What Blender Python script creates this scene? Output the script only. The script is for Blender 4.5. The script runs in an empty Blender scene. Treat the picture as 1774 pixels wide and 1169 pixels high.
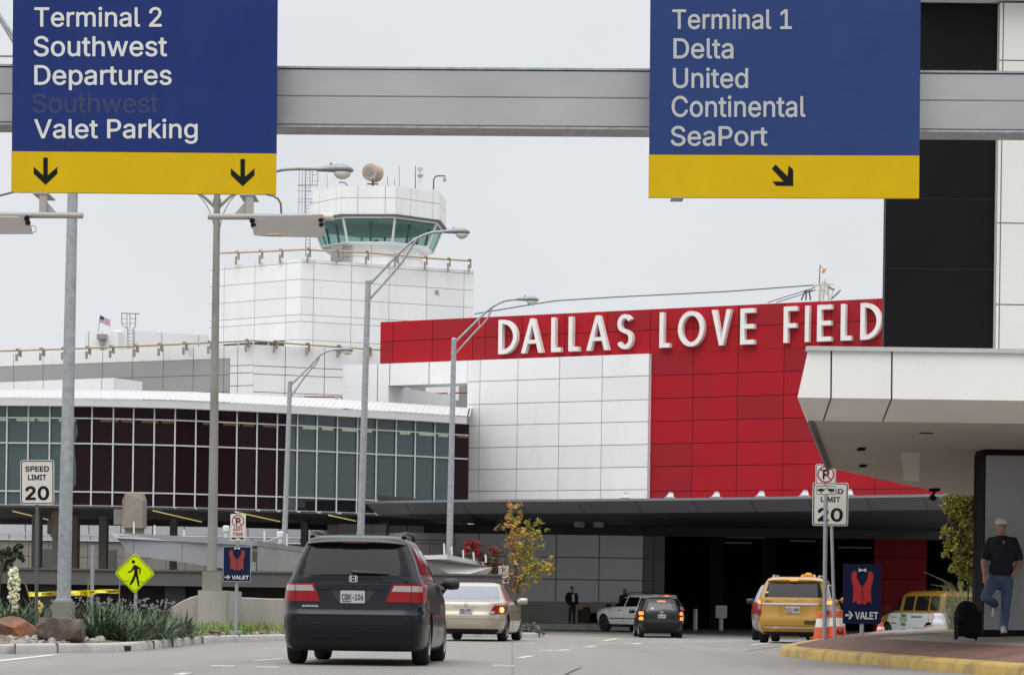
import bpy, bmesh, math, random
from mathutils import Vector, Matrix, Euler
R = math.radians
random.seed(7)
scn = bpy.context.scene
COL = scn.collection

# ------------------------------------------------------------------ camera, sky, sun, exposure
F, CX, HY, RHO, CAMH = 4500.0, 887.0, 1056.0, 0.014, 0.767
cam_d = bpy.data.cameras.new("camera")
cam = bpy.data.objects.new("camera", cam_d)
COL.objects.link(cam)
cam.location = (0, 0, CAMH)
cam.rotation_euler = (Euler((R(90), 0, 0)).to_matrix() @ Matrix.Rotation(RHO, 3, 'Z')).to_euler()
cam_d.sensor_fit = 'HORIZONTAL'
cam_d.sensor_width = 36.0
cam_d.lens = 36.0 * F / 1774.0
cam_d.shift_x = 0.0
cam_d.shift_y = (HY - 584.5) / 1774.0
cam_d.clip_start = 0.5
cam_d.clip_end = 6000.0
scn.camera = cam

SUN_EL, SUN_AZ = R(64), R(205)      # azimuth measured clockwise from +Y
world = bpy.data.worlds.new("World")
scn.world = world
world.use_nodes = True
wt = world.node_tree
bg = wt.nodes["Background"]
bg.inputs["Strength"].default_value = 0.1
sky = wt.nodes.new("ShaderNodeTexSky")
sky.sky_type = 'NISHITA'
sky.sun_disc = False
sky.sun_elevation = SUN_EL
sky.sun_rotation = SUN_AZ
sky.dust_density = 4.0
wtc = wt.nodes.new("ShaderNodeTexCoord")
wsep = wt.nodes.new("ShaderNodeSeparateXYZ")
wt.links.new(wtc.outputs["Generated"], wsep.inputs[0])
wr = wt.nodes.new("ShaderNodeValToRGB")
wr.color_ramp.elements[0].position = 0.0
wr.color_ramp.elements[0].color = (0.752, 0.778, 0.815, 1)
wr.color_ramp.elements[1].position = 1.0
wr.color_ramp.elements[1].color = (1.0, 1.0, 1.0, 1)
e = wr.color_ramp.elements.new(0.22); e.color = (0.76, 0.785, 0.82, 1)
wt.links.new(wsep.outputs[2], wr.inputs[0])
wm = wt.nodes.new("ShaderNodeMapRange")          # an overcast sky grows brighter towards the zenith
wm.inputs["From Min"].default_value = 0.22
wm.inputs["From Max"].default_value = 1.0
wm.inputs["To Min"].default_value = 10.35
wm.inputs["To Max"].default_value = 21.0
wt.links.new(wsep.outputs[2], wm.inputs["Value"])
wn = wt.nodes.new("ShaderNodeTexNoise")          # faint cloud structure
wn.inputs["Scale"].default_value = 3.5
wn.inputs["Detail"].default_value = 5.0
wt.links.new(wtc.outputs["Generated"], wn.inputs["Vector"])
wnm = wt.nodes.new("ShaderNodeMapRange")
wnm.inputs["From Min"].default_value = 0.3
wnm.inputs["From Max"].default_value = 0.7
wnm.inputs["To Min"].default_value = 0.95
wnm.inputs["To Max"].default_value = 1.04
wt.links.new(wn.outputs["Fac"], wnm.inputs["Value"])
wmm = wt.nodes.new("ShaderNodeMath"); wmm.operation = 'MULTIPLY'
wt.links.new(wm.outputs[0], wmm.inputs[0]); wt.links.new(wnm.outputs[0], wmm.inputs[1])
wv = wt.nodes.new("ShaderNodeVectorMath"); wv.operation = 'SCALE'
wt.links.new(wr.outputs[0], wv.inputs[0]); wt.links.new(wmm.outputs[0], wv.inputs["Scale"])
wmix = wt.nodes.new("ShaderNodeMix"); wmix.data_type = 'RGBA'
wmix.inputs[0].default_value = 0.96
wt.links.new(sky.outputs[0], wmix.inputs[6]); wt.links.new(wv.outputs[0], wmix.inputs[7])
wt.links.new(wmix.outputs[2], bg.inputs["Color"])

sun_d = bpy.data.lights.new("sun", 'SUN')
sun_d.energy = 1.5
sun_d.angle = R(50)
sun_d.color = (1.0, 0.97, 0.92)
sun = bpy.data.objects.new("sun", sun_d)
COL.objects.link(sun)
sdir = Vector((math.sin(SUN_AZ) * math.cos(SUN_EL), math.cos(SUN_AZ) * math.cos(SUN_EL), math.sin(SUN_EL)))
sun.rotation_euler = sdir.to_track_quat('Z', 'Y').to_euler()

scn.view_settings.view_transform = 'Standard'
scn.view_settings.look = 'None'
scn.view_settings.exposure = 0.0
scn.view_settings.gamma = 1.0
scn.render.engine = 'CYCLES'
scn.cycles.max_bounces = 8
scn.cycles.transparent_max_bounces = 12

# ------------------------------------------------------------------ geometry helpers
def P(px, py, d):
    """the point on the ray of photo pixel (px, py) at distance d along the view axis"""
    u, v = px - CX, py - HY
    return Vector(((u + RHO * v) * d / F, d, CAMH + (RHO * u - v) * d / F))
def XOF(px, d, py=1056): return P(px, py, d).x
def ZOF(px, py, d): return P(px, py, d).z
def depth_for_z(px, py, z):
    return (z - CAMH) * F / (RHO * (px - CX) - (py - HY))

class MB:
    """collects geometry that becomes one mesh"""
    def __init__(s): s.v = []; s.f = []; s.m = []; s.uv = None
    def vert(s, p): s.v.append(tuple(p)); return len(s.v) - 1
    def face(s, idx, m=0): s.f.append(tuple(idx)); s.m.append(m)
    def poly(s, pts, m=0): s.face([s.vert(p) for p in pts], m)
    def mesh(s, vs, fs, m=0):
        o = len(s.v); s.v += [tuple(p) for p in vs]
        for f in fs: s.face([i + o for i in f], m)
    def box(s, c, size, m=0, mat=None):
        hx, hy, hz = size[0] / 2, size[1] / 2, size[2] / 2
        vs = [Vector((x, y, z)) for z in (-hz, hz) for y in (-hy, hy) for x in (-hx, hx)]
        if mat is not None: vs = [mat @ p for p in vs]
        c = Vector(c); vs = [p + c for p in vs]
        s.mesh(vs, [(0, 2, 3, 1), (4, 5, 7, 6), (0, 1, 5, 4), (2, 6, 7, 3), (0, 4, 6, 2), (1, 3, 7, 5)], m)
    def bbox(s, lo, hi, m=0):
        s.box([(a + b) / 2 for a, b in zip(lo, hi)], [abs(b - a) for a, b in zip(lo, hi)], m)
    def prism(s, base, off, m=0, mcap=None):
        """polygon base (list of points) swept along the vector off"""
        n = len(base); off = Vector(off)
        a = [s.vert(p) for p in base]; b = [s.vert(Vector(p) + off) for p in base]
        s.face(a[::-1], m if mcap is None else mcap); s.face(b, m if mcap is None else mcap)
        for i in range(n): s.face((a[i], a[(i + 1) % n], b[(i + 1) % n], b[i]), m)
    def tube(s, pts, r, seg=10, m=0, cap=True):
        pts = [Vector(p) for p in pts]; n = len(pts)
        rs = r if isinstance(r, (list, tuple)) else [r] * n
        rings = []; ref = None
        for i, p in enumerate(pts):
            t = (pts[min(i + 1, n - 1)] - pts[max(i - 1, 0)]).normalized()
            if ref is None:
                ref = Vector((0, 0, 1)) if abs(t.z) < 0.9 else Vector((1, 0, 0))
                a = t.cross(ref).normalized()
            else:
                a = (a - t * a.dot(t)).normalized()
            b = t.cross(a)
            rings.append([s.vert(p + (a * math.cos(2 * math.pi * k / seg) + b * math.sin(2 * math.pi * k / seg)) * rs[i]) for k in range(seg)])
        for i in range(n - 1):
            for k in range(seg):
                s.face((rings[i][k], rings[i][(k + 1) % seg], rings[i + 1][(k + 1) % seg], rings[i + 1][k]), m)
        if cap:
            s.face(rings[0][::-1], m); s.face(rings[-1], m)
    def lathe(s, prof, seg=24, m=0, mat=None, close=False):
        """profile of (radius, height) turned round Z, then moved by mat"""
        rings = []
        for (r, z) in prof:
            ring = []
            for k in range(seg):
                p = Vector((r * math.cos(2 * math.pi * k / seg), r * math.sin(2 * math.pi * k / seg), z))
                ring.append(s.vert(mat @ p if mat is not None else p))
            rings.append(ring)
        for i in range(len(rings) - 1):
            for k in range(seg):
                s.face((rings[i][k], rings[i][(k + 1) % seg], rings[i + 1][(k + 1) % seg], rings[i + 1][k]), m)
        s.face(rings[0][::-1], m); s.face(rings[-1], m)
    def grid(s, g, m=0, closed_u=False):
        """g: rows of points"""
        idx = [[s.vert(p) for p in row] for row in g]
        for i in range(len(g) - 1):
            w = len(g[i])
            for k in range(w if closed_u else w - 1):
                s.face((idx[i][k], idx[i][(k + 1) % w], idx[i + 1][(k + 1) % w], idx[i + 1][k]), m)
        return idx

def raw_obj(name, me, mats, parent=None):
    o = bpy.data.objects.new(name, me)
    COL.objects.link(o)
    if not isinstance(mats, (list, tuple)): mats = [mats]
    for m in mats: me.materials.append(m)
    if parent is not None: o.parent = parent
    return o
def obj(name, mb, mats, parent=None, smooth=False, world=None, angle=35, recalc=True):
    """links a builder's geometry as ONE object; world = True: points are in world space, the root sits elsewhere"""
    me = bpy.data.meshes.new(name)
    vs = mb.v
    if world is not None: vs = [(p[0] - world.x, p[1] - world.y, p[2] - world.z) for p in vs]
    me.from_pydata(vs, [], mb.f)
    me.polygons.foreach_set("material_index", mb.m)
    if recalc:
        bm = bmesh.new(); bm.from_mesh(me)
        bmesh.ops.recalc_face_normals(bm, faces=bm.faces[:])
        bm.to_mesh(me); bm.free()
    if smooth:
        me.polygons.foreach_set("use_smooth", [True] * len(me.polygons))
        me.set_sharp_from_angle(angle=R(angle))
    me.update()
    return raw_obj(name, me, mats, parent)
def tag(o, label=None, cat=None, group=None, kind=None):
    if label: o["label"] = label
    if cat: o["category"] = cat
    if group: o["group"] = group
    if kind: o["kind"] = kind
    return o
def thing(name, label, cat, loc=(0, 0, 0), rz=0.0, group=None):
    o = bpy.data.objects.new(name, None)
    COL.objects.link(o)
    o.empty_display_size = 0.2
    o.location = loc; o.rotation_euler = (0, 0, rz)
    return tag(o, label, cat, group)
def copy_tree(o, parent=None):
    c = o.copy(); COL.objects.link(c)
    if parent is not None: c.parent = parent
    for ch in list(o.children): copy_tree(ch, c)
    return c
def structure(name, mb, mats, **k):
    return tag(obj(name, mb, mats, **k), kind="structure")

# ------------------------------------------------------------------ materials
MATS = {}
def nodes_of(m):
    m.use_nodes = True
    nt = m.node_tree
    return nt, nt.nodes["Principled BSDF"]
def mat(name, color, rough=0.5, metal=0.0, var=0.06, scale=8.0, bump=0.0, bscale=None, coat=0.0, spec=0.5,
        stretch=(1, 1, 1), emit=None, estr=0.0, dark=None, dscale=3.0, damt=0.5, coords="Object", alpha=1.0):
    """a procedural surface: base colour broken up by noise, optional second (stain) colour, bump"""
    if name in MATS: return MATS[name]
    m = bpy.data.materials.new(name)
    nt, b = nodes_of(m); N, Lk = nt.nodes, nt.links
    tc = N.new("ShaderNodeTexCoord"); mp = N.new("ShaderNodeMapping")
    mp.inputs["Scale"].default_value = stretch
    Lk.new(tc.outputs[coords], mp.inputs[0])
    nz = N.new("ShaderNodeTexNoise"); nz.inputs["Scale"].default_value = scale; nz.inputs["Detail"].default_value = 6
    Lk.new(mp.outputs[0], nz.inputs["Vector"])
    mr = N.new("ShaderNodeMapRange")
    mr.inputs["From Min"].default_value = 0.25; mr.inputs["From Max"].default_value = 0.75
    mr.inputs["To Min"].default_value = 1 - var; mr.inputs["To Max"].default_value = 1 + var
    Lk.new(nz.outputs["Fac"], mr.inputs["Value"])
    vm = N.new("ShaderNodeVectorMath"); vm.operation = 'SCALE'
    vm.inputs[0].default_value = color[:3]
    Lk.new(mr.outputs[0], vm.inputs["Scale"])
    out = vm.outputs[0]
    if dark is not None:
        n2 = N.new("ShaderNodeTexNoise"); n2.inputs["Scale"].default_value = dscale; n2.inputs["Detail"].default_value = 8
        n2.inputs["Roughness"].default_value = 0.65
        Lk.new(mp.outputs[0], n2.inputs["Vector"])
        r2 = N.new("ShaderNodeMapRange"); r2.inputs["From Min"].default_value = 0.5; r2.inputs["From Max"].default_value = 0.72
        r2.inputs["To Max"].default_value = damt
        Lk.new(n2.outputs["Fac"], r2.inputs["Value"])
        mx = N.new("ShaderNodeMix"); mx.data_type = 'RGBA'
        Lk.new(r2.outputs[0], mx.inputs[0]); Lk.new(out, mx.inputs[6]); mx.inputs[7].default_value = (*dark[:3], 1)
        out = mx.outputs[2]
    Lk.new(out, b.inputs["Base Color"])
    b.inputs["Roughness"].default_value = rough
    b.inputs["Metallic"].default_value = metal
    b.inputs["Specular IOR Level"].default_value = spec
    if coat:
        b.inputs["Coat Weight"].default_value = coat; b.inputs["Coat Roughness"].default_value = 0.04
    if bump:
        bn = N.new("ShaderNodeTexNoise"); bn.inputs["Scale"].default_value = bscale or scale * 6; bn.inputs["Detail"].default_value = 5
        Lk.new(mp.outputs[0], bn.inputs["Vector"])
        bp = N.new("ShaderNodeBump"); bp.inputs["Strength"].default_value = bump; bp.inputs["Distance"].default_value = 0.02
        Lk.new(bn.outputs["Fac"], bp.inputs["Height"]); Lk.new(bp.outputs[0], b.inputs["Normal"])
    if emit:
        b.inputs["Emission Color"].default_value = (*emit, 1); b.inputs["Emission Strength"].default_value = estr
    MATS[name] = m
    return m
def glass(name, tint, body, mixf, rough=0.03):
    """tinted pane: part see-through, part body colour, with a glossy skin"""
    if name in MATS: return MATS[name]
    m = bpy.data.materials.new(name); nt, b = nodes_of(m); N, Lk = nt.nodes, nt.links
    b.inputs["Base Color"].default_value = (*body, 1); b.inputs["Roughness"].default_value = rough
    b.inputs["Specular IOR Level"].default_value = 0.6
    nz = N.new("ShaderNodeTexNoise"); nz.inputs["Scale"].default_value = 0.6
    tc = N.new("ShaderNodeTexCoord"); Lk.new(tc.outputs["Object"], nz.inputs["Vector"])
    bp = N.new("ShaderNodeBump"); bp.inputs["Strength"].default_value = 0.06; bp.inputs["Distance"].default_value = 0.1
    Lk.new(nz.outputs["Fac"], bp.inputs["Height"]); Lk.new(bp.outputs[0], b.inputs["Normal"])
    tr = N.new("ShaderNodeBsdfTransparent"); tr.inputs[0].default_value = (*tint, 1)
    mx = N.new("ShaderNodeMixShader"); mx.inputs[0].default_value = mixf
    Lk.new(tr.outputs[0], mx.inputs[1]); Lk.new(b.outputs[0], mx.inputs[2])
    Lk.new(mx.outputs[0], N["Material Output"].inputs[0])
    MATS[name] = m
    return m

M_white = mat("white_panel", (0.83, 0.835, 0.845), 0.42, var=0.025, scale=0.35, dark=(0.62, 0.62, 0.62), dscale=0.5, damt=0.34, stretch=(1, 1, 0.2))
M_whitem = mat("white_metal", (0.76, 0.77, 0.78), 0.35, var=0.03, scale=1.5)
M_red = mat("red_panel", (0.385, 0.009, 0.018), 0.5, spec=0.2, var=0.07, scale=0.4, stretch=(1, 1, .4), dark=(0.27, 0.012, 0.018), dscale=0.5, damt=0.5)
M_white2 = mat("white_panel_b", (0.795, 0.80, 0.81), 0.38, var=0.03, scale=0.5, dark=(0.62, 0.62, 0.62), dscale=0.5, damt=0.34, stretch=(1, 1, 0.2))
M_red2 = mat("red_panel_b", (0.315, 0.010, 0.018), 0.42, spec=0.25, var=0.06, scale=0.5, dark=(0.25, 0.012, 0.018), dscale=0.3, damt=0.4)
M_joint = mat("joint_gap", (0.12, 0.12, 0.125), 0.8)
M_jointr = mat("red_joint_gap", (0.05, 0.008, 0.010), 0.8)
M_greyp = mat("grey_panel", (0.30, 0.295, 0.29), 0.5, var=0.04, scale=0.5, stretch=(1, 1, 0.4))
M_greyl = mat("light_grey_panel", (0.42, 0.43, 0.46), 0.45, var=0.04, scale=0.6)
M_dkgrey = mat("dark_grey_cladding", (0.15, 0.15, 0.162), 0.4, var=0.05, scale=0.8)
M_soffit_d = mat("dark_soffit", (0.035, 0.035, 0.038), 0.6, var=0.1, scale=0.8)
M_black = mat("black_panel", (0.0065, 0.0065, 0.0075), 0.45, var=0.15, scale=0.6, spec=0.10)
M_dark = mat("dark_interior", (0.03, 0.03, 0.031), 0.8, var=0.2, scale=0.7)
M_conc = mat("concrete", (0.36, 0.34, 0.31), 0.85, var=0.10, scale=1.2, bump=0.15, bscale=30, dark=(0.20, 0.18, 0.16), dscale=0.9, damt=0.6, stretch=(1, 1, 0.3))
M_concd = mat("dark_grey_concrete", (0.22, 0.21, 0.19), 0.85, var=0.1, scale=1.0, bump=0.12, bscale=25)  # darker, plainer grey than the main concrete
M_stone = mat("aggregate_stone", (0.25, 0.215, 0.185), 0.9, var=0.16, scale=12, bump=0.4, bscale=40)
M_beige = mat("beige_soffit", (0.45, 0.425, 0.39), 0.8, var=0.05, scale=0.8, dark=(0.38, 0.35, 0.31), dscale=1.1, damt=0.35)
M_whitec = mat("canopy_white", (0.80, 0.80, 0.78), 0.5, var=0.025, scale=1.2, dark=(0.6, 0.59, 0.57), dscale=0.9, damt=0.25, stretch=(1, 1, 0.3))
M_galv = mat("galvanized_steel", (0.36, 0.38, 0.40), 0.5, metal=0.35, var=0.22, scale=9, dark=(0.24, 0.25, 0.27), dscale=14, damt=0.6)
M_polep = mat("weathered_pole", (0.27, 0.265, 0.25), 0.6, metal=0.15, var=0.15, scale=3, dark=(0.13, 0.09, 0.06), dscale=2.2, damt=0.8, stretch=(1, 1, 0.25))
M_alu = mat("brushed_aluminium", (0.40, 0.40, 0.41), 0.45, metal=0.4, var=0.10, scale=1.6, dark=(0.33, 0.33, 0.345), dscale=1.1, damt=0.5, stretch=(0.35, 1, 1))
M_fix = mat("fixture_grey", (0.36, 0.345, 0.325), 0.5, var=0.05, scale=4)
M_fixl = mat("fixture_lens_light", (0.5, 0.5, 0.49), 0.3, var=0.03)
M_blue = mat("sign_blue", (0.016, 0.032, 0.150), 0.6, spec=0.12, var=0.07, scale=4.0, dark=(0.028, 0.05, 0.18), dscale=1.2, damt=0.5)
M_bluel = mat("sign_blue_pale", (0.026, 0.050, 0.168), 0.6, spec=0.12, var=0.05, scale=4.0, dark=(0.036, 0.07, 0.20), dscale=1.2, damt=0.5)
M_yel = mat("sign_yellow", (0.60, 0.40, 0.004), 0.6, spec=0.12, var=0.05, scale=3.0, dark=(0.57, 0.38, 0.012), dscale=2.0, damt=0.5)
M_let = mat("letter_white", (0.62, 0.63, 0.61), 0.5, var=0.05, scale=20)
M_let2 = mat("letter_grey_white", (0.43, 0.445, 0.45), 0.55, var=0.06, scale=20)
M_ghost = mat("ghost_letter", (0.015, 0.028, 0.105), 0.6, var=0.2, scale=25)
M_blk = mat("black_paint", (0.010, 0.010, 0.011), 0.6, var=0.1, spec=.12)
M_signw = mat("sign_white", (0.62, 0.61, 0.57), 0.5, var=0.05, scale=10, dark=(0.5, 0.48, 0.43), dscale=6, damt=0.4)
M_signback = mat("sign_back", (0.4, 0.4, 0.4), 0.5, metal=0.4)
M_signred = mat("sign_red", (0.32, 0.02, 0.025), 0.5)
M_lime = mat("fluorescent_lime", (0.62, 0.80, 0.0), 0.6, spec=0.1, var=0.03, scale=6)
M_navy = mat("valet_navy", (0.008, 0.013, 0.048), 0.6, spec=0.12, var=0.06, scale=6)
M_vest = mat("valet_red", (0.24, 0.025, 0.018), 0.6, var=0.1, scale=12)
M_vestb = mat("valet_red_bright", (0.42, 0.018, 0.018), 0.6, var=0.08, scale=12)
M_lwhite = mat("letter_3d_white", (0.80, 0.79, 0.77), 0.5, var=0.03, scale=1.0)
M_rail = mat("timber_rail", (0.42, 0.33, 0.19), 0.7, var=0.15, scale=3)
M_railb = mat("rail_bracket", (0.30, 0.26, 0.20), 0.7, var=0.15, scale=3)
M_redrail = mat("red_rail", (0.22, 0.05, 0.05), 0.6)
M_steel = mat("grey_steel", (0.33, 0.35, 0.37), 0.5, metal=0.4, var=0.08)
M_roof = mat("standing_seam_roof", (0.50, 0.51, 0.525), 0.45, var=0.03, scale=1.0)
M_lamp_shell = mat("lamp_shell", (0.26, 0.27, 0.30), 0.45, metal=0.3, var=0.05)
M_lens = mat("lamp_lens", (0.66, 0.65, 0.60), 0.15, var=0.12, scale=20)
M_strip = mat("lit_strip", (0.9, 0.8, 0.4), 0.5, emit=(1.0, 0.78, 0.32), estr=0.5)
M_tape = mat("caution_tape", (0.72, 0.58, 0.01), 0.45, var=0.05)
M_rust = mat("rusty_drum", (0.44, 0.37, 0.32), 0.7, var=0.2, scale=3, dark=(0.38, 0.11, 0.03), dscale=2.0, damt=1.0)
M_wood = mat("bare_stake", (0.20, 0.165, 0.12), 0.8, var=0.2, scale=12)
M_antenna = mat("antenna_dark", (0.12, 0.12, 0.13), 0.5)
# ------------------------------------------------------------------ ground, road, kerbs
def lerp_tab(tab, x):
    if x <= tab[0][0]: return tab[0][1]
    for (a, va), (b, vb) in zip(tab, tab[1:]):
        if x <= b: return va + (vb - va) * (x - a) / (b - a)
    return tab[-1][1]
GZ = [(70, 0.0), (78, -0.05), (88, -0.15), (98, -0.24), (105, -0.27), (110, -0.22), (116, -0.15), (121, -0.12), (140, -0.1)]
def gz(y): return lerp_tab(GZ, y)
def G(px, py):
    """where the ray of a photo pixel meets the road"""
    z = 0.0
    for _ in range(12):
        d = depth_for_z(px, py, z); d = max(8.0, min(d, 400.0)); z = gz(d)
    return P(px, py, d)

def road_material():
    m = bpy.data.materials.new("road_concrete"); nt, b = nodes_of(m); N, Lk = nt.nodes, nt.links
    tc = N.new("ShaderNodeTexCoord")
    def noise(scale, st, detail=6, rough=0.6):
        mp = N.new("ShaderNodeMapping"); mp.inputs["Scale"].default_value = st
        Lk.new(tc.outputs["Object"], mp.inputs[0])
        n = N.new("ShaderNodeTexNoise"); n.inputs["Scale"].default_value = scale
        n.inputs["Detail"].default_value = detail; n.inputs["Roughness"].default_value = rough
        Lk.new(mp.outputs[0], n.inputs["Vector"]); return n.outputs["Fac"]
    def ramp(f, lo, hi, a, c):
        r = N.new("ShaderNodeMapRange"); r.inputs["From Min"].default_value = lo; r.inputs["From Max"].default_value = hi
        r.inputs["To Min"].default_value = a; r.inputs["To Max"].default_value = c
        Lk.new(f, r.inputs["Value"]); return r.outputs[0]
    def mix(f, a, c):
        x = N.new("ShaderNodeMix"); x.data_type = 'RGBA'
        Lk.new(f, x.inputs[0])
        for k, val in ((6, a), (7, c)):
            if isinstance(val, tuple): x.inputs[k].default_value = (*val, 1)
            else: Lk.new(val, x.inputs[k])
        return x.outputs[2]
    big = ramp(noise(0.12, (1, 0.25, 1)), 0.35, 0.65, 0, 1)
    base = mix(big, (0.190, 0.184, 0.175), (0.222, 0.198, 0.180))
    streak = ramp(noise(0.9, (1, 0.03, 1)), 0.48, 0.72, 0, 0.55)
    base = mix(streak, base, (0.135, 0.128, 0.121))
    patch = ramp(noise(0.35, (1, 0.16, 1), 3), 0.56, 0.62, 0, 0.35)
    base = mix(patch, base, (0.285, 0.278, 0.265))
    fine = ramp(noise(9.0, (1, 0.4, 1), 8, 0.75), 0.3, 0.7, 0, 0.5)
    base = mix(fine, base, (0.225, 0.216, 0.203))
    # slab joints
    sx = N.new("ShaderNodeSeparateXYZ"); Lk.new(tc.outputs["Object"], sx.inputs[0])
    prev = base
    for ax, per, wid in ((1, 6.1, 0.006), (0, 3.66, 0.010)):
        dv = N.new("ShaderNodeMath"); dv.operation = 'DIVIDE'; dv.inputs[1].default_value = per
        Lk.new(sx.outputs[ax], dv.inputs[0])
        fr = N.new("ShaderNodeMath"); fr.operation = 'FRACT'; Lk.new(dv.outputs[0], fr.inputs[0])
        lt = N.new("ShaderNodeMath"); lt.operation = 'LESS_THAN'; lt.inputs[1].default_value = wid
        Lk.new(fr.outputs[0], lt.inputs[0])
        ml = N.new("ShaderNodeMath"); ml.operation = 'MULTIPLY'; ml.inputs[1].default_value = 0.35
        Lk.new(lt.outputs[0], ml.inputs[0])
        prev = mix(ml.outputs[0], prev, (0.06, 0.057, 0.053))
    Lk.new(prev, b.inputs["Base Color"])
    b.inputs["Roughness"].default_value = 0.72
    bp = N.new("ShaderNodeBump"); bp.inputs["Strength"].default_value = 0.25; bp.inputs["Distance"].default_value = 0.01
    Lk.new(noise(40, (1, 1, 1)), bp.inputs["Height"]); Lk.new(bp.outputs[0], b.inputs["Normal"])
    return m
M_road = road_material()
M_soilg = mat("far_ground", (0.16, 0.15, 0.12), 0.95, var=0.2, scale=0.05)
M_kerb = mat("kerb_concrete", (0.42, 0.41, 0.39), 0.85, var=0.10, scale=2.5, bump=0.12, bscale=40, dark=(0.15, 0.14, 0.13), dscale=0.9, damt=0.7)
M_kerby = mat("yellow_kerb_paint", (0.43, 0.29, 0.075), 0.75, var=0.15, scale=3.0, dark=(0.12, 0.10, 0.07), dscale=1.7, damt=0.95, bump=.2, bscale=30)
M_paint = mat("road_paint", (0.56, 0.55, 0.52), 0.7, var=0.12, scale=3, dark=(0.28, 0.27, 0.26), dscale=2, damt=0.7)
M_soil = mat("mulch_soil", (0.11, 0.085, 0.06), 0.95, var=0.3, scale=3, bump=0.5, bscale=12)

ys = [-20, 0, 10, 20, 30, 40, 50, 60, 70] + [70 + 2 * i for i in range(1, 36)] + [150, 180, 220, 300, 500, 1000, 3000]
mb = MB()
mb.grid([[(x, y, gz(y) - 0.06) for x in (-3000, -800, -200, -80, 0, 80, 200, 800, 3000)] for y in [-3000, -300] + ys])
structure("ground", mb, M_soilg)
mb = MB()
mb.grid([[(x, y, gz(y)) for x in (-70, -40, -20, -10, 0, 10, 20, 40, 70)] for y in ys[:-5]])
structure("road", mb, M_road)

# painted lines and raised buttons: each given by the corners seen in the photo, laid on the road
mb = MB()
def dash(px0, py0, px1, py1, w=0.12):
    a, b = G(px0, py0), G(px1, py1)
    t = (b - a); n = max(2, int(t.length / 2)); q = Vector((-t.y, t.x, 0)).normalized() * w / 2
    rows = []
    for i in range(n + 1):
        p = a + t * i / n
        rows.append([(p.x - q.x, p.y - q.y, gz(p.y - q.y) + 0.005), (p.x + q.x, p.y + q.y, gz(p.y + q.y) + 0.005)])
    mb.grid(rows)
def button(px, py, w=0.13, l=0.24, h=0.014):
    p = G(px, py); mb.bbox((p.x - w / 2, p.y - l / 2, gz(p.y) - 0.004), (p.x + w / 2, p.y + l / 2, gz(p.y) + h))
dash(899, 1139.3, 921, 1135.7); dash(966, 1126.6, 986, 1124.2, 0.14); dash(1015, 1120.4, 1032, 1117.8, 0.14)
dash(1046, 1109.6, 1058, 1107.4, 0.16); dash(1060, 1107.2, 1074, 1104.6, 0.16)
for a in ((872, 1153), (946, 1127.5), (1001, 1122), (1037, 1111), (1043, 1115.5), (1060, 1114), (1083, 1114), (1123, 1112.5), (915, 1112.6),
          (1152, 1111.6), (1180, 1111.3), (1199, 1111.6), (1216, 1110.8), (1235, 1111), (1255, 1110.2), (1275, 1109.6), (387, 1154), (463, 1156), (1098, 1115.4), (1135, 1111.8)):
    button(*a, w=0.3)
dash(1095, 1115.2, 1110, 1113.4, 0.2)
dash(-60, 1151, 95, 1133.6, 0.16); dash(440, 1144.2, 492, 1140.6, 0.13); dash(306, 1168.4, 326, 1165.2, 0.13)
dash(1490, 1100.6, 1380, 1106.0, 0.12); dash(1300, 1117, 1372, 1110.5, 0.14); dash(205, 1195, 160, 1210, 0.13)
structure("road_markings", mb, M_paint)

def offset_poly(pts, dist):
    """open polyline moved to its left by dist (xy)"""
    out = []
    for i, p in enumerate(pts):
        a = Vector(pts[max(i - 1, 0)]); b = Vector(pts[min(i + 1, len(pts) - 1)])
        t = (b - a).normalized(); out.append((p[0] - t.y * dist, p[1] + t.x * dist))
    return out
def smooth_line(pts, n=4):
    out = []
    for i in range(len(pts) - 1):
        p0 = Vector(pts[max(i - 1, 0)]); p1 = Vector(pts[i]); p2 = Vector(pts[i + 1]); p3 = Vector(pts[min(i + 2, len(pts) - 1)])
        for k in range(n):
            t = k / n
            out.append(0.5 * ((2 * p1) + (p2 - p0) * t + (2 * p0 - 5 * p1 + 4 * p2 - p3) * t * t + (3 * p1 - p0 - 3 * p2 + p3) * t ** 3))
    out.append(Vector(pts[-1]))
    return [tuple(p) for p in out]
def kerb(mb, line, h, w, m=0, top=None):
    """a rounded kerb of section w x h along the line; its back stands at the left of the line"""
    prof = [(0.0, -0.05), (0.015, h * 0.72), (0.04, h * 0.94), (0.075, h), (w, h), (w, -0.05)]
    cols = [offset_poly(line, o) for o, _ in prof]
    mb.grid([[(cols[k][i][0], cols[k][i][1], gz(line[i][1]) + prof[k][1]) for k in range(len(prof))] for i in range(len(line))], m)

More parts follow.
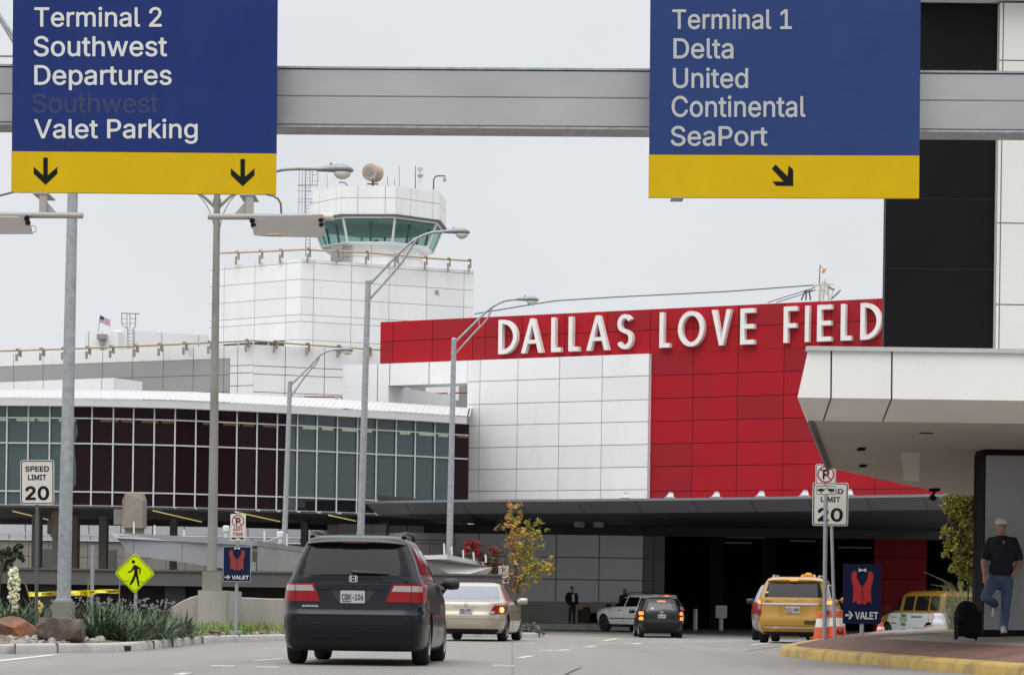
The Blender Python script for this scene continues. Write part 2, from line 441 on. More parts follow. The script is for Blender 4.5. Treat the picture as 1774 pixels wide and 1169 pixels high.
# --- planted island on the left
def GR(px, py): p = G(px, py); return (p.x, p.y)
isl = [(-14.0, 24.0), (-9.9, 33.0), GR(0, 1132.3), GR(100, 1130.4), GR(226, 1128.0), GR(327, 1116.5), GR(390, 1112.3), GR(462, 1110.4),
       (-4.6, 60.5), (-3.3, 66), (-1.9, 71), (-0.4, 75.3), (0.55, 77.6), (1.0, 79.4), (0.6, 81.5), (-2.5, 84.5), (-8, 87)]
isl_s = smooth_line(isl, 5)
mb = MB(); kerb(mb, isl_s, 0.15, 0.16)
structure("island_kerb", mb, M_kerb, smooth=True, angle=50)
def mound(x, y): return 0.13 + 0.16 * max(0, min(1, (62 - y) / 14.0))
inner = offset_poly(isl_s, 0.15)
mb = MB(); rows = []
for (x, y) in inner:
    row = []
    for k in range(9):
        t = k / 8; xx = x + (-24 - x) * t ** 1.6 if True else x
        s = max(0, min(1, (x - xx) / 1.6)); row.append((xx, y, gz(y) + 0.135 + (mound(xx, y) - 0.13) * s))
    rows.append(row)
mb.grid(rows)
structure("island_soil", mb, M_soil, smooth=True, angle=60)
KB = [(-60, 1132.6), (0, 1132.3), (100, 1130.4), (226, 1128), (327, 1116.5), (390, 1112.3), (462, 1110.4), (500, 1109.8)]
mb = MB()      # joints cut across the kerb
for px_, py_ in ((25, 1132.2), (100, 1130.4), (164, 1129.6), (267, 1124), (300, 1120), (352, 1114.6), (415, 1111.4)):
    p = G(px_, py_); t_ = (Vector((p.x, p.y, 0)) - Vector((*GR(px_ - 12, lerp_tab(KB, px_ - 12)), 0))).normalized(); a_ = math.atan2(-t_.x, t_.y); c_ = p + Vector((-t_.y, t_.x, 0)) * .078; mb.box((c_.x, c_.y, gz(p.y) + .075), (.175, .012, .155), 0, Matrix.Rotation(a_, 3, 'Z'))
structure("kerb_joints", mb, M_joint)
mb = MB()
for pts in (((975, 1171), (985, 1165.5), (992, 1162), (1005, 1156.5)), ((1290, 1128), (1330, 1122), (1352, 1118))):
    q = [G(*a) for a in pts]; mb.grid([[(p.x - .02, p.y, gz(p.y) + .004), (p.x + .02, p.y + .03, gz(p.y) + .004)] for p in q])
structure("road_cracks", mb, mat("tar_crack", (0.05, 0.048, 0.045), 0.9))
# storm drain mouth in the kerb
a, b = G(201, 1128.6), G(227, 1128.3)
mb = MB(); t = (b - a).normalized(); q = Vector((t.y, -t.x, 0)) * 0.004
mb.poly([a + q + Vector((0, 0, 0.012)), b + q + Vector((0, 0, 0.012)), b + q + Vector((0, 0, 0.10)), a + q + Vector((0, 0, 0.10))])
mb.v = [(p[0], p[1] - 0.012, p[2]) for p in mb.v]
structure("kerb_drain", mb, mat("drain_shadow", (0.02, 0.018, 0.015), 0.9))

def kerb_d(px): return G(px, lerp_tab(KB, px)).y
inner_x = sorted((p[1], p[0]) for p in inner[5:45])
def soil_z(x, y): return gz(y) + 0.135 + (mound(x, y) - 0.13) * max(0, min(1, (lerp_tab(inner_x, y) - x) / 1.6))
mb = MB(); mb.bbox((P(690, 1080, 125).x, 122.6, -.3), (P(1152, 1080, 125).x, 128.0, .142))
structure("entrance_walk", mb, M_kerb)
# --- raised pavement on the right, brick border along a yellow kerb
pav = [(9.6, 20), (8.0, 25), (7.15, 28.5), (6.4, 32.4), (5.98, 35.6), (5.6, 39), (5.22, 42.6), (4.96, 45.4), (4.90, 47.0), (5.08, 49.2), (5.5, 52.2), (6.15, 56), (6.95, 61), (7.8, 66), (9.2, 72), (12, 76), (20, 78)]
pav_s = smooth_line(pav, 5)[::-1]
pav_s = smooth_line(pav, 5)
M_brick_b = None
def brick_material():
    m = bpy.data.materials.new("brick_paving"); nt, b = nodes_of(m); N, Lk = nt.nodes, nt.links
    tc = N.new("ShaderNodeTexCoord"); br = N.new("ShaderNodeTexBrick")
    br.inputs["Color1"].default_value = (0.185, 0.082, 0.062, 1); br.inputs["Color2"].default_value = (0.145, 0.072, 0.06, 1)
    br.inputs["Mortar"].default_value = (0.12, 0.10, 0.085, 1); br.inputs["Scale"].default_value = 1.0
    br.inputs["Brick Width"].default_value = 0.2; br.inputs["Row Height"].default_value = 0.1; br.inputs["Mortar Size"].default_value = 0.008
    Lk.new(tc.outputs["Object"], br.inputs["Vector"])
    nz = N.new("ShaderNodeTexNoise"); nz.inputs["Scale"].default_value = 1.4; nz.inputs["Detail"].default_value = 8
    Lk.new(tc.outputs["Object"], nz.inputs["Vector"])
    mr = N.new("ShaderNodeMapRange"); mr.inputs["From Min"].default_value = 0.3; mr.inputs["From Max"].default_value = 0.7
    mr.inputs["To Min"].default_value = 0.75; mr.inputs["To Max"].default_value = 1.25
    Lk.new(nz.outputs["Fac"], mr.inputs["Value"])
    vm = N.new("ShaderNodeVectorMath"); vm.operation = 'SCALE'
    Lk.new(br.outputs["Color"], vm.inputs[0]); Lk.new(mr.outputs[0], vm.inputs["Scale"])
    Lk.new(vm.outputs[0], b.inputs["Base Color"]); b.inputs["Roughness"].default_value = 0.85
    return m
M_brick = brick_material()
M_pave = mat("pavement_concrete", (0.27, 0.245, 0.21), 0.85, var=0.08, scale=1.5, bump=0.1, bscale=40, dark=(0.15, 0.135, 0.115), dscale=0.8, damt=0.6)
# (line runs away from the camera, so the pavement lies on its right: flip the offset)
mb = MB()
prof = [(0.0, -0.05), (0.02, 0.12), (0.05, 0.16), (0.09, 0.172), (0.30, 0.18), (0.30, -0.05)]
cols = [offset_poly(pav_s, -o) for o, _ in prof]
mb.grid([[(cols[k][i][0], cols[k][i][1], gz(pav_s[i][1]) + prof[k][1]) for k in range(len(prof))] for i in range(len(pav_s))])
structure("yellow_kerb", mb, M_kerby, smooth=True, angle=50)
def pav_dist(x, y):
    return min(((Vector((x, y)) - Vector(a)).length for a in pav_s))
pav_fine = smooth_line(pav, 16)
def pav_z(x, y):
    d = min((math.hypot(x - a[0], y - a[1]) for a in pav_fine))
    return 0.172 + 0.30 * (1 - math.exp(-max(0, d - 0.3) / 1.5)) * 1.12
mb = MB()
offs = [0.29, 0.6, 0.9, 1.2, 1.5]
nose = lambda y: 0 < y
rows = []
for i, (x, y) in enumerate(pav_s):
    base = [offset_poly(pav_s, -o)[i] for o in offs]
    far = (30.0, y + (0 if y < 45 else 4))
    row = base + [tuple(Vector(base[-1]).lerp(Vector(far), t)) for t in (0.03, 0.06, 0.1, 0.16, 0.25, 0.4, 1.0)]
    rows.append([(p[0], p[1], pav_z(*p) if p[0] < 12 else 0.50) for p in row])
idx = mb.grid(rows)
for fi, f in enumerate(mb.f):
    c = sum((Vector(mb.v[k]) for k in f), Vector()) / len(f)
    col = fi % (len(rows[0]) - 1)
    brick = col < 4 or (c.y > 46.0 and c.x < 7.6)
    mb.m[fi] = 0 if brick else 1
structure("pavement", mb, [M_brick, M_pave], smooth=True, angle=60)

# ------------------------------------------------------------------ walls of jointed panels
CAMP = Vector((0, 0, CAMH))
class Wall:
    """vertical plane seen between two photo pixels of the same height in the world"""
    def __init__(s, pxL, pyL, dL, pxR, pyR, off=0.0):
        s.A = P(pxL, pyL, dL); s.z = s.A.z
        s.B = P(pxR, pyR, depth_for_z(pxR, pyR, s.z))
        t = s.B - s.A; t.z = 0; s.t = t.normalized(); s.n = Vector((s.t.y, -s.t.x, 0))
        s.A = s.A + s.n * off; s.B = s.B + s.n * off
    def hit(s, px, py):
        r = P(px, py, 1.0) - CAMP
        return CAMP + r * ((s.A - CAMP).dot(s.n) / r.dot(s.n))
    def u(s, px, py=700): return (s.hit(px, py) - s.A).dot(s.t)
    def zz(s, px, py): return s.hit(px, py).z
    def at(s, u, z, o=0.0): return Vector((s.A.x + s.t.x * u + s.n.x * o, s.A.y + s.t.y * u + s.n.y * o, z))
prng = random.Random(3)
def panel_wall(mb, w, u0, u1, z0, z1, us=(), zs=(), mp=0, mj=1, gap=0.05, proud=0.03, thick=0.4, skip=(), alt=None):
    A, B = w.at(u0, z0), w.at(u1, z0)
    nb = -w.n * thick
    mb.prism([A, B, B + nb, A + nb], (0, 0, z1 - z0), mj, mp)
    U = [u0 - gap / 2] + sorted(u for u in us if u0 < u < u1) + [u1 + gap / 2]
    Z = [z0 - gap / 2] + sorted(z for z in zs if z0 < z < z1) + [z1 + gap / 2]
    for i in range(len(U) - 1):
        for j in range(len(Z) - 1):
            if (i, j) in skip: continue
            a, b, c, d = U[i] + gap / 2, U[i + 1] - gap / 2, Z[j] + gap / 2, Z[j + 1] - gap / 2
            q = [(a, c), (b, c), (b, d), (a, d)]
            fr = [w.at(x, z, proud) for x, z in q]; bk = [w.at(x, z, 0.002) for x, z in q]
            o = [mb.vert(p) for p in fr]; k = [mb.vert(p) for p in bk]
            mb.face(o, alt if alt is not None and prng.random() < .33 else mp)
            for s in range(4): mb.face((o[s], k[s], k[(s + 1) % 4], o[(s + 1) % 4]), mp)
    # closed ends and back in the panel colour
    for (ua, sgn) in ((u0, -1), (u1, 1)):
        e = [w.at(ua + sgn * 0.004, z0), w.at(ua + sgn * 0.004, z1)]
        mb.poly([e[0] + w.n * proud, e[0] + nb, e[1] + nb, e[1] + w.n * proud], mp)

# ------------------------------------------------------------------ terminal hall: red sign wall, white wall
W_red = Wall(660, 558, 135, 1530, 517)
W_wht = Wall(660, 558, 135, 1530, 517, off=0.30)
hall = thing("terminal_building", "terminal hall with bright red panelled sign wall above a white panelled wall", "building", W_red.at(10, 0))
z_top = W_red.z
z_mid = W_red.zz(660, 592); z_rb = W_red.zz(660, 630)
u_px = lambda px: W_red.u(px)
uR = W_red.u(1625)
jz = [W_red.zz(1125, y) for y in (574, 613, 651, 690.6, 730, 769, 808, 851)]
jux = [W_red.u(x) for x in (679.6, 748, 818, 840, 904, 977, 1051, 1125.5, 1200.7, 1278, 1357.7, 1438.4, 1518, 1600)]
zb = W_red.zz(1125, 905)
mb = MB()
panel_wall(mb, W_red, 0, uR, z_rb, z_top, jux, [z_mid], gap=0.032, thick=1.2, alt=2)
obj("red_band", mb, [M_red, M_jointr, M_red2], hall, world=hall.location)
mb = MB()
panel_wall(mb, W_red, W_red.u(1110), uR, zb, z_rb - 0.01, jux, [z - 0.0 for z in jz[2:]], gap=0.032, thick=1.2, alt=2)
obj("red_wall", mb, [M_red, M_jointr, M_red2], hall, world=hall.location)
mb = MB()
uw = lambda px: W_wht.u(px)
wz = [W_wht.zz(1000, y) for y in (655, 695.5, 733, 772, 810.5, 849)]
panel_wall(mb, W_wht, uw(810), uw(1123.5), zb, W_wht.zz(810, 624.6), [uw(x) for x in (831.5, 897, 969, 1043)], wz, gap=0.03, thick=0.3, alt=2)
obj("white_wall", mb, [M_white, M_joint, M_white2], hall, world=hall.location)
# the open white frame at the left end of the hall
mb = MB()
zt = W_wht.zz(810, 624.6); zl = W_wht.zz(700, 667)
panel_wall(mb, W_wht, uw(594), uw(809.5), zl, zt, [uw(x) for x in (654, 675, 743, 812)], [], gap=0.05, thick=1.5)
obj("frame_beam", mb, [M_white, M_joint], hall, world=hall.location)
mb = MB()
panel_wall(mb, W_wht, uw(594), uw(673), W_wht.zz(640, 735), zl - 0.004, [uw(654)], [W_wht.zz(600, 708)], gap=0.05, thick=7.0)
obj("frame_post", mb, [M_white, M_joint], hall, world=hall.location)
mb = MB()
for x0, x1, d in ((709, 735, 150), (795, 811, 146)):
    a, b = P(x0, 665, d), P(x1, 665, d)
    mb.bbox((a.x, d, ZOF(700, 735, d)), (b.x, d + 1.5, ZOF(700, 655, d)))
a, b = P(660, 694, 150.5), P(812, 694, 150.5)
mb.bbox((a.x, 149.4, ZOF(700, 740, 150)), (b.x, 149.9, ZOF(735, 693.5, 150)))
obj("roof_column", mb, M_greyp, hall, world=hall.location)

# grey base storey, dark drive-through opening
DW = 128.0
zg0 = gz(DW); zsof = ZOF(1000, 926.5, DW)
W_base = Wall(700, 926.5, DW, 1150, 926.5 + 0.014 * 450)
mb = MB()
ub = lambda px: W_base.u(px, 1000)
zs_ = [W_base.zz(1000, y) for y in (965, 1003.5, 1042)]
panel_wall(mb, W_base, ub(735), ub(1113), zs_[2], zsof, [ub(x) for x in (755, 829, 963, 1037.5)], zs_[:2], gap=0.05, thick=0.5)
M_grpn = mat("base_grey_panel", (0.80, 0.805, 0.83), 0.5, var=0.04, scale=0.5)
obj("base_wall", mb, [M_grpn, M_joint], hall, world=hall.location)
mb = MB()
panel_wall(mb, W_base, ub(700), ub(1150), zg0 - 0.3, zs_[2] - 0.02, [], [], gap=0.03, thick=0.5, proud=0.06)
obj("plinth", mb, [mat("plinth_concrete", (0.40, 0.375, 0.34), 0.9, var=0.1, scale=1), M_joint], hall, world=hall.location)
mb = MB()
panel_wall(mb, W_base, ub(1114), ub(1151), zs_[2], zsof + 1.2, [ub(1132)], zs_[:2], gap=0.05, thick=6)
obj("opening_pier", mb, [M_dkgrey, M_joint], hall, world=hall.location)
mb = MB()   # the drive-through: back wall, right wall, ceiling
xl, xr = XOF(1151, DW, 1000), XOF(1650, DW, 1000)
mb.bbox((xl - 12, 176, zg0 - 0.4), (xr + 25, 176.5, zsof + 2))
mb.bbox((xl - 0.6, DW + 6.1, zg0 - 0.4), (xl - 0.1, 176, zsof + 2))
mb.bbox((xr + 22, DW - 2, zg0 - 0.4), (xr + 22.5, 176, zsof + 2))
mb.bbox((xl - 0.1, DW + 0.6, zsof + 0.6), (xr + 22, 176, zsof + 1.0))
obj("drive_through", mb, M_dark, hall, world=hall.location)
W_rl = Wall(1515, 925, DW + 13.0, 1605, 925 + 0.014 * 90)
mb = MB()
panel_wall(mb, W_rl, 0, W_rl.u(1605, 1000), zg0 - 0.3, zsof + 1.0, [], [W_rl.zz(1560, y) for y in (965, 1003, 1042)], gap=0.05, thick=1.0)
obj("red_pier", mb, [M_red, M_jointr, M_red2], hall, world=hall.location)
for px_, d_ in ((1190, 140), (1290, 146), (1270, 158), (1400, 152), (1480, 165)):
    mb = MB(); x = XOF(px_, d_); mb.bbox((x - 1.1, d_, zsof + .5), (x + 1.1, d_ + .15, zsof + .58)); obj("ceiling_lamp", mb, mat("dim_lamp", (.5, .45, .3), .5, emit=(1, .85, .5), estr=.018), hall, world=hall.location)
mb = MB()
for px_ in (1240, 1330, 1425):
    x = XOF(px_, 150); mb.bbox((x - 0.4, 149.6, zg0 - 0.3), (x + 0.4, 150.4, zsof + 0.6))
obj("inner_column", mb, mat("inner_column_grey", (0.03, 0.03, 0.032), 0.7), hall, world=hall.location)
# roof deck behind the sign wall and side return, so the hall is a solid building
mb = MB()
zrf = W_wht.zz(700, 722)
pA, pB = W_red.at(uw(812), zrf, -1.25), W_red.at(uR - 0.3, zrf, -1.25)
mb.prism([pA, pB, pB + Vector((8, 45, 0)), pA + Vector((14, 45, 0))], (0, 0, -0.5))
obj("roof", mb, M_greyp, hall, world=hall.location)

# ------------------------------------------------------------------ raised letters on the red wall
def letter_shapes(ch, W, H, T):
    """front outline of a geometric sans capital: list of ('poly', pts) / ('ring', outer, inner)"""
    def arc(cx, cz, rx, rz, a0, a1, n=24): return [(cx + rx * math.cos(R(a0 + (a1 - a0) * i / n)), cz + rz * math.sin(R(a0 + (a1 - a0) * i / n))) for i in range(n + 1)]
    if ch == 'I': return [('poly', [(0, 0), (W, 0), (W, H), (0, H)])]
    if ch == 'L': return [('poly', [(0, 0), (W, 0), (W, T), (T, T), (T, H), (0, H)])]
    if ch == 'E': return [('poly', [(0, 0), (W, 0), (W, T), (T, T), (T, H * .5 - T / 2), (W * .97, H * .5 - T / 2), (W * .97, H * .5 + T / 2), (T, H * .5 + T / 2), (T, H - T), (W, H - T), (W, H), (0, H)])]
    if ch == 'F': return [('poly', [(0, 0), (T, 0), (T, H * .47 - T / 2), (W * .95, H * .47 - T / 2), (W * .95, H * .47 + T / 2), (T, H * .47 + T / 2), (T, H - T), (W, H - T), (W, H), (0, H)])]
    if ch == 'V':
        k = T * 1.12; return [('poly', [(W / 2 - k * .42, 0), (W / 2 + k * .42, 0), (W, H), (W - k, H), (W / 2, T * 1.4), (k, H), (0, H)])]
    if ch == 'A':
        k = T * 1.12; zb = H * .27
        def xin(z): return (W / 2 - k) * (z / (H - T * 1.5))
        return [('poly', [(0, 0), (k, 0), (W / 2, H - T * 1.5), (W - k, 0), (W, 0), (W / 2 + k * .45, H), (W / 2 - k * .45, H)]),
                ('bar', [(k + xin(zb) - .02, zb), (W - k - xin(zb) + .02, zb), (W - k - xin(zb + T * .85) + .02, zb + T * .85), (k + xin(zb + T * .85) - .02, zb + T * .85)])]
    if ch == 'O':
        return [('ring', arc(W / 2, H / 2, W / 2, H / 2, 0, 360, 48)[:-1], arc(W / 2, H / 2, W / 2 - T, H / 2 - T, 0, 360, 48)[:-1])]
    if ch == 'D':
        o = [(0, 0)] + arc(W * .22, H / 2, W * .78, H / 2, -90, 90, 30) + [(0, H)]
        i = [(T, T)] + arc(W * .22, H / 2, W * .78 - T, H / 2 - T, -90, 90, 30) + [(T, H - T)]
        return [('ring', o, i)]
    if ch == 'S':
        c = []
        r = (H - T) / 4; w2 = (W - T) / 2; cx = W / 2
        zt, zbm = H - T / 2 - r * .96, T / 2 + r * 1.04
        c += [(cx + w2 * .92 * math.cos(R(a)), zt + r * .96 * math.sin(R(a))) for a in range(28, 181, 12)]
        c += [(cx + w2 * .92 * math.cos(R(a)), zt + r * .96 * math.sin(R(a))) for a in range(192, 232, 13)]
        c += [(cx + w2 * math.cos(R(a)), zbm + r * 1.04 * math.sin(R(a))) for a in range(50, -1, -12)]
        c += [(cx + w2 * math.cos(R(a)), zbm + r * 1.04 * math.sin(R(a))) for a in range(-12, -161, -12)]
        o, i = [], []
        for k, p in enumerate(c):
            a = Vector(c[max(k - 1, 0)]); b = Vector(c[min(k + 1, len(c) - 1)]); t = (b - a).normalized(); n = Vector((-t.y, t.x)) * T * .48
            o.append((p[0] - n.x, p[1] - n.y)); i.append((p[0] + n.x, p[1] + n.y))
        return [('strip', o, i)]
def letter_mesh(mb, shapes, place, o0, o1):
    for sh in shapes:
        if sh[0] in ('poly', 'bar'):
            e = -0.004 if sh[0] == 'bar' else 0
            f = [mb.vert(place(x, z, o1 + e)) for x, z in sh[1]]; b = [mb.vert(place(x, z, o0)) for x, z in sh[1]]
            mb.face(f)
            n = len(f)
            for i in range(n): mb.face((f[i], b[i], b[(i + 1) % n], f[(i + 1) % n]))
        else:
            o, i = sh[1], sh[2]; n = len(o); closed = sh[0] == 'ring'
            fo = [mb.vert(place(x, z, o1)) for x, z in o]; fi = [mb.vert(place(x, z, o1)) for x, z in i]
            bo = [mb.vert(place(x, z, o0)) for x, z in o]; bi = [mb.vert(place(x, z, o0)) for x, z in i]
            for k in range(n if closed else n - 1):
                j = (k + 1) % n
                mb.face((fo[k], fo[j], fi[j], fi[k])); mb.face((fo[k], bo[k], bo[j], fo[j])); mb.face((fi[k], fi[j], bi[j], bi[k]))
            if not closed:
                mb.face((fo[0], fi[0], bi[0], bo[0])); mb.face((fo[-1], bo[-1], bi[-1], fi[-1]))
LET = [('D', 862, 897), ('A', 901.6, 941.7), ('L', 953.5, 973), ('L', 983.5, 1004), ('A', 1014.5, 1056), ('S', 1067, 1097.6),
       ('L', 1141, 1162), ('O', 1173, 1221), ('V', 1231, 1268), ('E', 1281, 1308.5), ('F', 1356, 1382), ('I', 1393, 1403), ('E', 1414, 1442), ('L', 1455, 1476.5), ('D', 1489, 1528)]
W_let = Wall(660, 558, 135, 1530, 517, off=0.42)
zl0 = W_let.zz(1150, 601.7); zl1 = W_let.zz(1150, 540.5)
lets = thing("wall_lettering", "big raised white letters reading DALLAS LOVE FIELD across the red wall", "lettering", W_let.at(W_let.u(862), zl0))
for ch, x0, x1 in LET:
    u0, u1 = W_let.u(x0, 580), W_let.u(x1, 580)
    mb = MB()
    letter_mesh(mb, letter_shapes(ch, u1 - u0 - 0.10, zl1 - zl0, 0.215), lambda x, z, o, u0=u0: W_let.at(u0 + x, zl0 + z, o), -0.40, -0.08)
    obj("letter", mb, M_lwhite, lets, world=lets.location, recalc=True)

# ------------------------------------------------------------------ dark entrance canopy in front of the hall
can = thing("entrance_canopy", "long dark grey flat canopy over the drive in front of the red and white wall", "canopy", P(1000, 1050, 95))
ztop_c = ZOF(1000, 864.0, 111.0); zbot_c = ZOF(1000, 888.5, 112.0)
edge_t = [(632, 868.5), (700, 866.5), (800, 865.2), (900, 864.4), (1000, 864), (1100, 863.0), (1200, 862), (1300, 860.8), (1400, 859.2), (1500, 857.6), (1600, 856), (1672, 855.1), (1730, 854.3), (1800, 853.4)]
top = [P(x, y, depth_for_z(x, y, ztop_c)) for x, y in edge_t]
lip = [p + Vector((0.06 * (i == 0), -0.02, -0.10)) for i, p in enumerate(top)]
bot = [Vector((p.x + (0.55 if i == 0 else 0.35), p.y + 0.9, zbot_c)) for i, p in enumerate(top)]
mb = MB()
mb.grid([top, lip], 2)
for i in range(len(lip) - 1):
    g = 0.02
    for k in range(1):
        a, b, c, d = lip[i], lip[i + 1], bot[i + 1], bot[i]
        mb.poly([a.lerp(b, g), a.lerp(b, 1 - g), d.lerp(c, 1 - g), d.lerp(c, g)], 0)
mb.grid([[p + Vector((0, 0.03, 0)) for p in lip], [p + Vector((0, 0.03, 0)) for p in bot]], 1)
for p in (top, ): mb.poly([*p, Vector((p[-1].x + 2, DW - 0.05, ztop_c)), Vector((p[0].x + 4.4, DW - 0.05, ztop_c))], 0)
obj("fascia", mb, [M_dkgrey, M_joint, mat("canopy_coping", (0.15, 0.155, 0.17), 0.4)], can, world=can.location)
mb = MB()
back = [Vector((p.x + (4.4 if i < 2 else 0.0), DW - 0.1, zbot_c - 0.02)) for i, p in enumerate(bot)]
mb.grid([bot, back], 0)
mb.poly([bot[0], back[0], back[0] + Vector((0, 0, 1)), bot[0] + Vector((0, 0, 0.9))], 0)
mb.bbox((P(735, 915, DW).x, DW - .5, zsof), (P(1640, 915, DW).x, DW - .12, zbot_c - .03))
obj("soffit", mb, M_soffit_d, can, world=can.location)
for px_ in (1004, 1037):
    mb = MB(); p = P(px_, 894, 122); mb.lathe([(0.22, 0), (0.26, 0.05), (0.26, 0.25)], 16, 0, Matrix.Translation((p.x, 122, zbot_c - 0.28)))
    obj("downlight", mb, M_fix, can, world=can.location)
M_flood = mat("floodlight_grey", (0.5, 0.5, 0.52), 0.5)
fl0 = None
for px_ in (1084, 1161, 1241, 1319, 1395, 1472):
    y = lerp_tab([(1000, 864), (1100, 863), (1200, 862), (1300, 860.8), (1400, 859.2), (1500, 857.6)], px_)
    p = P(px_, y, depth_for_z(px_, y, ztop_c)) + Vector((0, 0.25, 0))
    lab = "small grey floodlight on the edge of the dark entrance canopy"
    if fl0 is None:
        fl0 = thing("floodlight", lab, "floodlight", p, 0, "floodlights along the canopy edge")
        mb = MB(); mb.prism([(-0.17, 0, 0.05), (0.17, 0, 0.05), (0.15, 0.1, 0.2), (-0.05, 0.1, 0.2)], (0, 0.25, 0)); mb.bbox((-0.22, 0.02, 0.0), (0.22, 0.3, 0.045))
        obj("housing", mb, M_flood, fl0)
        mb = MB(); mb.bbox((-0.04, 0.1, 0.2), (0.13, 0.3, 0.27)); obj("bracket", mb, M_flood, fl0)
    else:
        c = copy_tree(fl0); c.location = p
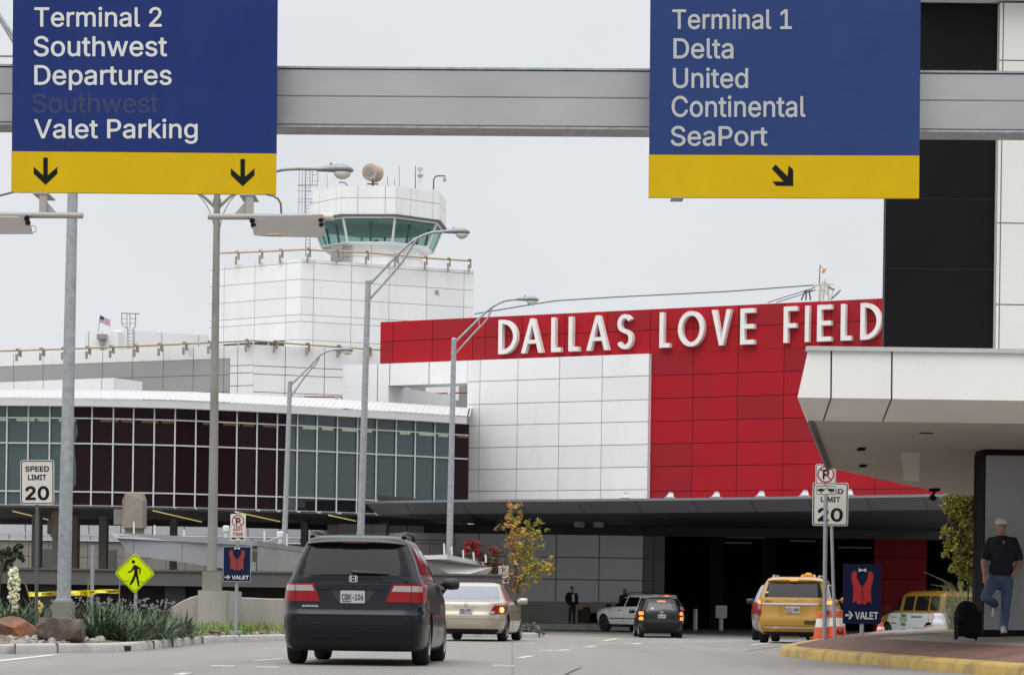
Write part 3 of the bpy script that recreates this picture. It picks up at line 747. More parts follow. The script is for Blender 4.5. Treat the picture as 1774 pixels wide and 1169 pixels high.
# outlines of the letters used on the signs (thousandths of an em)
GLYPH_SPACE = 0.188
GLYPH_MED = """1|453|78,-10 388,-10 396,-6 401,2 401,51 395,62 388,65 287,67 286,501 283,512 275,517 194,516 87,439 77,426 77,364 80,355 88,351 96,354 194,426 200,429 201,424 201,67 80,65 72,61 67,51 67,4 70,-5
2|453|66,-10 385,-10 394,-6 398,2 399,54 395,62 387,67 175,69 286,186 338,245 366,287 386,332 391,359 391,386 383,421 368,451 344,481 316,501 290,515 245,525 203,525 161,515 130,500 110,485 90,465 67,423 57,388 56,369 60,358 68,353 123,353 131,356 136,364 142,398 155,422 164,431 186,444 213,450 235,450 260,445 290,427 303,408 311,371 303,332 278,290 58,55 54,46 54,4 58,-5
C|510|245,-16 289,-17 331,-9 360,2 400,24 438,59 451,78 472,120 483,157 479,166 469,171 408,169 401,164 381,118 355,89 326,74 286,63 249,63 200,77 169,98 143,130 128,160 115,212 113,267 118,312 128,349 144,381 169,411 195,429 222,440 249,446 284,446 321,438 355,419 376,398 404,341 412,338 469,338 478,342 482,350 472,389 455,424 436,451 412,476 379,498 346,513 286,526 249,526 205,518 152,495 114,468 87,438 71,414 51,374 38,334 30,282 30,227 38,175 58,117 79,81 117,38 147,16 205,-9
D|502|62,-10 244,-10 303,0 356,23 380,39 406,63 435,102 457,152 470,214 473,264 465,331 450,378 419,432 393,461 356,487 311,507 261,517 66,518 53,511 50,501 50,6 54,-5/137,68 136,441 231,442 258,440 296,430 333,409 351,390 374,350 382,323 390,264 388,216 380,177 367,144 351,120 333,101 308,85 283,75 244,68
P|445|62,-10 121,-10 130,-6 135,2 137,174 249,175 298,183 353,209 378,231 392,252 407,282 418,321 418,374 415,391 401,428 386,452 366,475 338,495 296,512 269,517 66,518 53,511 50,501 50,6 54,-5/137,253 137,442 244,442 264,440 291,432 313,416 330,386 335,341 330,309 321,290 309,275 286,260 251,253
S|447|197,-18 249,-19 282,-13 314,-3 351,15 394,59 410,90 418,122 418,155 408,192 392,219 368,242 344,258 294,281 207,304 171,317 148,330 129,353 126,362 126,390 140,419 167,438 210,449 259,446 298,430 320,404 330,376 340,369 397,369 407,374 411,390 398,432 379,461 359,481 339,496 304,513 279,521 242,526 212,526 165,518 136,507 101,487 80,469 56,434 46,409 41,374 46,338 61,305 68,295 98,267 152,239 296,195 314,184 327,171 333,159 335,128 330,110 321,95 308,82 284,69 237,59 212,59 180,64 148,77 125,101 119,113 114,136 104,146 42,146 32,141 28,127 39,88 57,54 79,29 107,9 140,-6
T|449|193,-10 253,-10 262,-6 267,4 267,441 411,442 420,445 427,456 427,504 423,512 415,517 38,518 27,514 22,506 22,456 26,448 33,443 181,441 182,6 186,-5
U|517|234,-18 281,-18 316,-13 341,-5 381,15 400,28 426,54 455,104 462,126 468,161 468,505 464,514 456,519 396,519 388,515 383,508 383,166 372,124 359,102 335,81 306,67 276,62 239,62 204,70 173,88 150,113 143,129 135,158 135,508 130,515 119,519 64,519 55,515 51,508 50,158 61,109 70,86 89,57 128,21 177,-5
V|480|206,-10 275,-10 284,-6 288,2 471,502 465,515 458,517 398,517 387,511 240,91 198,218 93,511 80,518 20,517 9,511 9,499 192,4 196,-4
a|389|140,-18 179,-18 196,-16 229,-3 264,23 266,1 269,-6 277,-11 332,-11 340,-7 345,1 345,278 342,295 327,330 310,353 286,371 254,386 214,394 172,394 120,381 77,356 54,334 31,293 35,285 47,279 99,265 109,272 118,288 142,309 167,318 202,321 231,316 241,311 260,290 265,268 265,248 260,243 237,237 152,226 100,213 63,195 39,171 28,152 20,123 20,93 26,68 42,37 58,18 85,-1 115,-13/147,57 123,65 110,75 106,83 103,93 103,120 107,129 117,139 127,146 160,156 265,172 265,123 257,101 242,79 215,63 196,57
d|424|176,-18 213,-18 245,-10 277,8 300,33 302,1 305,-6 313,-10 368,-11 377,-7 381,1 382,503 378,514 370,519 315,519 307,515 302,508 300,345 274,370 240,389 213,394 178,394 151,389 114,373 79,346 52,308 35,268 24,213 24,163 32,119 47,78 68,44 99,13 131,-5/188,57 168,62 149,73 127,98 109,148 107,213 120,265 140,297 159,310 176,316 220,319 254,308 272,293 281,280 291,260 299,228 302,168 291,119 275,89 258,72 232,60
e|404|191,-18 233,-18 262,-13 307,6 329,21 348,39 370,77 373,92 362,101 308,114 298,109 280,79 260,65 233,57 178,60 149,73 128,94 117,114 110,136 107,158 368,159 377,163 382,173 382,213 374,263 365,287 340,332 314,358 298,369 267,384 223,394 185,394 158,389 113,369 93,354 63,322 40,279 30,245 24,210 24,163 30,131 45,86 63,54 90,24 118,5 161,-13/109,232 115,260 129,286 156,309 185,319 227,319 259,305 284,278 297,240 296,234 293,232
g|425|181,-160 228,-160 262,-155 289,-147 318,-133 338,-118 358,-95 371,-71 382,-32 382,373 378,384 370,389 318,389 309,386 304,376 303,343 272,373 230,391 180,394 138,384 107,368 69,333 52,308 37,275 24,216 27,146 40,101 52,76 82,38 104,21 136,5 180,-5 208,-6 237,0 270,15 301,43 302,-17 296,-41 280,-66 255,-80 213,-88 166,-83 132,-64 112,-39 100,-32 51,-58 45,-65 42,-71 50,-88 92,-129 128,-148/186,70 166,75 147,86 125,111 109,153 107,216 115,253 122,270 130,284 150,304 186,319 220,319 254,308 274,291 284,278 296,248 302,221 302,166 291,124 278,100 267,88 250,77 225,70
h|410|54,-10 109,-10 117,-6 122,2 123,226 128,263 141,290 155,304 177,315 204,320 233,317 250,311 271,292 282,268 285,254 285,6 288,-3 299,-10 354,-10 362,-6 367,4 367,256 362,291 347,328 338,344 305,374 268,390 239,395 216,395 174,385 145,369 124,349 122,504 119,512 109,517 54,517 46,512 43,504 43,6 46,-5
i|167|56,-10 112,-10 120,-5 124,4 124,376 120,385 110,390 56,390 48,385 44,376 44,6 48,-5/76,433 92,433 119,446 136,474 136,491 127,510 114,524 97,532 71,532 54,524 40,510 32,491 32,474 43,453 58,440
k|381|54,-10 109,-10 120,-3 123,6 123,136 152,162 161,155 288,-6 296,-10 366,-10 375,-6 380,2 376,10 214,216 365,371 369,379 367,383 356,390 289,390 280,386 124,229 122,504 119,512 109,517 54,517 46,512 43,504 43,6 46,-5
l|189|122,-12 173,-9 185,-4 190,6 182,46 176,60 169,64 134,63 128,67 125,76 123,99 122,506 117,514 109,518 56,518 46,513 43,501 43,69 48,47 63,19 84,1
m|610|54,-10 109,-10 117,-6 122,2 123,236 126,263 136,290 154,308 167,315 189,320 216,320 241,310 254,297 262,281 265,261 265,6 270,-6 279,-10 331,-10 340,-6 345,2 346,261 353,286 371,308 384,315 406,320 434,320 448,316 471,302 482,283 485,269 486,0 490,-6 499,-10 554,-10 562,-6 568,6 567,266 562,301 541,345 526,362 507,376 486,387 459,395 414,395 379,385 348,366 319,334 290,371 260,389 241,395 199,395 179,390 145,371 124,351 122,378 113,389 56,390 48,386 43,374 43,6 46,-5
n|410|54,-10 109,-10 117,-6 121,0 123,226 128,263 141,290 155,304 177,315 206,320 233,317 257,306 276,285 282,268 285,254 286,0 290,-6 299,-10 354,-10 364,-5 368,6 368,254 365,276 355,313 347,328 336,345 312,369 268,390 239,395 216,395 189,390 154,375 124,349 122,378 113,389 56,390 46,385 43,374 43,6 46,-5
o|415|186,-18 225,-18 255,-13 293,2 327,26 350,52 364,73 379,106 389,148 392,201 386,243 374,283 355,317 328,349 299,370 277,381 228,394 188,394 151,386 118,371 90,352 65,324 40,279 30,245 24,210 24,166 32,121 40,97 65,52 90,24 118,5 161,-13/188,57 157,68 137,86 125,103 109,148 107,210 120,263 145,299 176,316 225,319 254,310 273,297 286,280 299,255 306,228 309,168 301,129 294,109 273,79 254,66 237,60 223,57
p|424|54,-152 109,-153 117,-149 122,-141 124,34 148,9 179,-10 209,-18 266,-15 313,5 334,20 359,47 382,89 395,129 400,164 400,216 390,268 372,308 346,345 325,363 293,382 241,395 197,392 163,378 146,367 124,343 122,378 119,385 111,389 56,390 48,386 43,378 43,-136 46,-148/202,58 168,71 143,99 136,114 125,151 123,211 136,266 157,297 169,307 192,317 234,320 256,314 272,306 300,276 312,243 317,216 317,164 306,117 291,90 274,72 238,58
r|259|54,-10 109,-10 117,-6 121,0 123,236 126,258 139,287 150,299 168,309 189,315 239,313 249,318 252,326 252,381 249,390 243,394 201,395 177,390 145,374 124,354 122,378 119,385 111,390 56,390 48,386 44,380 43,6 46,-5
s|365|160,-18 202,-18 234,-13 281,7 302,22 322,44 335,71 340,91 340,123 335,143 324,164 308,183 264,209 147,240 128,251 121,261 118,280 124,299 140,311 169,322 207,322 228,315 247,299 262,272 269,268 314,277 329,284 333,295 315,333 289,362 251,384 209,394 150,391 122,384 92,369 59,339 42,307 38,293 38,256 43,236 57,212 78,191 116,171 140,162 234,139 255,120 258,94 254,84 242,72 219,60 182,54 147,60 128,68 109,89 102,109 93,115 45,106 29,99 26,91 31,74 47,42 64,22 102,-3 130,-13
t|227|151,-14 205,-11 219,-5 223,2 214,47 206,60 198,63 153,61 140,71 136,85 137,314 200,316 209,320 214,330 214,375 210,383 202,388 137,390 136,467 131,477 123,481 68,481 59,477 54,467 53,390 10,388 0,383 -3,375 -3,330 0,321 8,316 53,314 54,90 62,50 75,26 94,7 126,-9
u|410|164,-15 199,-15 231,-7 265,11 286,31 288,2 291,-5 299,-10 354,-10 362,-6 366,0 368,374 364,385 358,389 299,390 290,386 286,378 285,129 275,99 256,77 241,68 209,60 174,63 155,71 141,82 128,109 123,146 123,374 120,383 109,390 56,390 48,386 44,380 43,121 48,87 65,47 88,19 102,8 132,-7
w|567|139,-10 196,-10 207,-3 284,266 311,164 360,-3 371,-10 426,-10 435,-6 442,7 552,369 554,379 551,385 541,390 486,390 473,383 423,213 400,119 396,116 325,383 314,390 256,390 248,386 241,376 172,119 169,116 142,221 95,383 84,390 26,390 18,386 13,377 121,22 130,-3"""
GLYPH_BOLD = """-|453|111,163 335,163 347,166 358,175 361,187 361,246 359,256 349,266 338,270 115,270 103,267 93,258 89,246 89,187 94,174
0|453|202,-31 249,-32 294,-21 330,-3 370,34 395,72 415,125 423,157 430,214 430,292 423,352 407,406 387,449 365,479 325,514 299,528 246,541 207,541 155,528 120,509 90,482 66,449 46,406 31,354 23,294 23,214 28,169 36,132 61,67 83,34 123,-3 160,-21/212,76 192,84 175,97 151,140 143,165 135,214 135,294 148,361 174,411 202,430 241,433 263,424 280,409 302,369 310,344 318,294 318,214 307,155 281,101 270,89 251,79
1|453|73,-25 393,-25 404,-21 414,-11 416,-1 416,56 413,67 404,76 393,80 302,82 301,509 298,520 287,530 275,532 195,532 183,530 79,454 64,438 62,429 62,359 65,348 76,338 88,335 102,338 184,399 186,394 186,82 75,80 63,75 55,67 52,56 52,-1 56,-14
2|453|61,-25 390,-25 401,-21 411,-11 414,-1 414,59 410,70 400,80 388,82 210,84 301,179 353,238 381,279 393,304 403,337 406,391 396,433 383,458 351,496 324,516 302,527 250,540 198,540 148,527 103,500 75,472 54,436 41,391 41,361 46,349 63,338 128,338 139,341 148,352 157,391 170,415 188,427 218,435 255,430 274,419 290,398 295,371 291,344 263,298 43,62 39,51 39,-3 44,-14
4|453|279,-25 343,-25 355,-21 363,-12 367,-1 368,78 415,80 425,84 433,93 437,104 437,164 433,175 423,185 368,189 367,319 362,331 355,339 343,342 281,342 270,339 261,330 257,319 255,188 153,189 334,502 332,518 320,530 311,532 243,532 232,529 223,520 22,181 15,161 15,104 20,91 27,84 38,80 255,79 258,-3 262,-14
6|453|200,-31 267,-29 307,-16 338,2 369,29 390,58 411,115 414,134 411,201 395,248 375,278 341,309 312,325 282,335 237,339 343,495 346,507 343,519 333,529 324,533 250,533 239,529 227,518 79,297 54,244 41,201 39,182 41,122 51,85 70,48 121,-3 153,-19/218,74 191,82 175,93 165,106 151,140 151,174 161,204 179,224 205,238 232,241 264,230 285,213 298,186 303,157 298,127 287,106 275,91 247,76
A|480|13,-25 88,-25 100,-20 108,-11 152,116 158,118 325,117 372,-11 381,-21 393,-25 463,-25 474,-21 483,-11 486,9 478,33 301,516 287,530 278,532 200,532 189,529 177,516 -8,6 -5,-12 4,-21/191,223 240,364 288,224
B|456|57,-25 276,-25 313,-20 346,-10 388,14 411,38 426,60 443,114 440,176 432,201 416,230 376,269 401,295 415,319 423,349 423,399 412,436 399,462 369,495 348,510 306,527 279,532 59,532 48,529 39,520 35,506 35,-1 40,-14/152,83 152,204 261,205 278,202 305,189 322,168 330,146 330,127 321,108 308,95 293,88 266,83/152,311 152,427 264,425 286,417 301,402 310,383 310,359 296,333 285,324 268,315 244,310
C|510|240,-31 294,-32 326,-26 371,-11 408,9 453,52 466,71 485,107 498,152 495,171 484,183 472,186 405,185 395,182 387,173 374,138 361,118 348,104 306,84 281,78 257,78 227,84 188,104 164,128 149,153 138,180 130,217 128,262 133,309 141,336 164,381 178,397 204,415 227,425 257,431 296,428 326,418 348,404 361,391 375,369 387,336 395,327 405,324 474,323 485,327 495,337 498,357 482,407 451,458 419,491 386,513 359,525 326,535 291,541 244,541 200,533 144,510 107,483 72,446 39,388 23,339 15,287 15,222 23,170 38,122 64,73 109,23 139,1 170,-14 200,-24
D|502|57,-25 249,-25 308,-15 345,-1 388,24 420,54 450,94 472,147 485,209 488,269 480,336 462,391 434,440 401,475 363,502 316,522 266,532 59,532 48,529 39,520 35,506 35,-1 40,-14/152,83 151,426 226,427 266,422 296,412 325,394 336,382 361,338 367,318 375,251 367,192 355,157 336,128 325,116 301,100 278,90 239,83
E|419|57,-25 376,-25 388,-21 396,-12 400,-1 400,59 396,70 386,80 374,82 154,83 150,89 152,202 356,203 368,206 375,214 380,229 380,286 376,297 366,307 354,310 152,311 151,426 371,428 383,430 394,440 398,454 398,509 394,520 385,529 371,532 61,532 48,529 39,520 35,506 35,-1 40,-14
G|520|240,-31 294,-32 339,-24 394,-1 420,17 456,53 477,85 495,130 503,172 503,257 499,268 489,278 477,281 282,281 269,276 258,259 258,197 261,187 270,177 282,173 386,173 380,147 359,113 338,97 316,86 284,78 254,78 222,86 195,99 176,115 158,137 141,172 133,202 128,247 130,292 138,329 148,354 172,391 190,407 220,423 237,428 257,431 296,428 324,418 353,397 374,366 387,336 397,326 407,323 476,323 489,328 500,345 495,374 475,424 449,461 427,483 395,507 369,520 334,533 289,541 242,541 197,533 147,513 112,488 77,453 44,401 26,349 15,287 15,222 23,170 41,115 69,66 113,19 150,-6 200,-24
H|517|57,-25 126,-25 138,-21 147,-11 150,1 150,204 156,208 366,207 368,1 371,-11 380,-21 394,-25 459,-25 470,-21 479,-12 483,1 483,506 479,520 470,529 459,532 391,532 380,529 371,518 368,506 368,319 361,315 152,316 150,506 146,520 138,529 124,532 59,532 48,529 39,520 35,506 35,-1 40,-14
I|300|28,-25 270,-25 281,-21 291,-11 293,-1 294,56 290,70 281,79 272,82 212,83 209,89 209,424 212,427 272,428 281,431 290,440 293,451 293,509 290,520 279,530 267,532 30,532 19,529 9,518 6,509 6,454 11,439 19,431 30,428 90,427 93,424 93,86 90,83 28,82 19,79 10,70 6,59 7,-3 11,-14
K|467|57,-25 126,-25 138,-21 146,-12 150,1 151,158 194,204 358,-21 369,-25 449,-25 460,-21 469,-12 473,4 466,20 276,286 461,485 467,494 470,509 466,520 458,529 444,532 359,532 348,529 151,316 150,506 146,520 138,529 124,532 59,532 48,529 39,520 35,506 35,-1 40,-14
L|393|57,-25 361,-25 374,-20 381,-12 385,-1 385,59 381,70 371,80 359,82 151,84 150,509 145,521 138,529 126,532 57,532 40,521 35,509 35,-1 40,-14
M|628|57,-25 126,-25 136,-20 147,-3 149,274 264,-12 273,-21 284,-25 341,-25 355,-21 367,-6 479,279 480,1 483,-11 493,-21 506,-25 569,-25 580,-21 588,-14 593,1 593,506 589,520 581,528 569,532 474,532 463,529 454,520 316,161 174,520 165,529 151,532 59,532 48,529 40,521 35,506 35,1 39,-12 48,-21
N|523|57,-25 128,-25 139,-20 150,-3 151,324 365,-14 373,-21 384,-25 461,-25 475,-21 484,-12 488,1 488,506 484,520 475,529 464,532 396,532 384,528 373,511 371,189 171,502 151,528 139,532 59,532 48,529 39,520 35,506 35,-1 40,-14
O|533|240,-31 291,-32 344,-21 381,-6 422,21 456,56 479,88 492,113 512,180 518,219 518,289 512,329 490,399 464,443 422,488 394,508 364,523 334,533 291,541 244,541 200,533 144,510 104,481 72,446 39,388 23,339 15,287 15,222 23,170 38,122 64,73 107,26 139,1 170,-14 200,-24/252,79 227,84 204,94 178,112 164,128 148,155 138,180 130,217 128,264 133,307 141,336 156,367 175,394 195,409 222,423 254,431 279,431 306,425 343,407 361,391 379,366 390,344 400,311 405,274 405,234 395,177 380,145 363,119 343,102 314,86 281,78
P|445|57,-25 126,-25 138,-21 147,-11 150,1 152,159 254,160 303,168 328,176 360,194 393,224 407,244 420,269 433,316 433,379 430,396 415,438 401,460 374,490 346,510 301,527 274,532 59,532 48,529 39,520 35,506 35,-1 40,-14/152,268 152,427 259,425 280,419 300,406 315,381 320,346 312,309 298,288 273,273 246,268
R|449|57,-25 126,-25 138,-21 147,-11 150,1 150,169 156,173 232,171 328,-8 340,-21 351,-25 429,-25 440,-21 449,-12 453,1 449,15 351,196 373,211 398,236 415,262 430,302 435,339 433,389 421,428 399,467 373,494 353,507 303,527 276,532 59,532 48,529 39,520 35,506 35,-1 40,-14/152,281 152,427 261,425 283,419 304,405 317,378 320,341 312,314 298,296 283,288 249,280
S|447|192,-33 254,-34 287,-28 314,-21 358,0 409,51 423,78 433,117 433,160 420,204 407,226 376,257 352,273 307,293 183,330 156,345 141,365 141,387 155,411 180,426 217,434 264,428 291,415 305,397 315,369 326,357 335,354 402,354 413,357 422,366 426,377 426,395 410,444 394,469 367,496 347,511 317,526 284,536 247,541 207,541 160,533 123,520 93,502 65,476 42,444 31,414 26,377 28,345 37,316 52,289 81,260 112,239 140,227 282,183 306,170 318,154 321,140 318,123 302,99 272,82 229,74 185,79 148,97 134,120 128,147 117,158 107,161 37,161 26,157 17,149 13,122 19,98 36,55 51,35 86,2 113,-13 150,-26
T|449|188,-25 260,-25 271,-20 281,-3 282,426 418,428 429,431 438,440 442,451 442,506 438,520 428,530 416,532 33,532 19,529 10,518 7,509 7,451 11,440 19,431 31,428 166,426 167,-1 172,-14
U|517|229,-33 286,-33 321,-28 353,-18 388,0 409,14 441,47 467,91 477,121 483,156 483,510 479,522 468,531 459,534 391,534 380,530 371,520 368,508 368,171 365,151 355,126 338,103 301,82 271,77 227,80 190,96 166,119 153,149 150,166 150,508 146,522 138,530 126,534 61,534 48,530 38,520 35,508 35,153 48,96 74,49 120,6 164,-18 197,-28
V|480|201,-25 280,-25 291,-21 301,-11 486,497 483,518 472,530 463,532 393,532 381,529 373,520 240,144 108,520 99,529 88,532 18,532 4,529 -6,518 -9,504 -3,487 179,-8 191,-21
X|474|15,-25 94,-25 106,-21 237,164 357,-10 368,-21 379,-25 457,-25 468,-21 477,-12 481,1 477,15 308,261 314,275 467,493 470,511 467,520 458,529 444,532 369,532 358,529 237,358 142,500 118,529 107,532 29,532 18,529 9,520 6,506 9,493 168,261 -3,15 -7,4 -4,-11 6,-21
Y|472|201,-25 270,-25 281,-21 291,-11 294,1 294,201 473,489 478,511 475,520 465,530 455,532 380,532 365,528 353,512 237,323 115,520 106,529 95,532 18,532 6,529 -3,518 -6,501 -1,487 178,198 179,-1 184,-14"""
def load_glyphs(s):
    out = {}
    for line in s.split("\n"):
        c, adv, body = line.split("|", 2)
        cu = bpy.data.curves.new("glyph", 'CURVE'); cu.dimensions = '2D'; cu.fill_mode = 'BOTH'
        for l in body.split("/"):
            pts = [tuple(int(k) / 1000 for k in q.split(",")) for q in l.split(" ")]
            sp = cu.splines.new('POLY'); sp.points.add(len(pts) - 1); sp.use_cyclic_u = True
            for p, (x, y) in zip(sp.points, pts): p.co = (x, y, 0, 1)
        ob = bpy.data.objects.new("glyph", cu); COL.objects.link(ob)
        dg = bpy.context.evaluated_depsgraph_get(); dg.update()
        me = bpy.data.meshes.new_from_object(ob.evaluated_get(dg))
        out[c] = (int(adv) / 1000, [(v.co.x, v.co.y) for v in me.vertices], [tuple(p.vertices) for p in me.polygons])
        bpy.data.objects.remove(ob); bpy.data.curves.remove(cu); bpy.data.meshes.remove(me)
    return out
GL_MED, GL_BOLD = load_glyphs(GLYPH_MED), load_glyphs(GLYPH_BOLD)
def text_mesh(body, bold):
    gl = GL_MED if bold < 0.011 else GL_BOLD
    vs, fs, x = [], [], 0.0
    for c in body:
        if c == ' ': x += GLYPH_SPACE; continue
        adv, v, f = gl[c]; o = len(vs)
        vs += [(p[0] + x, p[1]) for p in v]; fs += [tuple(i + o for i in t) for t in f]; x += adv
    return vs, fs
def add_text(mb, body, x0, x1, zb, zcap, place, bold=0.02, m=0):
    """text fitted between x0 and x1, baseline zb, capitals up to zcap; place(x, z) -> point"""
    vs, fs = text_mesh(body, bold)
    gl = GL_MED if bold < 0.011 else GL_BOLD
    caph = max(p[1] for p in gl['T'][1])
    a, b = min(v[0] for v in vs), max(v[0] for v in vs)
    sx = (x1 - x0) / (b - a); sz = (zcap - zb) / caph
    mb.mesh([place(x0 + (v[0] - a) * sx, zb + v[1] * sz) for v in vs], fs, m)
def rrect(w, h, r, n=5, cx=0, cz=0):
    pts = []
    for qx, qz, a0 in ((1, 1, 0), (-1, 1, 90), (-1, -1, 180), (1, -1, 270)):
        for k in range(n + 1):
            a = R(a0 + 90 * k / n); pts.append((cx + qx * (w / 2 - r) + r * math.cos(a), cz + qz * (h / 2 - r) + r * math.sin(a)))
    return pts
def ring_pts(r, n=40, cx=0, cz=0): return [(cx + r * math.cos(2 * math.pi * k / n), cz + r * math.sin(2 * math.pi * k / n)) for k in range(n)]
def flat(mb, pts, y, th, m=0):
    """outline in the local XZ plane, front at y, thickness th backwards"""
    mb.prism([(p[0], y, p[1]) for p in pts], (0, th, 0), m)
def flat_ring(mb, o, i, y, th, m=0):
    n = len(o)
    fo = [mb.vert((p[0], y, p[1])) for p in o]; fi = [mb.vert((p[0], y, p[1])) for p in i]
    bo = [mb.vert((p[0], y + th, p[1])) for p in o]; bi = [mb.vert((p[0], y + th, p[1])) for p in i]
    for k in range(n):
        j = (k + 1) % n
        mb.face((fo[k], fo[j], fi[j], fi[k]), m); mb.face((fo[k], bo[k], bo[j], fo[j]), m); mb.face((fi[k], fi[j], bi[j], bi[k]), m)

# ------------------------------------------------------------------ glazed concourse on the left
gl = thing("glass_concourse", "long curved glass concourse with white ribbed roof, teal panes in white mullions, a dark reflection coloured into them", "building", P(300, 1046, 120))
MUL = [-172, -135, -98, -62, -25, 12, 49, 86, 123, 159, 196, 231, 267, 303, 339, 375, 410, 445, 480, 515, 549, 584, 619, 652, 686, 719, 753, 786, 812]
GT = [(-200, 702), (12, 703), (159, 704.2), (303, 707.6), (420, 712.5), (549, 719), (719, 729), (812, 735)]
zgt = ZOF(12, 703, 118); zgb = ZOF(12, 875, 118)
zr1, zr2, zr3 = ZOF(303, 728, 118.2), ZOF(303, 771.5, 118.2), ZOF(303, 854.6, 118.2)
def gd(px): return depth_for_z(px, lerp_tab(GT, px), zgt)
def gp(px, z, back=0.0):
    d = gd(px) + back; return Vector((P(px, 800, gd(px)).x * (1 + 0.0 * back), d, z))
GX = {px: P(px, 800, gd(px)) for px in MUL}
def gpt(px, z, out=0.0):
    p = P(px, 800, gd(px)); return Vector((p.x, p.y - out, z))
M_teal = glass("teal_glass", (0.10, 0.15, 0.16), (0.078, 0.114, 0.118), 0.74)
M_lowrefl = glass("low_reflection_glass", (0.04, 0.05, 0.05), (0.016, 0.019, 0.020), 0.80)  # bottom row: dark reflection of the lower structure put into the pane colour
M_darkrefl = glass("dark_reflection_glass", (0.055, 0.036, 0.024), (0.021, 0.0085, 0.0115), 0.80, rough=0.06)  # reflection of a dark building painted as maroon pane colour
M_darkrefl.node_tree.nodes["Principled BSDF"].inputs["Specular IOR Level"].default_value = 0.12
mb_t, mb_m, mb_s = MB(), MB(), MB()
refl_edge = [(zgb, 126), (ZOF(128, 850, 118), 125), (ZOF(128, 838, 118), 132), (ZOF(128, 805, 118), 132), (ZOF(128, 788, 118), 129.5), (ZOF(128, 768, 118), 128.5), (ZOF(128, 757, 118), 133), (ZOF(128, 744, 118), 134.5), (ZOF(128, 732, 118), 130.5), (ZOF(128, 722, 118), 126.5), (zgt, 126)]  # curved outline of the painted reflection
def pane(mbx, a, b, z0, z1): mbx.poly([gpt(a, z0), gpt(b, z0), gpt(b, z1), gpt(a, z1)])
for i in range(len(MUL) - 1):
    a, b = MUL[i], MUL[i + 1]
    for z0, z1 in ((zgb, zr3), (zr3, zr2), (zr2, zr1), (zr1, zgt)):
        if a == 123:
            for k in range(6):
                za, zb_ = z0 + (z1 - z0) * k / 6, z0 + (z1 - z0) * (k + 1) / 6
                xa, xb = lerp_tab(refl_edge, za), lerp_tab(refl_edge, zb_)
                mb_t.poly([gpt(a, za), gpt(xa, za), gpt(xb, zb_), gpt(a, zb_)])
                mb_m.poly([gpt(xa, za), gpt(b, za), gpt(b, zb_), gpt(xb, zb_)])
        elif a == 480:
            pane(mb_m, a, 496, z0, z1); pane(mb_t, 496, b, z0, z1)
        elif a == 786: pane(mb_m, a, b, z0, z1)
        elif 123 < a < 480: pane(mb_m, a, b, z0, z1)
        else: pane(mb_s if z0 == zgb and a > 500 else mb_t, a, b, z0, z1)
obj("low_reflection_glazing", mb_s, M_lowrefl, gl, world=gl.location, recalc=False)
obj("teal_glazing", mb_t, M_teal, gl, world=gl.location, recalc=False)
obj("dark_reflection_glazing", mb_m, M_darkrefl, gl, world=gl.location, recalc=False)
mb = MB()
for px in MUL[:-1]:
    p = gpt(px, 0); mb.bbox((p.x - 0.030, p.y - 0.12, zgb), (p.x + 0.030, p.y + 0.03, zgt - 0.01))
for z, h in ((zgb, 0.09), (zr3, 0.06), (zr2, 0.06), (zr1, 0.06)):
    for i in range(len(MUL) - 1):
        a, b = gpt(MUL[i], z, 0.09), gpt(MUL[i + 1], z, 0.09)
        mb.prism([a + Vector((0.031, 0, -h / 2)), b + Vector((-0.031, 0, -h / 2)), b + Vector((-0.031, 0, h / 2)), a + Vector((0.031, 0, h / 2))], (0, 0.11, 0))
obj("mullion", mb, mat("mullion_metal", (0.56, 0.57, 0.59), .4, var=.04), gl, world=gl.location)
RP = list(range(-200, 820, 12))
mb = MB()
fz0, fz1 = zgt, zgt + 0.34
zridge = ZOF(12, 680.5, 128)
front = lambda px, z, o: gpt(px, z, o)
g = []
for px in RP:
    g.append([gpt(px, fz0 - 0.02, -0.3), gpt(px, fz0 - 0.02, 0.55), gpt(px, fz1 - 0.03, 0.62)])
mb.grid(g)
obj("eave_fascia", mb, M_whitem, gl, world=gl.location)
mb = MB()
def rp(px, t): 
    f = gpt(px, fz1 + 0.005, 0.66); k = t * 10.0
    return Vector((f.x, f.y + k, fz1 + 0.005 + (zridge - fz1) * math.sin(min(1, t) * math.pi / 2)))
mb.grid([[rp(px, t / 6) for t in range(7)] for px in RP])
for i in range(0, len(RP) * 3):
    px = -200 + i * 9.2
    if px > 812: break
    q = [rp(px, t / 5) for t in range(6)]
    mb.grid([[p + Vector((-0.035, -0.01, -0.01)) for p in q], [p + Vector((-0.02, -0.01, 0.016)) for p in q], [p + Vector((0.02, -0.01, 0.016)) for p in q], [p + Vector((0.035, -0.01, -0.01)) for p in q]])
obj("roof", mb, M_roof, gl, world=gl.location)
# interior: floor, ceiling, back wall, lamps
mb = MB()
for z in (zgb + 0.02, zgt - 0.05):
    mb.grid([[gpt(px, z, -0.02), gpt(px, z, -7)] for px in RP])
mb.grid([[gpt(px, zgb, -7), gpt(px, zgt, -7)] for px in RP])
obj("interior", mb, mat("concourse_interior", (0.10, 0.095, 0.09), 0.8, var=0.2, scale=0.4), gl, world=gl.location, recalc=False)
zl_ = ZOF(300, 734.5, 120.5)
lab_first = None
for i in range(len(MUL) - 1):
    a, b = MUL[i], MUL[i + 1]
    if i % 5 == 3: continue
    pa, pb = gpt(a + 4, zl_, -1.6), gpt(b - (3 if i % 2 else 12), zl_, -1.6)
    mb = MB(); mb.prism([pa, pb, pb + Vector((0, 0.25, 0)), pa + Vector((0, 0.25, 0))], (0, 0, 0.085))
    obj("ceiling_light", mb, mat("concourse_lamp", (0.9, 0.8, 0.5), 0.5, emit=(1.0, 0.80, 0.45), estr=9.0), gl, world=gl.location)
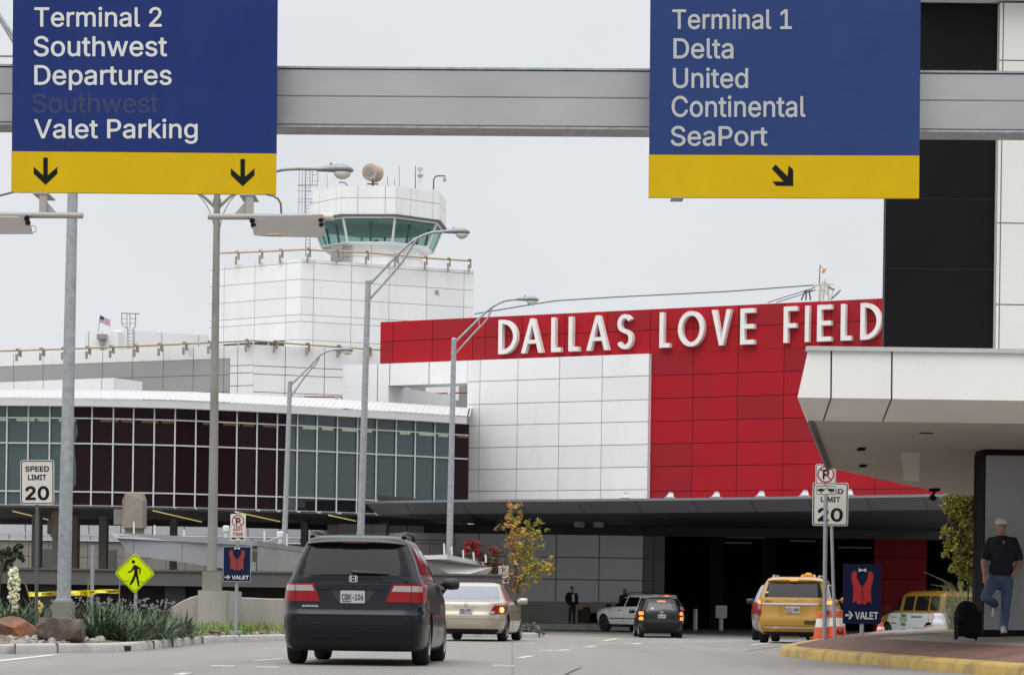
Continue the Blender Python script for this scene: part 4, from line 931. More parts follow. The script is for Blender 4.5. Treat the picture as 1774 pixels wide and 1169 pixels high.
# dark soffit under the glass floor, with lit strips
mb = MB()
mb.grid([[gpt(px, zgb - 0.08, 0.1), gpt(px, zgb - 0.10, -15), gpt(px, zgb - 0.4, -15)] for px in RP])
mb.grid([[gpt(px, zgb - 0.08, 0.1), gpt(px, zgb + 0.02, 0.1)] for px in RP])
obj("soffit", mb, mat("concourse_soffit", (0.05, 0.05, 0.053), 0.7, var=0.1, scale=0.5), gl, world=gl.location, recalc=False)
for (x0, y0, x1, y1) in ((22, 885, 88, 901), (265, 884, 355, 905), (407, 886, 485, 903), (570, 892, 616, 902), (-120, 884, -40, 902)):
    z = zgb - 0.14
    a, b = P(x0, y0, depth_for_z(x0, y0, z)), P(x1, y1, depth_for_z(x1, y1, z))
    mb = MB(); mb.tube([a, b], 0.024, 6); obj("strip_light", mb, M_strip, gl, world=gl.location)
M_col = mat("undercroft_column", (0.24, 0.235, 0.23), 0.8, var=0.1, scale=1.0)
for x0, x1, d in ((54, 68, 126), (121, 133, 127), (170, 183, 127), (293, 303, 130), (-60, -46, 126), (520, 531, 131), (660, 672, 130)):
    a, b = P(x0, 1000, d), P(x1, 1000, d)
    mb = MB(); mb.bbox((a.x, d, -0.3), (b.x, d + 0.8, zgb - 0.1)); obj("column", mb, M_col, gl, world=gl.location)
# stone pier heads and beams in front
def stone_pier(x0, x1, ytop, ybot, d, lab):
    t = thing("stone_pier", lab, "pier", P((x0 + x1) / 2, 1046, d), 0, "stone pier heads under the concourse")
    a, b = P(x0, ytop, d), P(x1, ytop, d); zt, zb_ = ZOF((x0 + x1) / 2, ytop, d), ZOF((x0 + x1) / 2, ybot, d)
    w = b.x - a.x
    mb = MB()
    mb.prism([(a.x, d, zb_), (b.x, d, zb_), (b.x, d, zt - 0.32), (b.x - 0.12, d + 0.1, zt), (a.x + 0.12, d + 0.1, zt), (a.x, d, zt - 0.32)], (0, 1.2, 0))
    obj("pier_head", mb, M_stone, t, world=t.location)
    mb = MB(); mb.bbox((a.x - 0.45 * w, d + 0.3, zb_ + 0.15), (a.x - 0.003, d + 1.1, zb_ + 0.8)); mb.bbox((a.x + w * .1, d + 0.25, -0.2), (b.x - w * .1, d + 1.15, zb_))
    obj("pier_shaft", mb, M_concd, t, world=t.location)
    return t
stone_pier(212, 248, 853, 914, 112, "brown aggregate stone pier head standing in front of the glass coloured with a dark reflection")
stone_pier(88, 105, 879, 930, 121, "smaller stone pier under the glass, half hidden by the tall steel lamp post")
# lower level wall behind: pale metal bands above tan stone
low = thing("lower_terminal_wall", "recessed lower level wall of pale panel bands over tan stone below the glass concourse", "wall", P(250, 1046, 136))
WL = Wall(-150, 908, 136, 760, 908 + 0.014 * 910)
mb = MB()
ul = lambda px: WL.u(px, 950)
zA, zB_, zC = WL.zz(200, 909), WL.zz(200, 925.5), WL.zz(200, 935.5)
panel_wall(mb, WL, 0, ul(760), zB_ + 0.0, zA + 0.6, [ul(x) for x in range(-120, 760, 55)], [], gap=0.05, thick=0.5, proud=0.25)
panel_wall(mb, WL, 0, ul(760), zC, zB_ - 0.05, [ul(x) for x in range(-95, 760, 28)], [], gap=0.04, thick=0.5, proud=0.20)
obj("metal_band", mb, [mat("pale_band", (0.62, 0.63, 0.68), 0.5, var=.03), M_joint], low, world=low.location)
mb = MB()
M_tan = mat("tan_stone", (0.34, 0.315, 0.28), 0.85, var=0.08, scale=0.5)
panel_wall(mb, WL, 0, ul(760), -0.3, zC - 0.05, [ul(x) for x in range(-120, 760, 34)], [zC - 0.9], gap=0.025, thick=0.5)
obj("stone_facing", mb, [M_tan, mat("stone_joint", (0.12, 0.11, 0.10), 0.9)], low, world=low.location)
for x0, x1 in ((66, 102), (184, 202), (-30, 10), (420, 455), (612, 640)):
    mb = MB(); a, b = WL.at(ul(x0), -0.2, 0.08), WL.at(ul(x1), -0.2, 0.08)
    mb.prism([a, b, b + Vector((0, 0, zC - 0.3)), a + Vector((0, 0, zC - 0.3))], (0, 0.05, 0))
    obj("louvre_panel", mb, mat("louvre_dark", (0.14, 0.135, 0.13), 0.7, var=0.25, scale=3, stretch=(6, 1, 0.2)), low, world=low.location)

# ------------------------------------------------------------------ office block behind the concourse, control tower
W_off = Wall(440, 597, 178, -40, 616)      # left face (runs right to left)
W_of2 = Wall(440, 597, 178, 700, 609)
off = thing("office_block", "low white panelled block with a grey band, between the concourse roof and control tower", "building", Vector((W_off.A.x, W_off.A.y, 0)))
def flip_wall(pxL, pyL, pxR, pyR, dR):
    z = ZOF(pxR, pyR, dR); return Wall(pxL, pyL, depth_for_z(pxL, pyL, z), pxR, pyR)
W_ol = flip_wall(-60, 616, 440, 597, 178)
mb = MB()
zto = W_ol.z
uo = lambda px: W_ol.u(px, 640)
zg_t, zg_b = W_ol.zz(398, 620.5), W_ol.zz(100, 735)
L_ = (W_ol.B - W_ol.A).length
panel_wall(mb, W_ol, 0, L_, zg_t, zto, [uo(x) for x in (-30, 24, 75, 127, 178, 230, 283, 335, 388, 412)], [], gap=0.05, thick=6)
panel_wall(mb, W_ol, uo(399), L_, zg_b, zg_t - 0.0, [uo(412)], [W_ol.zz(420, y) for y in (633, 646, 668)], gap=0.05, thick=6)
obj("white_parapet", mb, [M_white, M_joint], off, world=off.location)
mb = MB()
panel_wall(mb, W_ol, 0, uo(398), zg_b, zg_t - 0.01, [uo(x) for x in (-30, 24, 75, 127, 178, 230, 283, 335, 388)], [W_ol.zz(300, 652), W_ol.zz(300, 681)], gap=0.045, thick=6, proud=0.01)
obj("grey_band", mb, [mat("mid_grey_panel", (0.36, 0.355, 0.355), 0.5, var=0.03, scale=0.4), M_joint], off, world=off.location)
mb = MB()
W_o3 = Wall(-60, 664, 172, 198, 654.5)
panel_wall(mb, W_o3, 0, (W_o3.B - W_o3.A).length, 6, W_o3.z, [W_o3.u(x) for x in (24, 75, 127, 176)], [], gap=0.05, thick=3)
obj("white_annex", mb, [M_white, M_joint], off, world=off.location)
mb = MB()
u2 = lambda px: W_of2.u(px, 640)
panel_wall(mb, W_of2, 0.0, u2(700), W_of2.zz(500, 740), W_of2.z, [u2(x) for x in (426, 494, 562, 630)], [W_of2.zz(500, y) for y in (636, 650, 681)], gap=0.05, thick=6)
obj("white_wing", mb, [M_white, M_joint], off, world=off.location)
mb = MB(); mb.prism([W_ol.at(0, zto - 0.35, -0.5), W_ol.at(L_, zto - 0.35, -0.5), W_of2.at(u2(700), zto - 0.35, -0.5), W_of2.at(u2(700), zto - 0.35, -40), W_ol.at(0, zto - 0.35, -40)], (0, 0, -0.3))
obj("roof", mb, M_greyp, off, world=off.location)

d_t = 200.0
twr = thing("control_tower", "white panelled airport control tower with octagonal cab and slanted teal glass", "tower", P(600, 1050, d_t + 6))
W_t1 = flip_wall(364, 463, 522, 448.5, d_t); W_t2 = Wall(522, 448.5, d_t, 821, 469)
zt_ = W_t1.z
def tp(x, y): return 340 + x / 3.077, 240 + y / 3.077
rowz = [W_t2.zz(523, 240 + y / 3.077) for y in (660, 750, 845, 938, 975, 1072, 1150, 1250)]
mb = MB()
panel_wall(mb, W_t1, 0, (W_t1.B - W_t1.A).length, ZOF(500, 740, d_t), zt_, [W_t1.u(x, 550) for x in (388, 441, 495)], rowz, gap=0.035, thick=8, proud=0.015, alt=2)
panel_wall(mb, W_t2, 0.0, (W_t2.B - W_t2.A).length, ZOF(500, 740, d_t), zt_, [W_t2.u(x, 550) for x in (542.5, 608, 673.5, 738.5, 803)], rowz, gap=0.035, thick=8, proud=0.015, alt=2)
obj("shaft", mb, [M_white, M_joint, M_white2], twr, world=twr.location)
mb = MB()
a, b, c = W_t1.at(0.2, zt_ - 0.3, -0.3), W_t2.at(0, zt_ - 0.3, -0.3), W_t2.at((W_t2.B - W_t2.A).length - 0.2, zt_ - 0.3, -0.3)
mb.prism([a, b, c, c + Vector((-4, 14, 0)), a + Vector((5, 14, 0))], (0, 0, -0.5)); obj("shaft_roof", mb, M_greyp, twr, world=twr.location)
# long dark window low on the shaft
mb = MB()
a, b = W_t1.u(388, 597), W_t1.u(493, 597); z0, z1 = W_t1.zz(440, 606), W_t1.zz(440, 593)
mb.prism([W_t1.at(a, z0, 0.03), W_t1.at(b, z0, 0.03), W_t1.at(b, z1, 0.03), W_t1.at(a, z1, 0.03)], W_t1.n * 0.02)
wn_ = obj("window", mb, mat("dark_teal_window", (0.03, 0.06, 0.055), 0.1), twr, world=twr.location)
mb = MB(); mb.bbox((0, 0, 0), (0.07, 0.07, 1))
for k in (1, 2, 3):
    u = a + (b - a) * k / 4
    pass
mbm = MB()
for k in range(1, 4):
    u = a + (b - a) * k / 4
    mbm.prism([W_t1.at(u - .04, z0, 0.05), W_t1.at(u + .04, z0, 0.05), W_t1.at(u + .04, z1, 0.05), W_t1.at(u - .04, z1, 0.05)], W_t1.n * 0.03)
obj("mullion", mbm, M_whitem, wn_, world=twr.location)
mb = MB()
p = W_t2.at(W_t2.u(756, 505), W_t2.zz(756, 506.5), 0.02); mb.prism([p + Vector((-.16, 0, -.16)), p + Vector((.16, 0, -.16)), p + Vector((.16, 0, .16)), p + Vector((-.16, 0, .16))], W_t2.n * 0.06)
obj("vent", mb, M_greyp, twr, world=twr.location)
# cab
cxp = P(655, 360, d_t + 8.5); CCX, CCY = cxp.x, d_t + 8.5
zc = lambda y, dd=-4.2: ZOF(646, y, CCY + dd)
ROT = R(-5)
def octa(r, k, rot=ROT):        # corner k of the octagon; face 0-1 looks at the camera
    a = rot - math.pi / 2 - math.pi / 8 + k * math.pi / 4
    return Vector((CCX + r * math.cos(a), CCY + r * math.sin(a), 0))
rc = 1 / math.cos(math.pi / 8)
R_band, R_gt, R_gb, R_base = 5.22 * rc, 4.95 * rc, 4.22 * rc, 3.5 * rc
zb0, zb1, zbm = zc(374.5), zc(326), zc(346.5)
mb = MB()
for k in range(8):
    A, B = octa(R_band, k), octa(R_band, k + 1)
    w = Wall.__new__(Wall); w.A, w.B = A, B; w.t = (B - A).normalized(); w.n = Vector((w.t.y, -w.t.x, 0)); w.z = zb1
    L8 = (B - A).length
    panel_wall(mb, w, 0.015, L8 - 0.015, zb0, zb1, [L8 * .33, L8 * .84] if k % 2 else [L8 * .30, L8 * .80], [zbm], gap=0.035, thick=0.15, proud=0.02)
obj("roof_band", mb, [M_white, M_joint], twr, world=twr.location)
mb = MB(); mb.prism([octa(R_band - .1, k) + Vector((0, 0, zb1 - 0.12)) for k in range(8)], (0, 0, -0.2)); obj("cab_roof", mb, M_greyp, twr, world=twr.location)
mb = MB(); mb.prism([octa(R_band + .12, k) + Vector((0, 0, zb0 - 0.01)) for k in range(8)], (0, 0, -0.16)); obj("eave", mb, mat("eave_dark", (0.10, 0.10, 0.11), 0.5), twr, world=twr.location)
zg1, zg0_ = zb0 - 0.18, zc(422.5, -3.6)
M_cab = glass("cab_glass", (0.62, 0.82, 0.79), (0.13, 0.235, 0.225), 0.28)
mb = MB()
for k in range(8):
    mb.poly([octa(R_gb, k) + Vector((0, 0, zg0_)), octa(R_gb, k + 1) + Vector((0, 0, zg0_)), octa(R_gt, k + 1) + Vector((0, 0, zg1)), octa(R_gt, k) + Vector((0, 0, zg1))])
obj("cab_glazing", mb, M_cab, twr, world=twr.location, recalc=False)
mb = MB()
for k in range(8):
    mb.tube([octa(R_gb + .04, k) + Vector((0, 0, zg0_)), octa(R_gt + .04, k) + Vector((0, 0, zg1))], 0.10, 4)
for zq, rq in ((zg0_, R_gb + .03), (zg1, R_gt + .02)):
    for k in range(8):
        mb.tube([octa(rq, k) + Vector((0, 0, zq)), octa(rq, k + 1) + Vector((0, 0, zq))], 0.10, 4)
obj("cab_frame", mb, M_whitem, twr, world=twr.location)
mb = MB()
for k in range(8):
    for t in (0.5,):
        a = octa(R_gb - .5, k).lerp(octa(R_gb - .5, k + 1), t); b = octa(R_gt - .8, k).lerp(octa(R_gt - .8, k + 1), t)
        mb.tube([a + Vector((0, 0, zg0_)), b + Vector((0, 0, zg1))], 0.10, 6)
mc = MB(); mc.prism([octa(R_gt - .3, k) + Vector((0, 0, zg1 - 0.02)) for k in range(8)], (0, 0, -0.25)); obj("cab_ceiling", mc, mat("cab_ceiling_grey", (0.5, 0.52, 0.52), 0.8), twr, world=twr.location)
mb.bbox((CCX - .9, CCY - 2.4, zg0_), (CCX - 0.1, CCY - 2.0, zg0_ + .25)); mb.bbox((CCX - .2, CCY - 2.4, zg0_), (CCX + .2, CCY - 2.2, zg0_ + .5))
obj("cab_interior", mb, mat("cab_interior_dark", (0.05, 0.07, 0.07), 0.7), twr, world=twr.location)
mb = MB(); zbb = zc(470, -3.2)
for k in range(8):
    A, B = octa(R_base, k), octa(R_base, k + 1)
    w = Wall.__new__(Wall); w.A, w.B = A, B; w.t = (B - A).normalized(); w.n = Vector((w.t.y, -w.t.x, 0)); w.z = 0
    panel_wall(mb, w, 0.01, (B - A).length - 0.01, zbb, zg0_ - 0.06, [(B - A).length * .5], [zc(445, -3.2)], gap=0.035, thick=0.15, proud=0.02)
mb.prism([octa(R_gb + .02, k) + Vector((0, 0, zg0_ - 0.02)) for k in range(8)], (0, 0, -0.06), 0)
obj("cab_base", mb, [M_white, M_joint], twr, world=twr.location)
mb = MB(); p = P(583, 440, CCY - 4.0); mb.bbox((p.x - .45, CCY - 4.1, ZOF(583, 452, CCY - 4)), (p.x + .45, CCY - 3.2, ZOF(583, 425.5, CCY - 4))); obj("service_cabinet", mb, M_greyp, twr, world=twr.location)
# rooftop kit
def roof_pt(px, py, dd): return P(px, py, CCY + dd)
zR = zb1 - 0.1
rd = thing("beacon_drum", "round rusty white beacon drum on a short stand on the control tower roof", "beacon", Vector((roof_pt(646, 300, -1).x, CCY - 1, zR)))
ax = Matrix.Rotation(R(62), 4, 'Z') @ Matrix.Rotation(R(90), 4, 'Y')
mb = MB(); zdrum = ZOF(646, 299.5, CCY - 1)
ctr = Vector((roof_pt(646, 300, -1).x, CCY - 1, zdrum))
mb.lathe([(0.5, -0.62), (0.66, -0.60), (0.7, -0.52), (0.7, 0.5), (0.66, 0.58), (0.4, 0.62)], 28, 0, Matrix.Translation(ctr) @ Matrix.Rotation(R(-115), 4, 'Z') @ Matrix.Rotation(R(90), 4, 'Y'))
obj("drum", mb, M_rust, rd, world=rd.location, smooth=True)
mb = MB(); fm = Matrix.Translation(ctr) @ Matrix.Rotation(R(-115), 4, 'Z') @ Matrix.Rotation(R(90), 4, 'Y')
mb.lathe([(0.05, 0.625), (0.34, 0.626), (0.36, 0.66), (0.05, 0.67)], 24, 0, fm); obj("lens", mb, mat("beacon_lens", (0.25, 0.25, 0.24), 0.3, var=0.3, scale=6), rd, world=rd.location, smooth=True)
mb = MB(); mb.tube([(ctr.x, ctr.y, zR - 0.02), (ctr.x, ctr.y, zdrum - 0.66)], 0.09, 8); mb.bbox((ctr.x - .5, ctr.y - .3, zR - 0.02), (ctr.x + .5, ctr.y + .3, zR + 0.22)); mb.bbox((ctr.x - .45, ctr.y - .08, zdrum - .95), (ctr.x + .45, ctr.y + .08, zdrum - .86))
obj("stand", mb, mat("rust_brown", (0.22, 0.09, 0.05), 0.8, var=0.3, scale=5), rd, world=rd.location)
def mast(px, ytop, ybot, r, lab, dd=-2):
    p = roof_pt(px, ybot, dd); t = roof_pt(px, ytop, dd)
    mb = MB(); mb.tube([(p.x, p.y, zR - 0.05), (p.x, p.y, t.z)], [r, r * .7], 6)
    o = obj("antenna", mb, M_antenna, None); o.location = (0, 0, 0)
    return tag(o, lab, "antenna", "antennas on the control tower roof")
mast(671.5, 306, 322, 0.03, "short thin whip antenna just right of the beacon drum")
mast(683.5, 309, 324, 0.03, "shortest whip antenna, beside the tall thin whip on the tower roof")
mast(691.5, 288, 324, 0.025, "tall thin whip antenna in the middle of the tower roof")
mast(719.5, 287, 326, 0.045, "thick dark pole antenna next to the white dish mast")
mast(566.7, 302, 322, 0.02, "thin whip antenna on the tower roof under the street lamp head")
dm = thing("dish_mast", "white lattice mast carrying two small dishes on the control tower roof", "antenna mast", Vector((roof_pt(727, 320, -2).x, CCY - 2, zR)))
mb = MB(); q = dm.location; zt2 = ZOF(725, 280, CCY - 2)
for sx in (-.12, .12): mb.tube([(q.x + sx, q.y, zR - .05), (q.x + sx * .5, q.y, zt2)], 0.025, 5)
for k in range(8): mb.tube([(q.x - .12, q.y, zR + .2 + k * .22), (q.x + .12, q.y, zR + .3 + k * .22)], 0.015, 4)
mb.prism([(q.x - .2, q.y, zR - .05), (q.x + .6, q.y, zR - .05), (q.x - .1, q.y, zR + .35)], (0, .3, 0))
obj("mast", mb, M_whitem, dm, world=dm.location)
for yy in (295.5, 307.5):
    mb = MB(); zz_ = ZOF(727, yy, CCY - 2); mb.lathe([(0.05, -.05), (0.24, 0.08), (0.26, 0.12), (0.05, 0.02)], 14, 0, Matrix.Translation((q.x + .05, q.y - .15, zz_)) @ Matrix.Rotation(R(35), 4, 'X'))
    obj("dish", mb, mat("dish_grey", (0.3, 0.3, 0.3), 0.5), dm, world=dm.location)
gm = thing("gooseneck_camera", "dark gooseneck pole with a hanging dome camera at the tower roof edge", "camera pole", roof_pt(751, 326, -3))
mb = MB(); pts = [roof_pt(751, 329, -3), roof_pt(751.3, 312, -3), roof_pt(753.5, 307, -3), roof_pt(758, 305, -3), roof_pt(771, 305, -3), roof_pt(770.8, 308, -3)]
mb.tube(pts, 0.06, 7); obj("pole", mb, M_antenna, gm, world=gm.location)
mb = MB(); c0 = roof_pt(770, 312, -3); mb.lathe([(0.05, .25), (.14, .18), (.14, 0), (.12, -.1), (.03, -.16)], 12, 0, Matrix.Translation(c0)); obj("dome", mb, M_greyl, gm, world=gm.location)
hk = MB(); hk.tube([roof_pt(588.5, 318, -4), roof_pt(588, 316, -4), roof_pt(593, 316, -4), roof_pt(598, 317, -4), roof_pt(601, 321, -4), roof_pt(601, 326, -4)], 0.05, 6)
tag(obj("vent_hook", hk, M_antenna), "small dark hooked pipe on the tower roof below the street lamp", "pipe")
# caged ladder on the left of the cab
lad = thing("caged_ladder", "grey steel caged ladder climbing the left side of the tower cab", "ladder", P(540, 440, CCY - 1))
LD = CCY - 1.5
def lp(px, py, dd=0): return P(px, py, LD + dd)
mb = MB()
for px in (529.5, 537): mb.tube([lp(px, 444), lp(px, 290)], 0.035, 5)
for y in range(296, 444, 6): mb.tube([lp(529.5, y), lp(537, y)], 0.022, 4)
obj("ladder", mb, M_steel, lad, world=lad.location)
mb = MB()
for px in (517.5, 523, 528): mb.tube([lp(px, 372, -.5), lp(px + 1, 290, -.5)], 0.025, 4)
for y in (320.5, 345, 350, 331): mb.tube([lp(516, y, -.5), lp(528, y, -.8), lp(541, y, -.5)], 0.03, 4)
for a in (((550, 290), (551, 312), (549, 321)), ((541, 292), (551, 292)), ((541, 303), (551, 303)), ((541, 313), (551, 313)), ((541, 290), (541, 321))):
    mb.tube([lp(*q) for q in a], 0.028, 4)
mb.tube([lp(516, 321), lp(551, 321)], 0.05, 4)
obj("cage", mb, M_steel, lad, world=lad.location)

# ------------------------------------------------------------------ timber roof rails on brackets
def rail(name_label, pts, brs, d0, w=0.06, M=M_rail, below=0.9, cat="rail", grp="timber rails along the roof edges"):
    """pts: photo polyline with depths; brs: photo x of the brackets"""
    P3 = [P(x, y, d) for x, y, d in pts]
    t = thing("roof_rail", name_label, cat, P3[0], 0, grp)
    mb = MB(); mb.tube(P3, w, 5); obj("rail", mb, M, t, world=t.location)
    tab = [(x, (y, d)) for x, y, d in sorted(pts)]
    for x in brs:
        for (a, va), (b, vb) in zip(tab, tab[1:]):
            if a <= x <= b:
                k = (x - a) / (b - a); y = va[0] + (vb[0] - va[0]) * k; d = va[1] + (vb[1] - va[1]) * k
        p = P(x, y, d); mb = MB()
        mb.bbox((p.x - .07, p.y - .12, p.z - below), (p.x + .09, p.y + .05, p.z - below * .32)); mb.bbox((p.x + .1, p.y + .1, p.z - below * .5), (p.x + .2, p.y + .9, p.z + .12)); mb.bbox((p.x - .05, p.y - .1, p.z + 0.055), (p.x + .2, p.y + .9, p.z + .14))
        obj("bracket", mb, M_railb, t, world=t.location)
    return t
dl = depth_for_z
def zrail(tag_pts, zref): return [(x, y, dl(x, y, zref)) for x, y in tag_pts]
rail("weathered rail on brackets along the top of the control tower shaft", [(382, 438.5, 204.5), (440, 436.5, 202.6), (525, 432.5, 199.8), (640, 438, 201.5), (738, 447, 203.3), (815, 452, 205)],
     (409, 450, 485, 533, 583, 634, 684, 736, 776, 812), 200, w=0.08, below=0.95)
rail("long timber rail along the roof of the office block left of the tower", [(-60, 611, 186), (0, 608, 184), (127, 604, 182), (300, 596.5, 179.5), (440, 590, 177.6)], (29, 70, 108, 150, 191, 233, 275, 318, 361, 426), 180, w=0.07, below=0.75)
rail("timber rail along the office block roof in front of the tower shaft", [(440, 590, 177.6), (530, 597, 178.6), (660, 606, 180)], (475, 531, 585, 638), 180, w=0.07, below=0.75)
rr = MB()
for (x0, x1) in ((500, 523), (526, 581), (584, 592)):
    a, b, c, d = P(x0, 697, 165), P(x0, 687, 165), P(x1, 687.5, 165), P(x1, 697, 165)
    rr.tube([a, b, c, d], 0.05, 5)
tag(obj("pipe_guard_rail", rr, M_redrail), "low dark red pipe guard rail on the concourse roof by the white frame", "guard rail")
rr = MB(); rr.tube([P(672, 684, 143), P(775, 681, 143), P(777, 690, 143)], 0.045, 5); rr.tube([P(779, 690, 143), P(780, 681, 143), P(812, 680, 143)], 0.045, 5)
tag(obj("pipe_guard_rail", rr, M_redrail), "red pipe guard rail seen through the opening of the white frame", "guard rail")

# penthouse with flag and ladder behind the left block
pent = thing("roof_penthouse", "small white penthouse on the far left roof behind the timber rail", "penthouse", P(250, 610, 215))
W_p = Wall(147, 574, 215, 250, 573.5)
mb = MB(); panel_wall(mb, W_p, 0, W_p.u(205, 590), ZOF(200, 640, 215), W_p.z, [W_p.u(x, 590) for x in (154, 177)], [], gap=0.05, thick=8)
W_p2 = Wall(205, 571, 215.5, 370, 582)
panel_wall(mb, W_p2, 0, (W_p2.B - W_p2.A).length, ZOF(200, 640, 215), W_p2.z, [W_p2.u(x, 590) for x in (233, 280, 344)], [], gap=0.05, thick=8)
obj("walls", mb, [M_white, M_joint], pent, world=pent.location)
mb = MB(); p = P(177, 585, 214.5); mb.bbox((p.x - .4, 214.2, ZOF(177, 587, 214)), (p.x + .4, 214.7, ZOF(177, 578, 214))); mb.bbox((p.x - .12, 214.3, ZOF(177, 612, 214)), (p.x + .12, 214.6, ZOF(177, 587, 214)))
obj("electrical_box", mb, M_greyp, pent, world=pent.location)
fl = thing("flag", "small stars and stripes flag flying from a thin pole on the left roof", "flag", P(172, 578, 213))
mb = MB(); mb.tube([P(170.5, 576, 213), P(173.5, 545, 213)], 0.035, 6); obj("pole", mb, M_steel, fl, world=fl.location)
M_fr = mat("flag_red", (0.35, 0.03, 0.05), 0.7); M_fw = mat("flag_white", (0.7, 0.7, 0.7), 0.7); M_fb = mat("flag_blue", (0.03, 0.04, 0.16), 0.7)
mb = MB(); c0 = P(173.2, 546.5, 213); W_f, H_f = 0.86, 0.58
def fpt(u, v): return Vector((c0.x + W_f * u, c0.y + 0.06 * math.sin(u * 9), c0.z - H_f * v - 0.35 * u * (1 - .2 * v) + 0.03 * math.sin(u * 7)))
for i in range(13):
    for k in range(10):
        u0, u1, v0, v1 = k / 10, (k + 1) / 10, i / 13, (i + 1) / 13
        mb.poly([fpt(u0, v0), fpt(u1, v0), fpt(u1, v1), fpt(u0, v1)], 2 if (i < 7 and k < 4) else (0 if i % 2 == 0 else 1))
obj("cloth", mb, [M_fr, M_fw, M_fb], fl, world=fl.location, recalc=False)
rl = thing("roof_ladder", "grey steel ladder with flared hand rails on the left roof beside the flag", "ladder", P(221, 605, 212))
mb = MB()
for px in (221.5, 231): mb.tube([P(px, 608, 212), P(px, 568, 212)], 0.05, 5)
for y in range(572, 608, 6): mb.tube([P(221.5, y, 212), P(231, y, 212)], 0.03, 4)
for s, xs in ((-1, (221, 219, 211, 211)), (1, (231, 233, 235, 235))):
    mb.tube([P(xs[0], 570, 212), P(xs[1], 568, 212), P(xs[2], 562, 212), P(xs[3], 542, 212)], 0.045, 5)
for x in (220, 225): mb.tube([P(x, 569, 212), P(x, 543, 212)], 0.04, 5)
for y in (552, 560): mb.tube([P(211, y, 212), P(220, y, 212)], 0.03, 4); mb.tube([P(225, y, 212), P(235, y, 212)], 0.03, 4)
mb.tube([P(210, 542, 212), P(242, 543, 212)], 0.07, 5)
obj("ladder", mb, M_steel, rl, world=rl.location)
# overhead cable and the rooftop rigging behind the red wall
mb = MB(); mb.tube([P(822, 544, 139), P(905, 530, 138), P(963, 521, 137), P(1060, 515, 136), P(1260, 505, 134), P(1410, 494, 133)], 0.035, 5)
tag(obj("overhead_cable", mb, M_antenna), "dark overhead cable sagging above the red wall to the rooftop rigging", "cable")
mb = MB(); mb.tube([P(1330, 524, 133), P(1412, 498, 133)], 0.025, 4); mb.tube([P(1345, 524, 133.3), P(1414, 502, 133.3)], 0.025, 4)
tag(obj("guy_wire", mb, M_antenna), "pair of thin guy wires running down to the red wall top", "wire")
rg = thing("rooftop_rigging", "pale rooftop pulley rigging with an orange pennant above the word FIELD", "rigging", P(1426, 525, 133))
mb = MB()
for a, b, r in (((1420, 522), (1421, 492), .12), ((1436, 520), (1433, 490), .1), ((1426, 520), (1429, 484), .09), ((1412, 494), (1444, 492), .07), ((1416, 503), (1440, 501), .06), ((1443, 500), (1440, 520), .05), ((1420, 510), (1434, 493), .05), ((1421, 496), (1435, 512), .05), ((1408, 498), (1428, 488), .05), ((1440, 498), (1429, 488), .05)):
    mb.tube([P(*a, 133), P(*b, 133)], r * .6, 6)
obj("frame", mb, mat("rigging_pale", (0.55, 0.55, 0.5), 0.6, var=0.2, scale=3), rg, world=rg.location)
mb = MB(); mb.tube([P(1419, 495, 133), P(1421, 459, 133)], 0.03, 5)
for a, b in (((1388, 520), (1396, 502)), ((1396, 520), (1397, 503)), ((1404, 520), (1402, 505)), ((1390, 505), (1410, 503)), ((1440, 518), (1456, 503)), ((1434, 497), (1446, 502))): mb.tube([P(*a, 132.6), P(*b, 132.6)], 0.04, 4)
obj("rod", mb, M_antenna, rg, world=rg.location)
mb = MB(); mb.prism([P(1421.5, 461, 133), P(1428, 466, 133), P(1434, 465, 133), P(1430, 469, 133), P(1428, 474, 133), P(1423, 472, 133), P(1426, 467, 133)], (0, 0.02, 0)); obj("pennant", mb, mat("pennant_orange", (0.75, 0.25, 0.05), 0.6), rg, world=rg.location)

# ------------------------------------------------------------------ dark tower on the right, above the near canopy
dt = thing("dark_tower", "tall building with glossy black panels and pale stone panels on the right", "building", P(1630, 1060, 52))
DTD = 52.0
zt1 = ZOF(1650, 8, DTD)
mb = MB()
W_k = Wall(1535, 343, DTD, 1724, 345.5)
panel_wall(mb, W_k, 0, W_k.u(1724, 345), ZOF(1600, 640, DTD), zt1, [], [W_k.zz(1600, y) for y in (120, 231, 344, 465.5)], gap=0.02, thick=0.3, proud=0.02)
obj("black_wall", mb, [M_black, mat("black_joint", (0.05, 0.05, 0.055), 0.6)], dt, world=dt.location)
mb = MB(); W_k2 = Wall(1727, 387, DTD - .25, 2150, 393)
panel_wall(mb, W_k2, 0, W_k2.u(2150, 390), ZOF(1600, 640, DTD), zt1 - .02, [W_k2.u(1733, 390)], [W_k2.zz(1750, y) for y in (105.5, 228, 387, 528)], gap=0.025, thick=0.4, proud=0.02)
M_pale = mat("pale_stone_panel", (0.66, 0.65, 0.62), 0.6, var=0.03, scale=0.6, dark=(0.5, 0.49, 0.46), dscale=0.5, damt=0.3)
obj("pale_wall", mb, [M_pale, mat("pale_joint", (0.18, 0.18, 0.17), 0.8)], dt, world=dt.location)
mb = MB(); W_k3 = Wall(1597, 9, DTD - .6, 2150, 16.7)
panel_wall(mb, W_k3, 0, W_k3.u(2150, 9), zt1 + .03, zt1 + 1.6, [W_k3.u(1658, 9)], [], gap=0.03, thick=0.9, proud=0.02)
obj("parapet_band", mb, [M_pale, M_joint], dt, world=dt.location)
mb = MB(); a = W_k.at(0.05, 0, -0.35); b = W_k2.at(W_k2.u(2150, 390), 0, -.5)
zk = ZOF(1600, 640, DTD) + .3; mb.prism([(a.x, a.y, zk), (b.x, b.y, zk), (b.x + 6, b.y + 25, zk), (a.x + 9, a.y + 25, zk)], (0, 0, zt1 - zk)); obj("core", mb, M_greyp, dt, world=dt.location)

